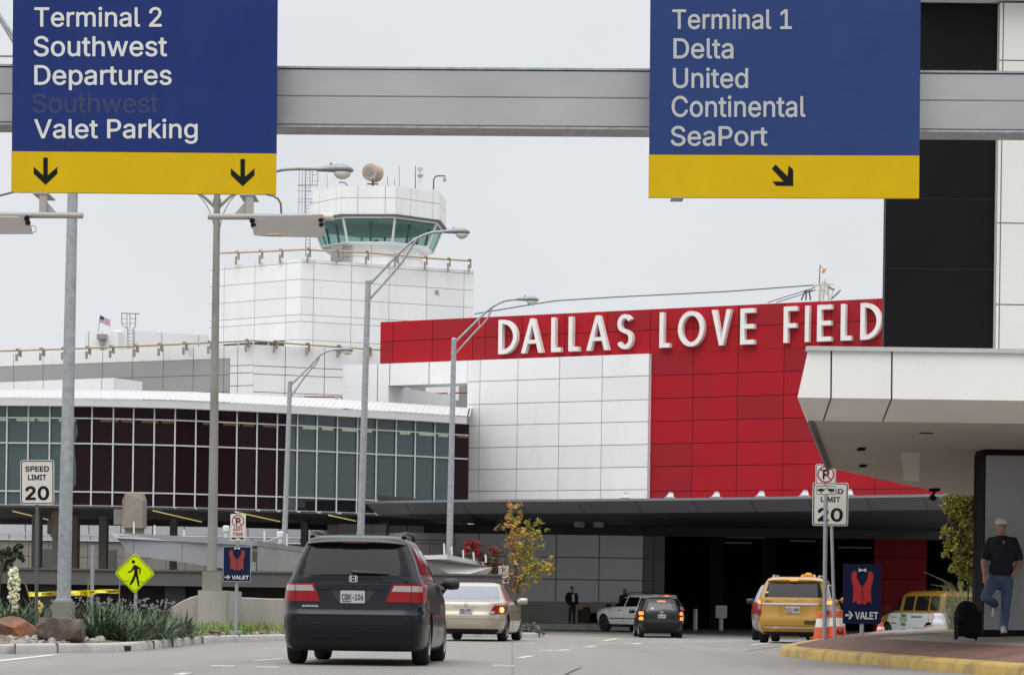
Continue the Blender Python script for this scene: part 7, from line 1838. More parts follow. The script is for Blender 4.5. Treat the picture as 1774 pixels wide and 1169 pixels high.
obj("rear_window", B.patch(rnd([(-.755, 1.195), (.755, 1.195), (.615, 1.60), (-.615, 1.60)], .08), 'rear', .006, 24, 14), glass("van_rear_glass", (.10, .11, .11), (.010, .011, .012), .80), t, smooth=True); MATS["van_rear_glass"].node_tree.nodes["Principled BSDF"].inputs["Specular IOR Level"].default_value = .22
sp = MB(); rr_ = []
for k in range(17):
    x = -.66 + 1.32 * k / 16; e = 1 - (abs(x) / .66) ** 6 * .35
    yl = B.rear(x, 1.63).y
    rr_.append([(x, yl + .30, 1.712 - .05 * (abs(x) / .66) ** 3), (x, yl - .05 * e, 1.675 - .035 * (abs(x) / .66) ** 3), (x, yl - .10 * e, 1.645 - .03 * (abs(x) / .66) ** 3), (x, yl - .08 * e, 1.628 - .03 * (abs(x) / .66) ** 3), (x, yl + .03, 1.60)])
sp.grid(rr_); obj("spoiler", sp, Mv, t, smooth=True, angle=50)
mb = MB(); y_ = B.rear(0, 1.63).y - .098; mb.bbox((-.16, y_ - .004, 1.630), (.16, y_ + .01, 1.648)); obj("brake_light", mb, mat("lamp_unlit_red", (.09, .008, .008), .3), t)
for sg in (-1, 1):
    P0 = [(sg * .935, 1.085), (sg * .52, 1.085), (sg * .44, .845), (sg * .945, .845)]
    tl = obj("tail_light", B.patch(P0, 'rear', .010, 16, 8), M_lampr, t, smooth=True)
    W0 = [(sg * .90, 1.062), (sg * .545, 1.062), (sg * .515, .985), (sg * .90, .985)]
    obj("clear_lens", B.patch(W0, 'rear', .014, 14, 4, skirt=.01), M_lampw, tl, smooth=True)
    obj("lamp_seam", B.patch([(sg * .775, 1.09), (sg * .768, 1.09), (sg * .764, .84), (sg * .771, .84)], 'rear', .017, 2, 6, skirt=.01), M_trim, tl)
mb = MB(); B.patch([(-.775, 1.075), (.775, 1.075), (.775, 1.083), (-.775, 1.083)], 'rear', .004, 20, 1, mb=mb)
B.patch([(-.76, .66), (-.752, .66), (-.80, .845), (-.808, .845)], 'rear', .003, 2, 6, mb=mb); B.patch([(.76, .66), (.752, .66), (.80, .845), (.808, .845)], 'rear', .003, 2, 6, mb=mb)
B.patch([(-.66, .565), (.66, .565), (.66, .572), (-.66, .572)], 'rear', .003, 20, 1, mb=mb)
B.patch([(-.755, .66), (-.66, .568), (-.65, .568), (-.747, .66)], 'rear', .003, 2, 6, mb=mb); B.patch([(.755, .66), (.66, .568), (.65, .568), (.747, .66)], 'rear', .003, 2, 6, mb=mb)
obj("tailgate_seam", mb, M_trim, t)
obj("bumper_step", B.patch(rnd([(-.86, .455), (.86, .455), (.84, .475), (-.84, .475)], .3), 'rear', .02, 24, 3), Mv, t, smooth=True)
obj("lower_valance", B.patch([(-.80, .21), (.80, .21), (.86, .335), (-.86, .335)], 'rear', .008, 20, 5), M_under, t, smooth=True)
obj("plate_recess", B.patch([(-.165, .81), (.165, .81), (.305, 1.01), (-.305, 1.01)], 'rear', .003, 10, 5), mat("recess_black", (.014, .017, .022), .4), t, smooth=True)
obj("plate_garnish", B.patch([(-.46, 1.01), (.46, 1.01), (.43, 1.05), (-.43, 1.05)], 'rear', .022, 16, 3), Mv, t, smooth=True)
plate(t, B, "CBK-106", .912, .325, .165)
# wiper, badge, script
mb = MB(); q0, q1 = B.rear(-.02, 1.215), B.rear(.48, 1.225); mb.tube([q0 + Vector((0, -.03, 0.03)), q1 + Vector((0, -.022, 0))], [.028, .008], 6); obj("wiper", mb, M_trim, t)
mb = MB(); yb = B.rear(0, 1.15).y - .012
def bq(pts, y=yb, th=.008): flat(mb, [(x * .052, 1.152 + z * .039) for x, z in pts], y, th)
flat_ring(mb, rrect(.112, .088, .02, 4, 0, 1.152), rrect(.094, .070, .016, 4, 0, 1.152), yb, .01)
bq([(-.85, .85), (-.50, .85), (-.40, .14), (-.40, -.14), (-.52, -.85), (-.80, -.85), (-.66, 0)]); bq([(.85, .85), (.66, 0), (.80, -.85), (.52, -.85), (.40, -.14), (.40, .14), (.50, .85)]); bq([(-.42, .14), (-.42, -.14), (.42, -.14), (.42, .14)], yb + .001)
obj("badge", mb, M_chrome, t)
mb = MB(); ys_ = B.rear(-.57, .78).y
for k in range(7): 
    x = -.67 + k * .031; yy = B.rear(x, .785).y - .006; mb.prism([(x, yy, .778), (x + .018, yy, .778), (x + .024, yy, .80), (x + .006, yy, .80)], (0, .006, 0))
mb.prism([(-.675, B.rear(-.6, .78).y - .004, .774), (-.45, B.rear(-.46, .78).y - .004, .774), (-.445, B.rear(-.46, .78).y - .004, .779), (-.675, B.rear(-.6, .78).y - .004, .779)], (0, .006, 0))
obj("script_badge", mb, M_chrome, t)
glass_side(t, B, [[(.50, 1.22), (1.35, 1.19), (1.38, 1.58), (.72, 1.58)], [(1.45, 1.19), (2.35, 1.17), (2.30, 1.57), (1.48, 1.585)], [(2.45, 1.165), (3.30, 1.14), (3.0, 1.42), (2.42, 1.565)]])
for sg in (-1, 1):
    obj("belt_moulding", B.patch([(.48, 1.165), (3.45, 1.11), (3.45, 1.13), (.48, 1.185)], 'side', .006, 30, 2, sg=sg), M_trim, t)
    obj("door_seam", B.patch([(2.40, .36), (2.408, .36), (2.408, 1.15), (2.40, 1.15)], 'side', .003, 2, 8, sg=sg), M_trim, t)
    mirror(t, 3.25, 1.13, .94, sg, M_trim)
    mb = MB(); mb.tube([B.side(1.0, 1.70, sg) + Vector((0, 0, .02)), B.side(1.1, 1.715, sg) + Vector((0, 0, .06)), B.side(2.2, 1.715, sg) + Vector((0, 0, .06)), B.side(2.35, 1.70, sg) + Vector((0, 0, .02))], .022, 8)
    mb2 = MB(); xr = .62
    mb2.tube([(sg * xr, .66, 1.715), (sg * xr, .74, 1.775), (sg * xr, .95, 1.79), (sg * xr, 2.1, 1.79), (sg * xr, 2.3, 1.73)], [.035, .03, .022, .022, .03], 8)
    obj("roof_rail", mb2, M_trim, t, smooth=True)
    obj("rear_reflector", B.patch(rnd([(sg * .78, .79), (sg * .93, .79), (sg * .93, .83), (sg * .80, .83)], .1), 'rear', .004, 4, 2), Mv, t)
mb = MB(); mb.box((0, .95, 1.762), (.11, .16, .03)); obj("antenna_base", mb, M_steel, t)
mb = MB(); mb.box((0, .7, .24), (1.2, .5, .08)); mb.tube([(.62, .28, .27), (.62, .9, .27)], .035, 8); obj("exhaust", mb, M_under, t)
van_obj = t

# --- beige sedan
Mb_ = paint("champagne_paint", (0.45, 0.405, 0.32), 0.30, 0.32)
sed = [(.17, .35, 4.45, .80), (.24, .10, 4.65, .86), (.38, .02, 4.80, .89), (.52, .0, 4.85, .905), (.64, .01, 4.84, .905), (.72, .05, 4.70, .90), (.80, .065, 4.35, .895), (.88, .08, 3.75, .885), (.925, .10, 3.45, .875), (.95, .16, 3.38, .86),
       (.965, .48, 3.32, .845), (.985, .64, 3.25, .83), (1.08, .80, 2.98, .775), (1.20, 1.02, 2.72, .71), (1.30, 1.22, 2.48, .655), (1.37, 1.42, 2.28, .605), (1.41, 1.62, 2.1, .54), (1.435, 1.85, 1.98, .40)]
t, B = car("sedan", "champagne beige sedan with its right amber indicator lit, ahead of the minivan", 806, 0, 62.5, R(-7.3), sed, [Mb_, M_under], 2.72, 1.08, .32, .765, nr=5.5, nf=4, z0=0.0)
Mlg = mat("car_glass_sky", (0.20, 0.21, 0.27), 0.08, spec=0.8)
obj("rear_window", B.patch(rnd([(-.73, .995), (.73, .995), (.60, 1.335), (-.60, 1.335)], .12), 'rear', .006, 20, 10), Mlg, t, smooth=True)
for sg in (-1, 1):
    tl = obj("tail_light", B.patch(rnd([(sg * .55, .655), (sg * .885, .665), (sg * .885, .86), (sg * .68, .875)], .12), 'rear', .010, 14, 8), M_lampr, t, smooth=True)
    obj("clear_lens", B.patch([(sg * .565, .662), (sg * .67, .665), (sg * .69, .735), (sg * .61, .735)], 'rear', .014, 6, 3, skirt=.01), M_lampw, tl, smooth=True)
    if sg > 0:
        p = B.rear(.80, .765); mb = MB(); mb.lathe([(.005, .0), (.05, .012), (.062, .03), (.05, .05)], 18, 0, Matrix.Translation(p + Vector((.03, -.045, 0))) @ Matrix.Rotation(R(-90), 4, 'X')); obj("indicator", mb, M_turn, tl, smooth=True)
    mirror(t, 3.05, .99, .86, sg, Mb_)
    obj("door_seam", B.patch([(2.02, .30), (2.028, .30), (2.028, .95), (2.02, .95)], 'side', .003, 2, 8, sg=sg), M_trim, t)
    mb = MB(); mb.box(tuple(B.side(1.55, .80, sg)), (.05, .18, .03)); mb.box(tuple(B.side(2.5, .79, sg)), (.05, .18, .03)); obj("door_handle", mb, Mb_, t)
glass_side(t, B, [[(1.18, 1.0), (2.0, .985), (1.98, 1.355), (1.62, 1.36)], [(2.07, .985), (2.98, .975), (2.5, 1.27), (2.05, 1.355)]], Mlg)
plate(t, B, "TRG-RRT", .745, .31, .155); 
mb = MB(); flat_ring(mb, [(x * 1.3, z) for x, z in ring_pts(.038, 24)], [(x * 1.3, z) for x, z in ring_pts(.030, 24)], 0, .006); flat(mb, [(-.018, .02), (-.01, .02), (-.006, -.016), (.028, -.012), (.026, -.02), (-.014, -.022)], -.001, .006); mb.v = [tuple(Vector(v) + B.rear(0, .885) + Vector((0, -.016, 0))) for v in mb.v]; obj("badge", mb, M_chrome, t)
mb = MB(); B.patch([(-.62, .598), (.62, .598), (.62, .604), (-.62, .604)], 'rear', .003, 16, 1, mb=mb); B.patch([(-.30, .822), (.30, .822), (.30, .832), (-.30, .832)], 'rear', .004, 12, 1, mb=mb); obj("boot_seam", mb, mat("seam_tan", (.16, .13, .09), .6), t)
obj("bumper_ledge", B.patch(rnd([(-.86, .555), (.86, .555), (.87, .585), (-.87, .585)], .3), 'rear', .018, 20, 3), Mb_, t, smooth=True)
obj("lower_valance", B.patch([(-.80, .18), (.80, .18), (.84, .30), (-.84, .30)], 'rear', .006, 20, 4), M_under, t, smooth=True)
mb = MB(); mb.tube([(.45, .12, .22), (.45, .7, .22)], .035, 8); mb.tube([(-.45, .12, .22), (-.45, .7, .22)], .035, 8); obj("exhaust", mb, M_under, t)

# --- small black wagon with its brakes on
Mk = mat("black_paint_car", (0.006, 0.0065, 0.0075), .3, var=.05, scale=2, coat=.3, spec=.25)
kia = [(.20, .30, 4.2, .78), (.28, .10, 4.4, .84), (.42, .02, 4.5, .88), (.60, .0, 4.54, .90), (.72, .03, 4.5, .90), (.85, .05, 4.1, .895), (.98, .075, 3.6, .88), (1.08, .11, 3.3, .85), (1.25, .24, 2.95, .775), (1.42, .38, 2.65, .70), (1.50, .45, 2.5, .66), (1.56, .55, 2.3, .60), (1.60, .8, 2.05, .48), (1.62, 1.1, 1.8, .3)]
t, B = car("estate_car", "small black estate car with glowing red brake lights, in front of the white SUV", 1146.5, 0, 104, R(1.2), kia, [Mk, M_under], 2.70, .85, .32, .77, nr=6, nf=4, z0=-.265)
t.scale = (1.0, 1.0, 1.0)
obj("rear_window", B.patch(rnd([(-.60, 1.09), (.60, 1.09), (.50, 1.38), (-.50, 1.38)], .2), 'rear', .006, 18, 8), glass("wagon_glass", (.5, .5, .55), (.10, .10, .125), .6), t, smooth=True)
for sg in (-1, 1):
    tl = obj("tail_light", B.patch([(sg * .72, .70), (sg * .88, .70), (sg * .86, 1.06), (sg * .76, 1.06)], 'rear', .010, 6, 8), M_lampr, t, smooth=True)
    for z in (.77, .975):
        obj("lit_lamp", B.patch(rnd([(sg * .725, z - .065), (sg * .875, z - .065), (sg * .865, z + .065), (sg * .74, z + .065)], .3), 'rear', .016, 6, 4, skirt=.005), M_brakeh, tl, smooth=True)
    mirror(t, 3.05, 1.05, .86, sg, Mk)
obj("high_brake_light", B.patch([(-.16, 1.44), (.16, 1.44), (.16, 1.475), (-.16, 1.475)], 'rear', .02, 6, 2), M_brake, t)
glass_side(t, B, [[(.55, 1.08), (1.3, 1.05), (1.3, 1.46), (.85, 1.46)], [(1.4, 1.04), (2.2, 1.02), (2.15, 1.46), (1.42, 1.47)], [(2.3, 1.02), (3.1, 1.0), (2.65, 1.33), (2.27, 1.45)]])
plate(t, B, "GKX-RRT", .865, .31, .155)
mb = MB(); flat(mb, [(x * .075, z * .04) for x, z in ring_pts(1, 18)], 0, .01); mb.v = [tuple(Vector(v) + B.rear(0, 1.03) + Vector((0, -.015, 0))) for v in mb.v]; obj("badge", mb, M_chrome, t)
obj("lower_valance", B.patch([(-.76, .21), (.76, .21), (.82, .32), (-.82, .32)], 'rear', .006, 16, 4), M_under, t, smooth=True)
obj("rear_sticker", B.patch([(-.42, 1.13), (-.33, 1.13), (-.33, 1.21), (-.42, 1.21)], 'rear', .010, 2, 2), M_platew, t)
obj("wiper", B.patch([(-.05, 1.095), (.40, 1.095), (.36, 1.125), (0, 1.125)], 'rear', .014, 6, 1), M_trim, t)

# --- white SUV turned to the left
Mw = paint("white_paint", (0.80, 0.80, 0.79), 0.0, 0.3)
suv = [(.24, .3, 4.5, .82), (.34, .10, 4.68, .90), (.48, .02, 4.78, .945), (.62, .0, 4.82, .96), (.80, .02, 4.82, .965), (.95, .05, 4.74, .96), (1.06, .07, 4.3, .945), (1.12, .09, 3.75, .925), (1.22, .14, 3.42, .89), (1.42, .30, 3.05, .80), (1.56, .42, 2.78, .73), (1.64, .50, 2.55, .67), (1.70, .70, 2.25, .56), (1.73, 1.0, 1.95, .36)]
t, B = car("suv", "white SUV turned left at the kerb, partly hidden behind the small black estate car", 1163, 0, 114.5, R(33), suv, [Mw, M_under], 2.915, .98, .385, .82, nr=6.5, nf=5, z0=-.155, arch_r=.45, M_r=M_rimd, spokes=5, cat="suv")
glass_side(t, B, [[(.55, 1.16), (1.25, 1.15), (1.25, 1.54), (.78, 1.52)], [(1.32, 1.15), (2.25, 1.14), (2.2, 1.58), (1.34, 1.56)], [(2.33, 1.14), (3.35, 1.13), (2.85, 1.46), (2.28, 1.57)]], mat("suv_glass", (.006, .006, .007), .1, spec=.3))
obj("rear_window", B.patch(rnd([(-.68, 1.18), (.68, 1.18), (.58, 1.52), (-.58, 1.52)], .15), 'rear', .006, 16, 8), mat("suv_glass", (0, 0, 0)), t, smooth=True)
obj("spoiler", B.patch([(-.62, 1.55), (.62, 1.55), (.58, 1.63), (-.58, 1.63)], 'rear', .07, 14, 3), Mw, t, smooth=True)
obj("high_brake_light", B.patch([(-.12, 1.58), (.12, 1.58), (.12, 1.60), (-.12, 1.60)], 'rear', .08, 4, 2), M_brake, t)
for sg in (-1, 1):
    tl = obj("tail_light", B.patch([(sg * .70, .92), (sg * .93, .92), (sg * .90, 1.16), (sg * .72, 1.16)], 'rear', .010, 8, 6), M_lampr, t, smooth=True)
    if sg > 0: obj("lit_lamp", B.patch([(sg * .80, 1.0), (sg * .92, 1.0), (sg * .90, 1.12), (sg * .80, 1.12)], 'rear', .016, 4, 3, skirt=.005), M_brake, tl)
    mirror(t, 3.3, 1.18, .92, sg, Mw if sg > 0 else M_trim)
    obj("side_moulding", B.patch([(1.45, .60), (3.45, .60), (3.45, .64), (1.45, .64)], 'side', .012, 16, 2, sg=sg), M_trim, t)
    obj("sill_trim", B.patch([(1.45, .26), (3.4, .26), (3.45, .36), (1.4, .36)], 'side', .010, 16, 3, sg=sg), M_trim, t)
    for y in (2.27, 1.28): obj("door_seam", B.patch([(y, .38), (y + .01, .38), (y + .01, 1.12), (y, 1.12)], 'side', .003, 2, 6, sg=sg), M_trim, t)
    mb = MB(); mb.tube([(sg * .60, .95, 1.70), (sg * .60, 1.1, 1.77), (sg * .60, 2.3, 1.77), (sg * .60, 2.55, 1.68)], .025, 6); obj("roof_rail", mb, M_trim, t)
    mb = MB(); mb.box(tuple(B.side(2.6, .97, sg)), (.05, .2, .035)); obj("door_handle", mb, M_trim, t)
    obj("headlight", B.patch([(sg * .55, .86), (sg * .93, .88), (sg * .90, 1.0), (sg * .55, .98)], 'front', .008, 8, 4), M_head, t)

# --- yellow taxi minivan
Mt = paint("taxi_yellow", (0.42, 0.22, 0.014), 0.15, 0.34)
tx = [(.20, .30, 4.8, .84), (.28, .08, 5.0, .92), (.42, .01, 5.1, .97), (.60, .0, 5.14, .985), (.70, .02, 5.12, .985), (.85, .05, 5.02, .985), (.98, .06, 4.6, .98), (1.08, .075, 4.2, .965), (1.18, .10, 3.9, .94), (1.26, .13, 3.7, .915), (1.42, .20, 3.4, .86), (1.56, .27, 3.1, .805), (1.63, .31, 2.92, .765), (1.68, .36, 2.7, .72), (1.72, .50, 2.45, .64), (1.745, .8, 2.1, .45)]
t, B = car("taxi_minivan", "yellow taxi minivan with roof light and glowing brake lights beside the orange cones", 1373, 0, 67.5, R(-11.5), tx, [Mt, M_under], 3.08, 1.0, .335, .845, nr=8, nf=4.5, cat="taxi", z0=0)
obj("rear_window", B.patch(rnd([(-.76, 1.20), (.76, 1.20), (.66, 1.575), (-.66, 1.575)], .08), 'rear', .006, 20, 10), M_carglass, t, smooth=True)
sp = MB(); rr_ = []
for k in range(13):
    x = -.70 + 1.40 * k / 12; yl = B.rear(x, 1.62).y
    rr_.append([(x, yl + .3, 1.725 - .06 * (abs(x) / .7) ** 4), (x, yl - .04, 1.70 - .05 * (abs(x) / .7) ** 4), (x, yl - .10, 1.655 - .03 * (abs(x) / .7) ** 4), (x, yl - .08, 1.615), (x, yl + .04, 1.60)])
sp.grid(rr_); obj("spoiler", sp, Mt, t, smooth=True, angle=50)
mb = MB(); y_ = B.rear(0, 1.62).y - .10; mb.bbox((-.10, y_ - .012, 1.635), (.10, y_ + .02, 1.685)); obj("high_brake_light", mb, M_brakeh, t)
for sg in (-1, 1):
    tl = obj("tail_light", B.patch([(sg * .83, .72), (sg * .975, .72), (sg * .955, 1.16), (sg * .835, 1.14)], 'rear', .012, 6, 10), M_lampr, t, smooth=True)
    obj("lit_lamp", B.patch(rnd([(sg * .84, 1.02), (sg * .955, 1.02), (sg * .945, 1.13), (sg * .845, 1.12)], .2), 'rear', .020, 5, 4, skirt=.005), M_brakeh, tl)
    obj("clear_lens", B.patch([(sg * .84, .87), (sg * .96, .87), (sg * .955, 1.0), (sg * .84, 1.0)], 'rear', .017, 5, 4, skirt=.005), M_lampw, tl)
    mirror(t, 3.3, 1.15, .95, sg, Mt)
    mb2 = MB(); mb2.tube([(sg * .60, .75, 1.71), (sg * .60, .85, 1.765), (sg * .60, 2.2, 1.77), (sg * .60, 2.4, 1.72)], .024, 8); obj("roof_rail", mb2, M_steel, t, smooth=True)
glass_side(t, B, [[(.42, 1.22), (1.35, 1.19), (1.38, 1.58), (.60, 1.58)], [(1.45, 1.19), (2.35, 1.17), (2.30, 1.60), (1.48, 1.60)], [(2.45, 1.165), (3.35, 1.14), (3.05, 1.42), (2.42, 1.59)]])
obj("chrome_strip", B.patch([(-.82, 1.005), (.82, 1.005), (.82, 1.045), (-.82, 1.045)], 'rear', .018, 20, 2), M_chrome, t, smooth=True)
obj("bumper_strip", B.patch([(-.70, .395), (.70, .395), (.70, .425), (-.70, .425)], 'rear', .012, 20, 2), M_chrome, t, smooth=True)
obj("plate_recess", B.patch(rnd([(-.36, .72), (.36, .72), (.40, .99), (-.40, .99)], .15), 'rear', .003, 10, 4), mat("taxi_recess", (0.36, 0.19, 0.018), .4), t, smooth=True)
plate(t, B, "RT1-BRR", .875, .36, .17)
mb = MB(); p = B.rear(0, 1.12)
for sg in (-1, 1): mb.prism([(sg * .03, p.y - .01, 1.125), (sg * .26, B.rear(.26, 1.12).y - .012, 1.135), (sg * .03, p.y - .01, 1.10)], (0, .008, 0))
mb.prism([(x, p.y - .014, 1.117 + z) for x, z in ring_pts(.024, 12)], (0, .01, 0)); obj("winged_badge", mb, M_chrome, t)
mb = MB(); add_text(mb, "1221", -.74, -.55, 1.065, 1.115, lambda a, z: B.rear(a, z) + Vector((0, -.008, 0)), bold=.03); obj("cab_number", mb, M_trim, t, recalc=False)
obj("phone_decal", B.patch(rnd([(.29, .50), (.72, .50), (.72, .60), (.29, .60)], .4), 'rear', .008, 10, 3), mat("decal_dark", (0.05, 0.035, 0.01), .6, var=.4, scale=40), t)
mb = MB(); B.patch([(-.80, .455), (.80, .455), (.80, .463), (-.80, .463)], 'rear', .003, 20, 1, mb=mb); obj("tailgate_seam", mb, M_trim, t)
obj("lower_valance", B.patch([(-.82, .21), (.82, .21), (.88, .30), (-.88, .30)], 'rear', .006, 16, 4), M_under, t, smooth=True)
obj("window_sticker", B.patch([(-.735, 1.30), (-.655, 1.30), (-.655, 1.345), (-.735, 1.345)], 'rear', .011, 2, 2), M_platew, t)
mb = MB(); mb.prism([(.05, 1.5, 1.745), (.45, 1.5, 1.745), (.42, 1.5, 1.815), (.33, 1.5, 1.825), (.30, 1.5, 1.865), (.20, 1.5, 1.865), (.17, 1.5, 1.825), (.08, 1.5, 1.815)], (0, .2, 0))
rl_ = obj("roof_light", mb, mat("taxi_lamp", (0.75, 0.38, 0.03), .4, emit=(1.0, .45, .05), estr=.35), t)
mb = MB(); add_text(mb, "TAXI", .11, .39, 1.765, 1.805, lambda a, z: (a, 1.494, z), bold=.03); obj("roof_light_lettering", mb, M_trim, rl_, recalc=False)
mb = MB(); mb.box((.35, .5, .22), (.4, .4, .1)); obj("exhaust", mb, M_under, t)

# --- vehicles half hidden behind the taxi
Ms = paint("silver_paint", (0.30, 0.31, 0.33), 0.5, 0.3)
t, B = car("silver_car", "silver SUV with a dark red rear lamp, mostly hidden behind the yellow taxi", 1357, 0, 77, R(-6), suv, [Ms, M_under], 2.9, .98, .36, .82, nr=6.5, nf=5, z0=-.04, arch_r=.42, cat="suv")
obj("rear_window", B.patch([(-.68, 1.18), (.68, 1.18), (.58, 1.52), (-.58, 1.52)], 'rear', .006, 16, 8), M_carglass, t, smooth=True)
glass_side(t, B, [[(.55, 1.16), (1.25, 1.15), (1.25, 1.54), (.78, 1.52)], [(1.32, 1.15), (2.25, 1.14), (2.2, 1.58), (1.34, 1.56)]])
for sg in (-1, 1):
    obj("tail_light", B.patch([(sg * .72, .80), (sg * .95, .80), (sg * .92, 1.14), (sg * .76, 1.14)], 'rear', .010, 8, 6), M_lampr, t, smooth=True); mirror(t, 3.3, 1.18, .88, sg, M_trim)
# --- yellow and white shuttle van
Mg = paint("shuttle_white", (0.68, 0.69, 0.70), 0.0, 0.35)
sv = [(.26, .25, 5.2, .90), (.36, .05, 5.40, .98), (.55, .0, 5.50, 1.0), (.80, .0, 5.50, 1.005), (1.0, .02, 5.40, 1.005), (1.14, .03, 4.95, 1.0), (1.20, .035, 4.55, .995), (1.30, .045, 4.40, .985), (1.60, .07, 4.05, .93), (1.88, .10, 3.72, .87), (1.98, .14, 3.5, .83), (2.05, .25, 3.2, .76), (2.09, .6, 2.7, .55)]
t, B = car("shuttle_van", "yellow over white shuttle van with a green GO emblem, seen from its left side", 1668, 0, 104, R(20), sv, [Mg, M_under, Mt], 3.5, 1.0, .37, .87, nr=9, nf=6, z0=-.30, arch_r=.45, zsplit=lambda c: c.z > 1.17 or c.y > 4.42, cat="van", M_r=M_chrome)
for sg in (-1, 1):
    for pl in ([(.25, 1.28), (.95, 1.28), (.97, 1.86), (.32, 1.86)], [(1.08, 1.27), (2.18, 1.27), (2.15, 1.86), (1.10, 1.86)], [(2.32, 1.27), (3.15, 1.27), (3.10, 1.85), (2.32, 1.86)], [(3.42, 1.27), (4.22, 1.25), (3.78, 1.78), (3.42, 1.82)]):
        obj("side_window", B.patch(rnd(pl, .12), 'side', .006, 8, 6, sg=sg), M_carglass, t, smooth=True)
    for y in (3.29, 1.0): obj("door_seam", B.patch([(y, .45), (y + .012, .45), (y + .012, 1.85), (y, 1.85)], 'side', .004, 2, 8, sg=sg), M_trim, t)
    mirror(t, 4.15, 1.32, 1.0, sg, M_trim)
    obj("sill_trim", B.patch([(1.6, .30), (4.0, .30), (4.0, .36), (1.6, .36)], 'side', .012, 10, 2, sg=sg), M_steel, t)
    obj("tail_light", B.patch([(sg * .82, .75), (sg * .96, .75), (sg * .96, 1.15), (sg * .84, 1.15)], 'rear', .010, 4, 6), M_lampr, t)
    obj("headlight", B.patch([(sg * .55, .82), (sg * .93, .82), (sg * .93, 1.02), (sg * .55, 1.02)], 'front', .010, 6, 4), M_head, t)
obj("rear_window", B.patch([(-.75, 1.28), (.75, 1.28), (.70, 1.84), (-.70, 1.84)], 'rear', .006, 10, 6), M_carglass, t)
obj("windscreen", B.patch([(-.78, 1.30), (.78, 1.30), (.68, 1.82), (-.68, 1.82)], 'front', .008, 12, 8), M_carglass, t)
Mgrn = mat("emblem_green", (0.06, 0.22, 0.035), .5)
em = obj("emblem", B.patch([(2.93, .63), (3.28, .66), (3.34, .95), (3.22, 1.14), (2.88, 1.12), (2.78, .9)], 'side', .008, 8, 8, sg=-1), Mgrn, t)
mb = MB(); add_text(mb, "GO", -3.26, -2.84, .76, 1.0, lambda a, z: B.side(-a, z, -1) + Vector((-.012, 0, 0)), bold=.03); obj("emblem_lettering", mb, M_let, em, recalc=False)
mb = MB()
for y0, y1, z0, z1 in ((1.55, 2.45, .98, 1.06), (3.62, 4.15, .98, 1.02), (3.70, 4.15, .72, .78), (1.50, 2.3, .56, .585), (1.50, 2.3, .49, .515), (2.9, 3.3, .50, .53), (3.40, 3.43, .86, 1.02)):
    n = max(1, int((y1 - y0) / .07))
    for k in range(n):
        a = y0 + (y1 - y0) * k / n; B.patch([(a, z0), (a + (y1 - y0) / n * .72, z0), (a + (y1 - y0) / n * .72, z1), (a, z1)], 'side', .006, 1, 1, sg=-1, mb=mb, skirt=.002)
obj("side_text_rows", mb, mat("text_grey", (.12, .13, .13), .6), t)
# --- silver sedan by the tall grass
t, B = car("silver_sedan", "silver white sedan with a glowing red tail light beside the tall pale grass", 1634, 0, 98, R(-52), sed, [paint("pale_silver", (0.60, 0.62, 0.66), 0.35, 0.3), M_under], 2.72, 1.08, .32, .765, nr=5.5, nf=4, z0=-.15)
t.scale = (1.06, 1.0, 1.08)
obj("rear_window", B.patch(rnd([(-.73, .995), (.73, .995), (.60, 1.335), (-.60, 1.335)], .12), 'rear', .006, 16, 8), Mlg, t, smooth=True)
glass_side(t, B, [[(1.18, 1.0), (2.0, .985), (1.98, 1.355), (1.62, 1.36)], [(2.07, .985), (2.98, .975), (2.5, 1.27), (2.05, 1.355)]], Mlg)
for sg in (-1, 1):
    tl = obj("tail_light", B.patch([(sg * .62, .70), (sg * .885, .68), (sg * .885, .89), (sg * .70, .87)], 'rear', .010, 8, 6), M_lampr, t, smooth=True)
    obj("lit_lamp", B.patch([(sg * .72, .73), (sg * .87, .72), (sg * .87, .86), (sg * .74, .85)], 'rear', .016, 4, 3, skirt=.005), M_brakeh, tl); mirror(t, 3.05, .99, .86, sg, M_trim)
# --- a car deep in the lower roadway: only its lamps show above the barrier
t, B = car("hidden_car", "dark car behind the concrete barrier, only its glowing red lamps showing by the valet post", 399, 0, 84, R(12), sed, [Mk, M_under], 2.72, 1.08, .32, .765, nr=5.5, nf=4, z0=-.02)
obj("rear_window", B.patch([(-.73, .995), (.73, .995), (.60, 1.335), (-.60, 1.335)], 'rear', .006, 10, 6), M_carglass, t, smooth=True)
for sg in (-1, 1): obj("tail_light", B.patch([(sg * .35, .86), (sg * .87, .84), (sg * .87, .95), (sg * .40, .935)], 'rear', .014, 8, 4), M_brake, t)
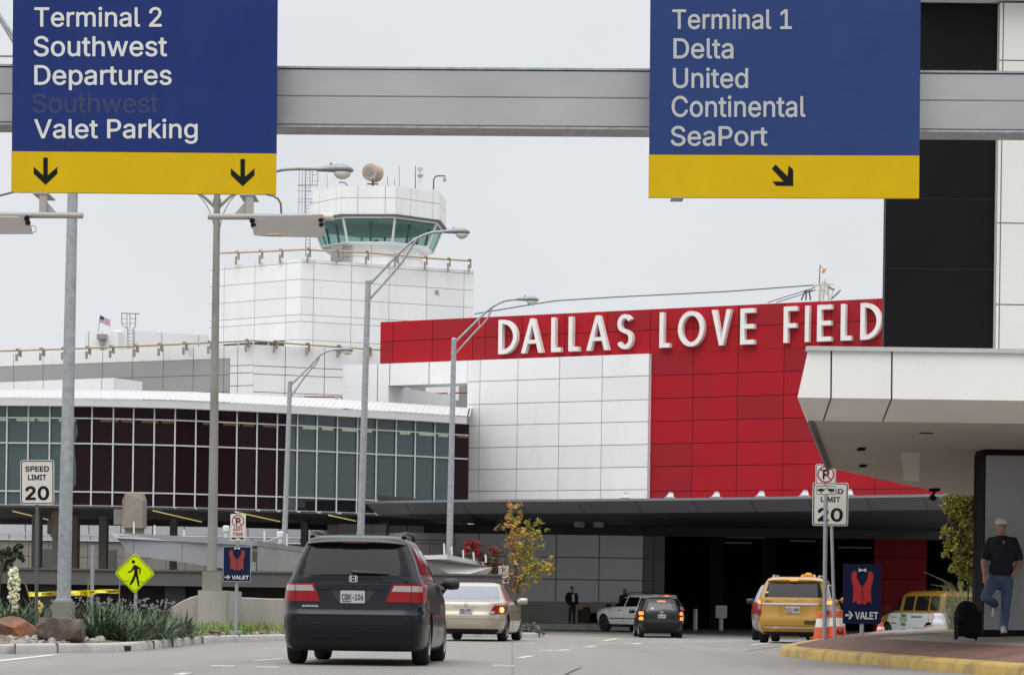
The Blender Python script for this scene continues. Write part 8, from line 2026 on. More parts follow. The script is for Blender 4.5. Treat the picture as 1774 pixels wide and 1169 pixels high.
# ------------------------------------------------------------------ plants, stones and tape on the island
rng = random.Random(11)
M_leafd = mat("yucca_leaf", (0.052, 0.092, 0.038), 0.45, var=0.35, scale=2.5)
M_leafp = mat("yucca_leaf_pale", (0.10, 0.145, 0.075), 0.5, var=0.25, scale=3)
M_stalk = mat("plant_stalk", (0.16, 0.17, 0.07), 0.7)
M_cream = mat("cream_blossom", (0.62, 0.60, 0.42), 0.7, var=0.12, scale=10)
M_grassg = mat("grass_green", (0.15, 0.25, 0.06), 0.7, var=0.35, scale=2)
M_grasst = mat("grass_tan", (0.34, 0.27, 0.12), 0.8, var=0.25, scale=2)
M_ograss = mat("pale_tall_grass", (0.36, 0.36, 0.20), 0.8, var=0.3, scale=3)
M_bark = mat("bark", (0.11, 0.085, 0.06), 0.9, var=0.3, scale=9)
def blade(mb, base, az, lean, L, w, droop, m=0, n=5, fold=.25):
    d = Vector((math.cos(az), math.sin(az), 0)); q = Vector((-d.y, d.x, 0)); rows = []
    for k in range(n + 1):
        t = k / n; a = lean + droop * t * t
        if k == 0: p = Vector(base)
        else: p = p + (d * math.sin(a) + Vector((0, 0, 1)) * math.cos(a)) * L / n
        ww = w * (1 - t ** 2.2) * (.55 + .45 * min(1, t * 4)) + .002
        rows.append([p - q * ww, p + Vector((0, 0, -ww * fold)), p + q * ww])
    mb.grid(rows, m)
def yucca_mesh(seed, n=120, L=.62):
    r = random.Random(seed); mb = MB()
    for i in range(n):
        blade(mb, (r.uniform(-.10, .10), r.uniform(-.10, .10), -.03), r.uniform(0, 6.28), r.uniform(.05, 1.15) ** 1.0, L * r.uniform(.6, 1.1), r.uniform(.011, .020), r.uniform(.1, 1.3), 1 if r.random() < .22 else 0)
    return mb
protos = [obj("yucca_plant", yucca_mesh(50 + i, 110 + 10 * i, .60 + .05 * i), [M_leafd, M_leafp], None, recalc=False) for i in range(3)]
used = set(); yl = "dark green spiky yucca clump in the planted bed behind the kerb"
spots = [(8, 1098, 44), (34, 1096, 45.5), (60, 1090, 47.5), (88, 1086, 48.5), (150, 1098, 44.5), (172, 1104, 43.5), (190, 1092, 46), (205, 1105, 43.6), (222, 1096, 45), (236, 1103, 44.2), (250, 1094, 46.5), (262, 1103, 45.2), (278, 1097, 47), (290, 1101, 47.2), (304, 1095, 48.5), (318, 1093, 49.6), (168, 1084, 49), (210, 1080, 50), (250, 1078, 50.5), (290, 1082, 51), (-20, 1096, 44.5), (135, 1080, 51)]
for i, (px, py, d) in enumerate(spots):
    k = i % 3; d = max(d, kerb_d(px) + (.55 if px < 215 else 1.35)); x = XOF(px, d, py); z = soil_z(x, d) - .03
    if k not in used: o = protos[k]; used.add(k)
    else: o = protos[k].copy(); COL.objects.link(o)
    o.location = (x, d, z); o.rotation_euler = (0, 0, rng.uniform(0, 6)); s = rng.uniform(.85, 1.12); o.scale = (s, s, s * rng.uniform(.92, 1.1))
    tag(o, yl, "yucca", "spiky yucca clumps in the island bed")
def blossom_stalk(label, px, ytop, yflow, ybase, d, wpx, n, M):
    t = thing("yucca_flower", label, "flower stalk", P(px, ybase, d)); c = P(px, ytop, d); h = (yflow - ytop) * d / F; w = wpx * d / F / 2
    mb = MB(); mb.tube([P(px + 2, ybase + 25, d), P(px + 1, (ybase + ytop) / 2, d), c], [.022, .018, .008], 7); obj("stalk", mb, M_stalk, t, world=t.location)
    mb = MB(); r = random.Random(px)
    for i in range(n):
        v = r.random(); a = r.uniform(0, 6.28); rr_ = w * (.25 + .75 * math.sin(math.pi * min(1, .12 + v * .85))) * r.uniform(.6, 1)
        q = Vector((c.x + rr_ * math.cos(a) + v * .02, d + rr_ * math.sin(a), c.z - h * v)); s = r.uniform(.024, .036)
        mb.lathe([(.006, s * 1.1), (s * .7, s * .6), (s, -s * .2), (s * .8, -s * .9), (s * .3, -s * 1.1)], 8, 0, Matrix.Translation(q) @ Matrix.Rotation(r.uniform(-.6, .6), 4, 'X') @ Matrix.Rotation(r.uniform(-.6, .6), 4, 'Y'))
    obj("blossoms", mb, M, t, world=t.location, smooth=True)
blossom_stalk("tall stalk of cream yucca blossoms at the far left", 24, 984, 1058, 1062, 44.6, 20, 150, M_cream)
blossom_stalk("short yellowish yucca flower just left of the thick lamp post", 67, 1042, 1060, 1066, 46.5, 11, 26, mat("yellow_blossom", (.62, .50, .16), .7))
mb = MB()
for i in range(420):
    px = rng.uniform(84, 300); d = rng.uniform(50.5, 54); x = XOF(px, d); z = gz(d) + mound(x, d)
    blade(mb, (x, d, z - .03), rng.uniform(0, 6.28), rng.uniform(0, .35), rng.uniform(.25, .62), .006, rng.uniform(0, .6), 0, 3)
    if rng.random() < .35:
        q = Vector((x + rng.uniform(-.08, .08), d, z + rng.uniform(.4, .66))); mb.box(q, (.05, .03, .03), 1, Matrix.Rotation(rng.uniform(0, 3), 3, 'Y'))
tag(obj("grey_undergrowth", mb, [mat("sage_stem", (.09, .105, .075), .8, var=.3), mat("sage_grey", (.21, .22, .22), .8, var=.2)], recalc=False), kind="stuff")
mb = MB()
for i in range(5600):
    px = rng.uniform(336, 492); f = (px - 336) / 156; d = kerb_d(px) + 1.3 + rng.random() * 3.2; x = XOF(px, d, 1085)
    tan = rng.random() < (.08 if px < 440 else .55)
    blade(mb, (x, d, soil_z(x, d) - .06), rng.uniform(0, 6.28), rng.uniform(.05, .8), rng.uniform(.14, .40), .006, rng.uniform(.2, 1.2), 1 if tan else 0, 3)
tag(obj("grass", mb, [M_grassg, M_grasst], recalc=False), kind="stuff")
# boulders
def boulder(label, px, py, d, size, mats, seed, blocky=False):
    r = random.Random(seed); bm = bmesh.new(); bmesh.ops.create_icosphere(bm, subdivisions=4, radius=1.0)
    ph = [Vector((r.uniform(-1, 1), r.uniform(-1, 1), r.uniform(-1, 1))).normalized() for _ in range(16)]; dd = [r.uniform(.62, .9) for _ in ph]
    if blocky: ph = [Vector(v) for v in ((1, 0, .05), (-1, 0, 0), (0, -1, .1), (0, 1, 0), (.05, 0, 1), (-.7, -.5, .5), (.6, -.5, .75))]; dd = [.74, .76, .7, .7, .66, .93, .95]
    from mathutils import noise
    for v in bm.verts:
        for n, k in zip(ph, dd):
            n = n.normalized(); e = v.co.dot(n) - k
            if e > 0: v.co -= n * e
        v.co *= 1 + .06 * noise.noise(v.co * 3 + ph[0] * 9) + .02 * noise.noise(v.co * 11)
        v.co = Vector((v.co.x * size[0], v.co.y * size[1], v.co.z * size[2]))
    me = bpy.data.meshes.new("boulder"); bm.to_mesh(me); bm.free()
    me.polygons.foreach_set("use_smooth", [True] * len(me.polygons)); me.set_sharp_from_angle(angle=R(28))
    o = raw_obj("boulder", me, mats); o.location = P(px, py, d); return tag(o, label, "boulder")
M_rockd = mat("dark_brown_rock", (.085, .062, .048), .9, var=.3, scale=5, bump=.6, bscale=14, dark=(.22, .20, .17), dscale=5, damt=.5)
M_rocko = mat("orange_brown_rock", (.15, .09, .06), .9, var=.3, scale=4, bump=.6, bscale=14, dark=(.33, .11, .05), dscale=1.3, damt=1.0)
boulder("rounded brown and orange boulder by the left picture edge", 28, 1094, 41.6, (.44, .40, .26), M_rocko, 4)
boulder("dark square edged boulder in front of the thick lamp post", 106, 1090, 41.2, (.47, .36, .27), M_rockd, 9, True)
st = [boulder("s", 0, 0, 40, (.085, .075, .055), mat("river_stone_pale", (.30, .275, .25), .85, var=.15, scale=9), 20 + i) for i in range(2)] + [boulder("s", 0, 0, 40, (.08, .07, .05), mat("river_stone_pink", (.26, .19, .16), .85, var=.2, scale=9), 31)]
su = set()
for i in range(120):
    px = rng.choice((rng.uniform(-20, 175), rng.uniform(-20, 175), rng.uniform(310, 490)))
    d = kerb_d(px) + (.28 if px < 215 else 1.15) + rng.random() ** 1.3 * 1.1
    x = XOF(px, d); k = rng.choice((0, 0, 1, 2)); o = st[k] if k not in su else st[k].copy()
    if k in su: COL.objects.link(o)
    su.add(k); s = rng.uniform(.4, 1.0) * (1.35 if px > 170 else 1); o.name = "river_stone"; o.location = (x, d, soil_z(x, d) + .012 * s); o.rotation_euler = (rng.uniform(-.3, .3), rng.uniform(-.3, .3), rng.uniform(0, 6)); o.scale = (s, s, s)
    tag(o, "small pale river stone lying along the inside of the left kerb", "stone", "river stones along the island kerb")
boulder("long flat brown stone slab lying at the edge of the bright grass", 350, 1089, 54.2, (.50, .22, .05), M_rocko, 15, True).rotation_euler = (0, R(9), .1)
# caution tape on stakes
tp = thing("caution_tape", "yellow caution tape strung between thin stakes behind the plants", "barrier tape", P(130, 1060, 57))
d = 57.0
for (a, b) in (((62, 1072), (44, 1010)), ((150, 1075), (153.5, 1002)), ((205, 1072), (208, 1000))):
    mb = MB(); mb.tube([P(*a, d), P(*b, d)], .015, 6); obj("stake", mb, M_wood, tp, world=tp.location)
def tape(x0, y0, x1, y1, h, o=0.03, txt=()):
    mb = MB(); rows = []
    for k in range(15):
        t = k / 14; x = x0 + (x1 - x0) * t; y = y0 + (y1 - y0) * t + .8 * math.sin(t * 9)
        a = P(x, y, d - o); b = P(x, y + h, d - o); tw = .03 * math.sin(t * 11 + x0); rows.append([a + Vector((0, tw, 0)), b - Vector((0, tw, 0))])
    mb.grid(rows); s = obj("tape", mb, M_tape, tp, world=tp.location, smooth=True, recalc=False)
    m2 = MB()
    for (a, b) in txt:     # the word is seen from behind, mirrored
        yb = y0 + (y1 - y0) * ((a + b) / 2 - x0) / (x1 - x0) + h * .78
        add_text(m2, "CAUTION", -b, -a, -yb, -yb + h * .55, lambda x, z: P(-x, -z, d - o - .045), bold=.03)
    if txt: obj("tape_lettering", m2, M_blk, s, world=tp.location, recalc=False)
tape(50, 1024.5, 152, 1023.5, 7.5, .03, ((72, 90), (122, 128)))
tape(50, 1028, 150, 1020.5, 5, .06)
tape(150, 1021.5, 206, 1019.5, 7.0, .03, ((154, 164), (183, 201)))
tape(120, 1026, 206, 1020, 4.5, .07)
mb = MB(); mb.tube([P(153, 1024, d - .08), P(154, 1033, d - .08)], .03, 4); obj("tape_knot", mb, M_tape, tp, world=tp.location)
mb = MB(); mb.tube([P(159, 1075, 60), P(161, 944, 60)], .045, 10); o = tag(obj("steel_post", mb, M_steel), "bare grey steel post rising behind the yellow caution tape", "post")

# ------------------------------------------------------------------ trees and shrubs
def leaf(mb, p, s, m, r):
    a = Vector((r.gauss(0, 1), r.gauss(0, 1), r.gauss(0, .7))).normalized(); b = a.cross(Vector((r.gauss(0, 1), r.gauss(0, 1), r.gauss(0, 1)))).normalized()
    mb.poly([p - a * s, p + b * s * .45, p + a * s, p - b * s * .45], m)
def tree(name, label, cat, base, branches, blobs, mats, d, size, seed, tw=.06, group=None):
    """branches: photo polylines; blobs: (px, py, radius px, leaf count, material)"""
    t = thing(name, label, cat, base, 0, group); r = random.Random(seed); mb = MB()
    for pts in branches:
        w0 = pts[0][2]; P3 = [P(x, y, d + r.uniform(-.15, .15) * i) for i, (x, y, _) in enumerate(pts)]
        mb.tube(P3, [q[2] for q in pts], 7)
    obj("trunk", mb, M_bark, t, world=t.location, smooth=True)
    mb = MB()
    for (px, py, rp, n, m) in blobs:
        c = P(px, py, d); rr_ = rp * d / F
        for _ in range(max(2, n // 14)):      # twigs of leaves
            q = c + Vector((r.gauss(0, .5), r.gauss(0, .5), r.gauss(0, .5))) * rr_
            for _ in range(14):
                leaf(mb, q + Vector((r.gauss(0, 1), r.gauss(0, 1), r.gauss(0, 1))) * rr_ * .24, size * r.uniform(.6, 1.2), m if r.random() < .75 else r.randrange(len(mats)), r)
    obj("crown", mb, mats, t, world=t.location, recalc=False); return t
M_ly = mat("leaf_yellow", (.52, .38, .05), .6, var=.25, scale=1.5); M_lo = mat("leaf_orange", (.46, .26, .06), .6, var=.25, scale=1.5); M_lg = mat("leaf_olive", (.28, .28, .05), .6, var=.25, scale=1.5); M_lb = mat("leaf_brown", (.14, .085, .035), .6, var=.3)
dT_ = 88.0
br = [[(899, 1075, .075), (898, 1030, .065), (893, 985, .05), (889, 930, .035), (884, 880, .015)], [(894, 990, .045), (908, 950, .035), (918, 905, .015)], [(896, 1015, .05), (915, 990, .035), (945, 975, .015)], [(891, 960, .03), (876, 920, .02), (868, 900, .01)],
      [(897, 1020, .04), (885, 1000, .02), (880, 990, .01)], [(908, 950, .03), (925, 930, .02), (936, 912, .01)]]
bl = [(880, 872, 8, 60, 1), (889, 880, 9, 80, 1), (883, 893, 9, 90, 1), (893, 900, 9, 90, 0), (879, 910, 10, 70, 1), (902, 890, 6, 40, 1), (868, 912, 8, 30, 3), (890, 925, 12, 150, 1), (905, 925, 12, 170, 0), (915, 912, 9, 100, 2), (932, 907, 7, 70, 2), (931, 922, 9, 90, 2), (922, 930, 10, 120, 0), (884, 945, 11, 120, 1), (900, 948, 14, 230, 0), (918, 950, 14, 230, 2), (936, 945, 8, 80, 2), (893, 968, 13, 170, 1), (908, 972, 15, 240, 0), (926, 978, 13, 200, 2), (944, 985, 11, 170, 0), (953, 985, 7, 90, 0), (950, 974, 7, 70, 0), (912, 995, 13, 170, 2), (928, 1000, 10, 110, 2), (894, 1000, 12, 120, 1), (884, 1012, 9, 80, 3), (893, 1022, 10, 110, 1), (910, 1015, 9, 90, 2), (876, 1003, 5, 20, 3), (858, 915, 5, 12, 3), (948, 918, 4, 14, 3)]
tree("autumn_tree", "slim young tree with yellow and orange autumn leaves before the grey entrance wall", "tree", Vector((P(899, 1080, dT_).x, dT_, gz(dT_))), br, bl, [M_ly, M_lo, M_lg, M_lb], dT_, .06, 5)
M_lr = mat("leaf_red", (.32, .015, .02), .6, var=.25); M_ld = mat("leaf_dark_olive", (.075, .075, .035), .7, var=.3)
tree("red_shrub", "small red leaved shrub over a dark olive bush behind the pale wedge canopy", "shrub", Vector((P(845, 1075, 95).x, 95, gz(95))), [[(846, 1075, .06), (843, 1000, .04), (820, 945, .015)], [(845, 1010, .04), (853, 950, .015)], [(846, 1030, .04), (865, 970, .015)]],
     [(814, 948, 9, 160, 0), (822, 942, 8, 140, 0), (826, 955, 8, 110, 0), (808, 955, 6, 60, 0), (852, 951, 7, 110, 0), (858, 956, 5, 50, 0), (835, 965, 11, 120, 1), (850, 972, 13, 190, 1), (865, 978, 12, 170, 1), (868, 958, 6, 40, 1), (855, 992, 15, 260, 1), (840, 1005, 14, 220, 1), (868, 1005, 12, 170, 1), (850, 1025, 16, 260, 1)], [M_lr, M_ld], 95, .085, 6)
M_sg = mat("sage_leaf", (.20, .21, .17), .8, var=.25)
tree("sage_bush", "low grey green sage bush on the kerb end right of the beige sedan", "bush", Vector((P(920, 1098, 78.5).x, 78.5, .0)), [[(920, 1098, .02), (918, 1085, .01)]], [(906, 1092, 6, 90, 0), (914, 1088, 8, 150, 0), (924, 1087, 8, 150, 0), (934, 1091, 7, 120, 0), (920, 1095, 9, 150, 0), (941, 1096, 4, 40, 0), (908, 1080, 4, 30, 0)], [M_sg, M_ld], 78.5, .055, 7)
M_lyg = mat("leaf_yellow_green", (.36, .33, .05), .6, var=.3, scale=1.5)
bl = [(1650, 862, 12, 260, 2), (1670, 862, 13, 300, 2), (1688, 866, 13, 260, 1), (1642, 880, 10, 170, 2), (1660, 882, 14, 300, 0), (1682, 885, 14, 320, 1), (1650, 900, 10, 150, 1), (1670, 905, 14, 320, 0), (1692, 905, 12, 240, 0), (1645, 918, 9, 120, 0), (1662, 922, 13, 260, 1), (1684, 928, 14, 320, 0), (1640, 935, 8, 90, 2), (1655, 945, 11, 190, 0), (1676, 950, 14, 300, 1), (1694, 955, 12, 220, 0), (1640, 960, 7, 80, 0), (1660, 968, 10, 170, 2), (1680, 975, 13, 260, 0), (1652, 985, 8, 100, 0), (1668, 994, 9, 150, 0), (1686, 1000, 11, 200, 2), (1664, 1012, 6, 60, 0), (1690, 1022, 9, 120, 2)]
tree("roadside_tree", "bushy yellow green tree beside the black jamb under the right canopy", "tree", Vector((P(1692, 1085, 60).x, 60, .1)), [[(1697, 1100, .09), (1694, 1020, .075), (1688, 940, .05), (1680, 880, .02)], [(1692, 990, .05), (1668, 930, .03), (1652, 880, .015)], [(1693, 1010, .04), (1670, 980, .03), (1650, 950, .015)]], [(a, b, c, int(n * 1.7), m) for a, b, c, n, m in bl], [M_lyg, M_lb, M_lg], 60, .045, 8)
tree("small_dark_tree", "small dark green tree crown at the left edge above the cream flower stalk", "tree", Vector((P(2, 1075, 58).x, 58, .2)), [[(-8, 1075, .05), (0, 1000, .04), (8, 970, .02), (30, 950, .01)]],
     [(2, 962, 11, 200, 0), (-12, 975, 14, 200, 0), (14, 958, 9, 130, 0), (28, 948, 7, 120, 0), (36, 945, 5, 60, 0), (32, 962, 7, 100, 0), (22, 968, 8, 110, 0), (8, 980, 10, 140, 0), (39, 968, 4, 40, 0)], [mat("leaf_dark_green", (.04, .06, .025), .6, var=.35), M_ld], 58, .06, 9)
mb = MB(); dG = 58.5
c = P(1672, 1098, dG)
for i in range(900):
    az = rng.uniform(0, 6.28); r0 = rng.uniform(0, .32)
    blade(mb, (c.x + r0 * math.cos(az), dG + r0 * math.sin(az), .22), az + rng.uniform(-.5, .5), rng.uniform(.02, .42), rng.uniform(.5, 1.45), .005, rng.uniform(.2, 1.1), 0, 5)
for k, (x, y) in enumerate(((1600, 990), (1612, 1012), (1622, 1000), (1650, 985))):
    p0, p1 = c + Vector((0, 0, .5)), P(x, y, dG); mb.tube([p0, p0.lerp(p1, .5) + Vector((0, 0, .25)), p1], [.006, .005, .003], 4)
tag(obj("tall_grass_clump", mb, M_ograss, recalc=False), "fountain shaped clump of pale tall grass left of the black suitcase", "grass clump")

# ------------------------------------------------------------------ cones, bollards, luggage
M_orange = mat("cone_orange", (.60, .085, .03), .5, var=.06); M_conew = mat("cone_white_band", (.66, .66, .65), .4, var=.05)
def cone(label, px, d, z, h, r0, r1, mark=False):
    t = thing("traffic_cone", label, "traffic cone", (XOF(px, d, 1100), d, z), 0, "orange and white traffic cones"); rr_ = lambda k: r0 + (r1 - r0) * k
    mb = MB(); mb.bbox((-r0 * 1.25, -r0 * 1.25, 0), (r0 * 1.25, r0 * 1.25, .03)); mb.lathe([(r0, .03), (rr_(.99), h), (rr_(1) * .8, h + .01)], 28); obj("body", mb, M_orange, t, smooth=True)
    for a, b in ((.42, .74),): mb = MB(); mb.lathe([(rr_(a) + .004, h * a), (rr_(b) + .004, h * b)], 28); obj("reflective_band", mb, M_conew, t, smooth=True)
    if mark: mb = MB(); add_text(mb, "M", -.02, .13, h * .14, h * .30, lambda x, q: (x, -math.sqrt(max(.001, rr_(q / h) ** 2 - x * x)) - .006, q), bold=.03); obj("marking", mb, M_blk, t, recalc=False)
cone("orange and white cone left of the no parking post, before the taxi", 1423.5, 61, .20, .63, .20, .10)
cone("orange and white cone marked M between the sign posts and large valet sign", 1449, 61, .22, .64, .24, .15, True)
cone("small orange and white cone by the front wheel of the shuttle van", 1525.5, 74, .10, .46, .17, .06)
for i, (px, lab) in enumerate(((1204.5, "white round bollard at the dark drive through, nearer the black estate car"), (1249, "white bollard with a boxy head in the dark drive through"))):
    dB = 131.0; t = thing("bollard", lab, "bollard", (XOF(px, dB, 1085), dB, gz(dB)), 0, "white bollards in the drive through")
    mb = MB(); mb.lathe([(.11, 0), (.11, 1.0), (.08, 1.06), (.02, 1.08)], 16); obj("post", mb, M_whitem, t, smooth=True)
    if i: mb = MB(); mb.bbox((-.28, -.16, .62), (.28, .16, 1.25)); obj("head", mb, M_whitem, t)
# ------------------------------------------------------------------ people
def organic(name, mb, M, parent, world, voxel, it=4):
    o = obj(name, mb, M, None, world=world); md = o.modifiers.new("r", 'REMESH'); md.mode = 'VOXEL'; md.voxel_size = voxel
    sm = o.modifiers.new("s", 'SMOOTH'); sm.factor = .5; sm.iterations = it
    dg = bpy.context.evaluated_depsgraph_get(); dg.update(); me = bpy.data.meshes.new_from_object(o.evaluated_get(dg)); me.name = name
    nm = o.name; bpy.data.objects.remove(o); me.polygons.foreach_set("use_smooth", [True] * len(me.polygons)); me.materials.clear()
    r = raw_obj(name, me, M, parent); return r
def ell(mb, c, r, rot=None, seg=14):
    m4 = Matrix.Translation(c) @ (rot.to_4x4() if rot else Matrix.Identity(4)) @ Matrix.Diagonal((*r, 1))
    mb.lathe([(math.sin(math.pi * k / 10) + (.01 if k in (0, 10) else 0), -math.cos(math.pi * k / 10)) for k in range(11)], seg, 0, m4)
def suitcase(label, px, py, d, w, h, dep, M, yaw=0.0, handle=0.0):
    p = P(px, py, d); t = thing("suitcase", label, "suitcase", p, yaw)
    mb = MB(); rows = []
    for z, k in ((.05, .90), (.09, 1), (h * .6, 1.0), (h * .88, .96), (h * .96, .85), (h, .6)):
        rows.append([(x * k, y * k, z) for x, y in rrect(w, dep, min(w, dep) * .28, 5)])
    if handle > .3:      # a sagging garment bag
        mb.bbox((-w * .46, -dep * .45, .05), (w * .46, dep * .45, h * .72)); ell(mb, Vector((-.02, 0, h * .72)), (w * .44, dep * .5, h * .27)); ell(mb, Vector((-w * .36, -.02, h * .50)), (w * .20, dep * .55, h * .16)); ell(mb, Vector((.02, -dep * .4, h * .22)), (w * .42, dep * .3, h * .19))
        organic("case", mb, M, t, Vector((0, 0, 0)), .014, 4)
    else:
        idx = mb.grid(rows, 0, True); mb.face(idx[0][::-1]); mb.face(idx[-1]); obj("case", mb, M, t, smooth=True, angle=50)
    mb = MB(); flat(mb, rrect(w * .72, h * .42, .04, 4, 0, h * .34), -dep / 2 - .03, .05); obj("pocket", mb, M, t)
    for sg in (-1, 1): mb = MB(); mb.lathe([(.045, -.02), (.045, .02)], 14, 0, Matrix.Translation((sg * w * .4, dep * .3, .045)) @ Matrix.Rotation(R(90), 4, 'Y')); obj("wheel", mb, M_tyre, t)
    if handle:
        mb = MB(); hx = .035 if handle > .3 else w * .2
        mb.tube([(-hx + .06, dep * .25, h * .8), (-hx + .06, dep * .25, h + handle)], .010, 6); mb.tube([(hx + .09, dep * .25, h * .8), (hx + .09, dep * .25, h + handle)], .010, 6); mb.tube([(-hx + .05, dep * .25, h + handle), (hx + .10, dep * .25, h + handle)], .018, 6); obj("handle", mb, M_trim, t)
    return t
M_bagb = mat("black_fabric", (.005, .005, .006), .9, spec=.15, var=.2, scale=30); M_bagr = mat("maroon_fabric", (.05, .012, .014), .7, var=.2, scale=20)
bag = suitcase("black soft rolling bag with its handle pulled up beside the leaning man", 1676, 1107.5, 40.6, .40, .62, .28, M_bagb, .15, .50)
suitcase("large maroon suitcase standing at the grey entrance wall", 1012, 1080, 124.5, .62, .80, .35, M_bagr, 0, .12)
suitcase("smaller dark suitcase right of the maroon one at the entrance wall", 1028, 1080, 124.5, .40, .52, .3, M_bagb, 0, .1)

def cap(mb, a, b, ra, rb):
    mb.tube([a, b], [ra, rb], 12); ell(mb, Vector(a), (ra,) * 3); ell(mb, Vector(b), (rb,) * 3)
def chain(mb, pts):
    for (a, ra), (b, rb) in zip(pts, pts[1:]): cap(mb, a, b, ra, rb)
def hand(mb, wr, tip, side, s=1.0):
    """palm and five bent fingers hanging from the wrist towards tip; side: unit vector towards the thumb"""
    f = (tip - wr).normalized(); u = side.normalized(); n = f.cross(u)
    pc = wr + f * .055 * s; ell(mb, pc, (.016 * s, .042 * s, .05 * s), Matrix((n, u, f)).transposed())
    for k, L in enumerate((.070, .080, .076, .060)):
        b = wr + f * .095 * s + u * (.030 - .020 * k) * s; k1 = b + f * L * .5 * s + n * .008 * s; cap(mb, b, k1, .0095 * s, .009 * s); cap(mb, k1, k1 + (f * .8 + n * .55).normalized() * L * .5 * s, .009 * s, .0075 * s)
    b = wr + f * .03 * s + u * .03 * s; k1 = b + (f * .7 + u * .7) * .04 * s; cap(mb, b, k1, .012 * s, .011 * s); cap(mb, k1, k1 + (f * .95 + u * .2) * .035 * s, .011 * s, .009 * s)
M_skin = mat("skin", (.38, .215, .15), .55, var=.06, scale=14)
# the man leaning on the wall
man = thing("person", "man in white cap, navy polo and jeans leaning one foot on the grey wall", "person", P(1737, 1100, 41.9))
Z = lambda zx, zy, d: P(1660 + zx / 4.675, 870 + zy / 4.675, d)
hd = Z(347, 195, 42.15); nk = Z(352, 262, 42.2); shL, shR = Z(262, 300, 42.26), Z(452, 300, 42.3); ch = Z(355, 380, 42.18); wst = Z(345, 560, 42.12); hpL, hpR = Z(290, 635, 42.12), Z(392, 630, 42.15)
elL, wrL, tipL = Z(208, 470, 42.15), Z(213, 580, 41.98), Z(216, 650, 41.95); elR, wrR, tipR = Z(494, 480, 42.2), Z(446, 580, 42.0), Z(424, 620, 42.06)
knL, anL, toL = Z(220, 765, 41.72), Z(296, 822, 42.28), Z(295, 888, 42.42); knR, anR = Z(388, 815, 42.02), Z(368, 1005, 42.05)
mb = MB()
ell(mb, hd + Vector((0, .01, .03)), (.078, .098, .105)); ell(mb, hd + Vector((0, -.03, -.055)), (.062, .07, .062)); chain(mb, [(nk, .062), (nk + Vector((0, .02, -.09)), .075)])
ell(mb, hd + Vector((0, -.095, -.012)), (.015, .022, .026)); ell(mb, hd + Vector((0, -.085, .02)), (.045, .02, .012)); ell(mb, hd + Vector((0, -.088, -.058)), (.028, .014, .010)); ell(mb, hd + Vector((0, -.08, -.095)), (.026, .022, .02))
for s in (-1, 1): ell(mb, hd + Vector((s * .080, .02, 0)), (.012, .025, .034))
ell(mb, ch, (.20, .125, .21)); ell(mb, wst + Vector((0, 0, .05)), (.185, .125, .16)); ell(mb, (hpL + hpR) / 2, (.17, .12, .11))
for sh, el, wr, tip, sd in ((shL, elL, wrL, tipL, Vector((1, -.3, 0))), (shR, elR, wrR, tipR, Vector((.2, -1, .3)))):
    chain(mb, [(sh + Vector((0, 0, -.04)), .048), (el, .050), (el.lerp(wr, .35), .050), (wr, .032)]); hand(mb, wr, tip, sd, 1.0)
chain(mb, [(hpL, .085), (knL, .06), (anL, .045), (toL, .04)]); chain(mb, [(hpR, .085), (knR, .06), (anR, .045), (anR + Vector((0, -.1, -.09)), .04)])
organic("body", mb, M_skin, man, man.location, .0085, 5)
mb = MB(); ell(mb, ch + Vector((0, 0, .02)), (.222, .145, .215)); ell(mb, ch + Vector((0, -.01, -.13)), (.205, .15, .20)); ell(mb, wst + Vector((0, -.005, .05)), (.208, .15, .14)); mb.lathe([(.99, -.2), (1, .4)], 20, 0, Matrix.Translation(wst) @ Matrix.Diagonal((.20, .14, .2, 1)))
ell(mb, (shL + shR) / 2 + Vector((0, 0, .0)), (.17, .10, .06))
for sh, el in ((shL, elL), (shR, elR)): chain(mb, [(nk + Vector((0, .02, -.085)), .07), (sh + Vector((0, 0, -.02)), .062), (sh.lerp(el, .4), .078), (sh.lerp(el, .80), .084)])
polo = organic("polo_shirt", mb, mat("navy_polo", (.010, .012, .020), .85, var=.15, scale=14, bump=.2, bscale=18), man, man.location, .011, 6)
mb = MB()
for s in (-1, 1): mb.prism([nk + Vector((s * .085, -.02, -.005)), nk + Vector((s * .095, -.075, -.05)), nk + Vector((s * .03, -.115, -.115)), nk + Vector((s * .012, -.10, -.085)), nk + Vector((s * .06, -.06, -.02))], (0, .02, 0))
obj("collar", mb, mat("navy_polo", (0, 0, 0)), polo, world=man.location)
mb = MB(); mb.prism([nk + Vector((-.045, -.105, -.06)), nk + Vector((.045, -.105, -.06)), nk + Vector((.004, -.185, -.16))], (0, .05, 0)); obj("open_neck", mb, M_skin, polo, world=man.location)
mb = MB(); pv = (hpL + hpR) / 2
ell(mb, pv + Vector((0, 0, .0)), (.194, .142, .155)); chain(mb, [(hpL, .112), (hpL.lerp(knL, .6), .095), (knL, .082), (knL.lerp(anL, .5), .075), (anL + (knL - anL) * .05, .072)])
chain(mb, [(hpR, .112), (knR, .082), (knR.lerp(anR, .5), .077), (anR + Vector((0, 0, .03)), .074), (anR + Vector((0, -.01, -.03)), .078)])
organic("jeans", mb, mat("blue_denim", (.075, .115, .21), .85, var=.22, scale=5, bump=.35, bscale=16, dark=(.035, .055, .11), dscale=4, damt=.5), man, man.location, .011, 4)
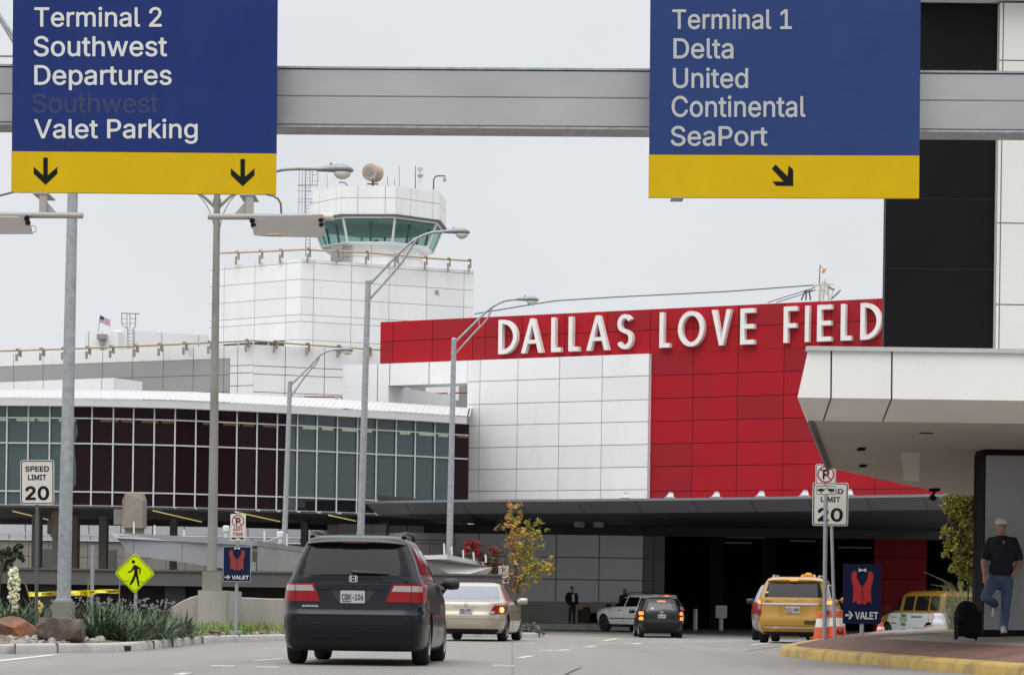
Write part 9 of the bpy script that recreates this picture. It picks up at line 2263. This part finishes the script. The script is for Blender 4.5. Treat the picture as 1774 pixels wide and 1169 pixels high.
def shoe(a, f, up):
    mb = MB(); s = f.cross(up).normalized(); Mx = Matrix((s, f, up)).transposed()
    ell(mb, a + f * .07 - up * .03, (.046, .13, .045), Mx); ell(mb, a + f * .13 - up * .045, (.05, .085, .035), Mx); ell(mb, a - up * .005, (.045, .06, .06), Mx)
    sh_ = organic("shoe", mb, mat("white_trainer", (.55, .54, .50), .6, var=.1, scale=20), man, man.location, .008, 3)
    m2 = MB(); m2.prism([a + f * (.07 + .14 * y) + s * (.048 * x) - up * .082 for x, y in ((-1, -.8), (-1, .6), (-.6, 1), (.6, 1), (1, .6), (1, -.8), (.6, -1), (-.6, -1))], up * .022); obj("sole", m2, M_trim, sh_, world=man.location)
shoe(Z(366, 1022, 41.98), Vector((-.10, -1, 0)).normalized(), Vector((0, 0, 1)))
shoe(Z(299, 842, 42.30), Vector((0, .18, -1)).normalized(), Vector((0, -1, -.18)).normalized() * -1 * -1)
mb = MB(); cm_ = Matrix.Translation(hd + Vector((0, .012, .052)))
mb.lathe([(1.0, -.15), (1.0, .05), (.95, .35), (.78, .7), (.45, .92), (.05, 1.0)], 24, 0, cm_ @ Matrix.Diagonal((.094, .112, .100, 1)))
cp = obj("cap", mb, mat("white_cap", (.66, .66, .66), .8, var=.05), man, world=man.location, smooth=True)
mb = MB(); rows = []
for k in range(9):
    a = R(200 + 140 * k / 8); rows.append([hd + Vector((math.cos(a) * .088, .012 + math.sin(a) * .106, .045)), hd + Vector((math.cos(a) * .10, .0 + math.sin(a) * (.125 + .06 * math.sin(math.pi * k / 8)), .040 - .018 * math.sin(math.pi * k / 8))), hd + Vector((math.cos(a) * .09, .012 + math.sin(a) * .106, .036))])
mb.grid(rows); obj("brim", mb, mat("white_cap", (0, 0, 0)), cp, world=man.location, smooth=True)
mb = MB()
for s in (-1, 1): ell(mb, hd + Vector((s * .031, -.093, .008)), (.012, .006, .006))
ell(mb, hd + Vector((0, -.101, -.060)), (.022, .004, .0035)); obj("facial_features", mb, mat("face_dark", (.03, .018, .015), .6), man, world=man.location)
mb = MB(); mb.tube([hd + Vector((-.012, -.10, -.06)), hd + Vector((-.032, -.155, -.072))], .005, 6); obj("cigarette", mb, M_conew, man, world=man.location)
mb = MB(); ell(mb, hd + Vector((0, .055, .01)), (.080, .062, .075)); organic("hair", mb, mat("hair_dark", (.03, .022, .018), .8), man, man.location, .012, 2)

def standing(label, px, py, d, H, coat, legs, hair, long_hair=False, face=-1.0, yaw=0.0):
    b = P(px, py, d); t = thing("person", label, "person", b); k = H / 1.75; q = lambda x, y, z: b + Matrix.Rotation(yaw, 3, 'Z') @ Vector((x, y, z)) * k
    mb = MB(); ell(mb, q(0, -.01, 1.64), (.075, .095, .11)); ell(mb, q(0, -.10, 1.63), (.014, .02, .025)); cap(mb, q(0, 0, 1.52), q(0, 0, 1.42), .055, .07); ell(mb, q(0, 0, 1.22), (.19, .12, .24)); ell(mb, q(0, 0, .95), (.16, .11, .14))
    for s in (-1, 1):
        chain(mb, [(q(s * .21, 0, 1.38), .06), (q(s * .25, .0, 1.10), .045), (q(s * .22, -.14, .88), .032)]); hand(mb, q(s * .22, -.14, .88), q(s * .21, -.18, .78), Vector((-s, -.5, 0)), k)
        chain(mb, [(q(s * .09, 0, .9), .08), (q(s * .10, -.02, .48), .058), (q(s * .10, .02, .08), .042), (q(s * .11, -.10, .05), .04)])
    organic("body", mb, M_skin, t, t.location, .014, 3)
    mb = MB(); ell(mb, q(0, 0, 1.22), (.23, .155, .27)); ell(mb, q(0, 0, .98), (.21, .15, .20))
    for s in (-1, 1): chain(mb, [(q(s * .20, 0, 1.38), .08), (q(s * .255, .0, 1.10), .065), (q(s * .225, -.12, .92), .052)])
    organic("jacket", mb, coat, t, t.location, .016, 3)
    mb = MB()
    for s in (-1, 1): chain(mb, [(q(s * .09, 0, .9), .10), (q(s * .10, -.02, .48), .075), (q(s * .10, .02, .10), .065)])
    organic("trousers", mb, legs, t, t.location, .016, 3)
    mb = MB()
    for s in (-1, 1): ell(mb, q(s * .11, -.06, .045), (.05, .13, .045))
    obj("shoes", mb, M_trim, t, world=t.location, smooth=True)
    mb = MB(); ell(mb, q(0, .02, 1.685), (.085, .10, .085))
    if long_hair: ell(mb, q(0, .05, 1.55), (.10, .07, .15))
    organic("hair", mb, hair, t, t.location, .016, 2); return t, q
M_coat = mat("dark_coat", (.012, .012, .016), .85, var=.15); M_jeansd = mat("dark_jeans", (.022, .028, .05), .85, var=.2); M_hair = mat("hair_dark", (0, 0, 0))
t, q = standing("man in dark jacket with a backpack standing by the entrance wall", 990.5, 1080.5, 124.2, 1.80, M_coat, M_jeansd, M_hair, yaw=.35)
mb = MB(); flat(mb, [(-.07, 1.40), (.05, 1.40), (.06, 1.05), (-.05, 1.05)], 0, .02); mb.v = [tuple(q(v[0], v[1] - .165, v[2])) for v in mb.v]; obj("white_shirt", mb, M_conew, t, world=t.location)
mb = MB(); ell(mb, q(-.05, .26, 1.2), (.20, .15, .30)); bp = organic("backpack", mb, M_bagb, None, Vector((0, 0, 0)), .02, 3); tag(bp, "bulky black backpack worn by the man at the entrance wall", "backpack")
mb = MB(); p = q(.30, -.20, .80); mb.box(p, (.30, .06, .22)); tag(obj("paper_folder", mb, mat("kraft_paper", (.36, .27, .16), .8)), "tan paper folder in the hand of the backpack man", "folder")
standing("woman with brown hair in dark clothes standing behind the white SUV", 1081, 1080, 126.5, 1.68, M_coat, M_coat, mat("hair_brown", (.06, .035, .022), .8), True, yaw=-.6)
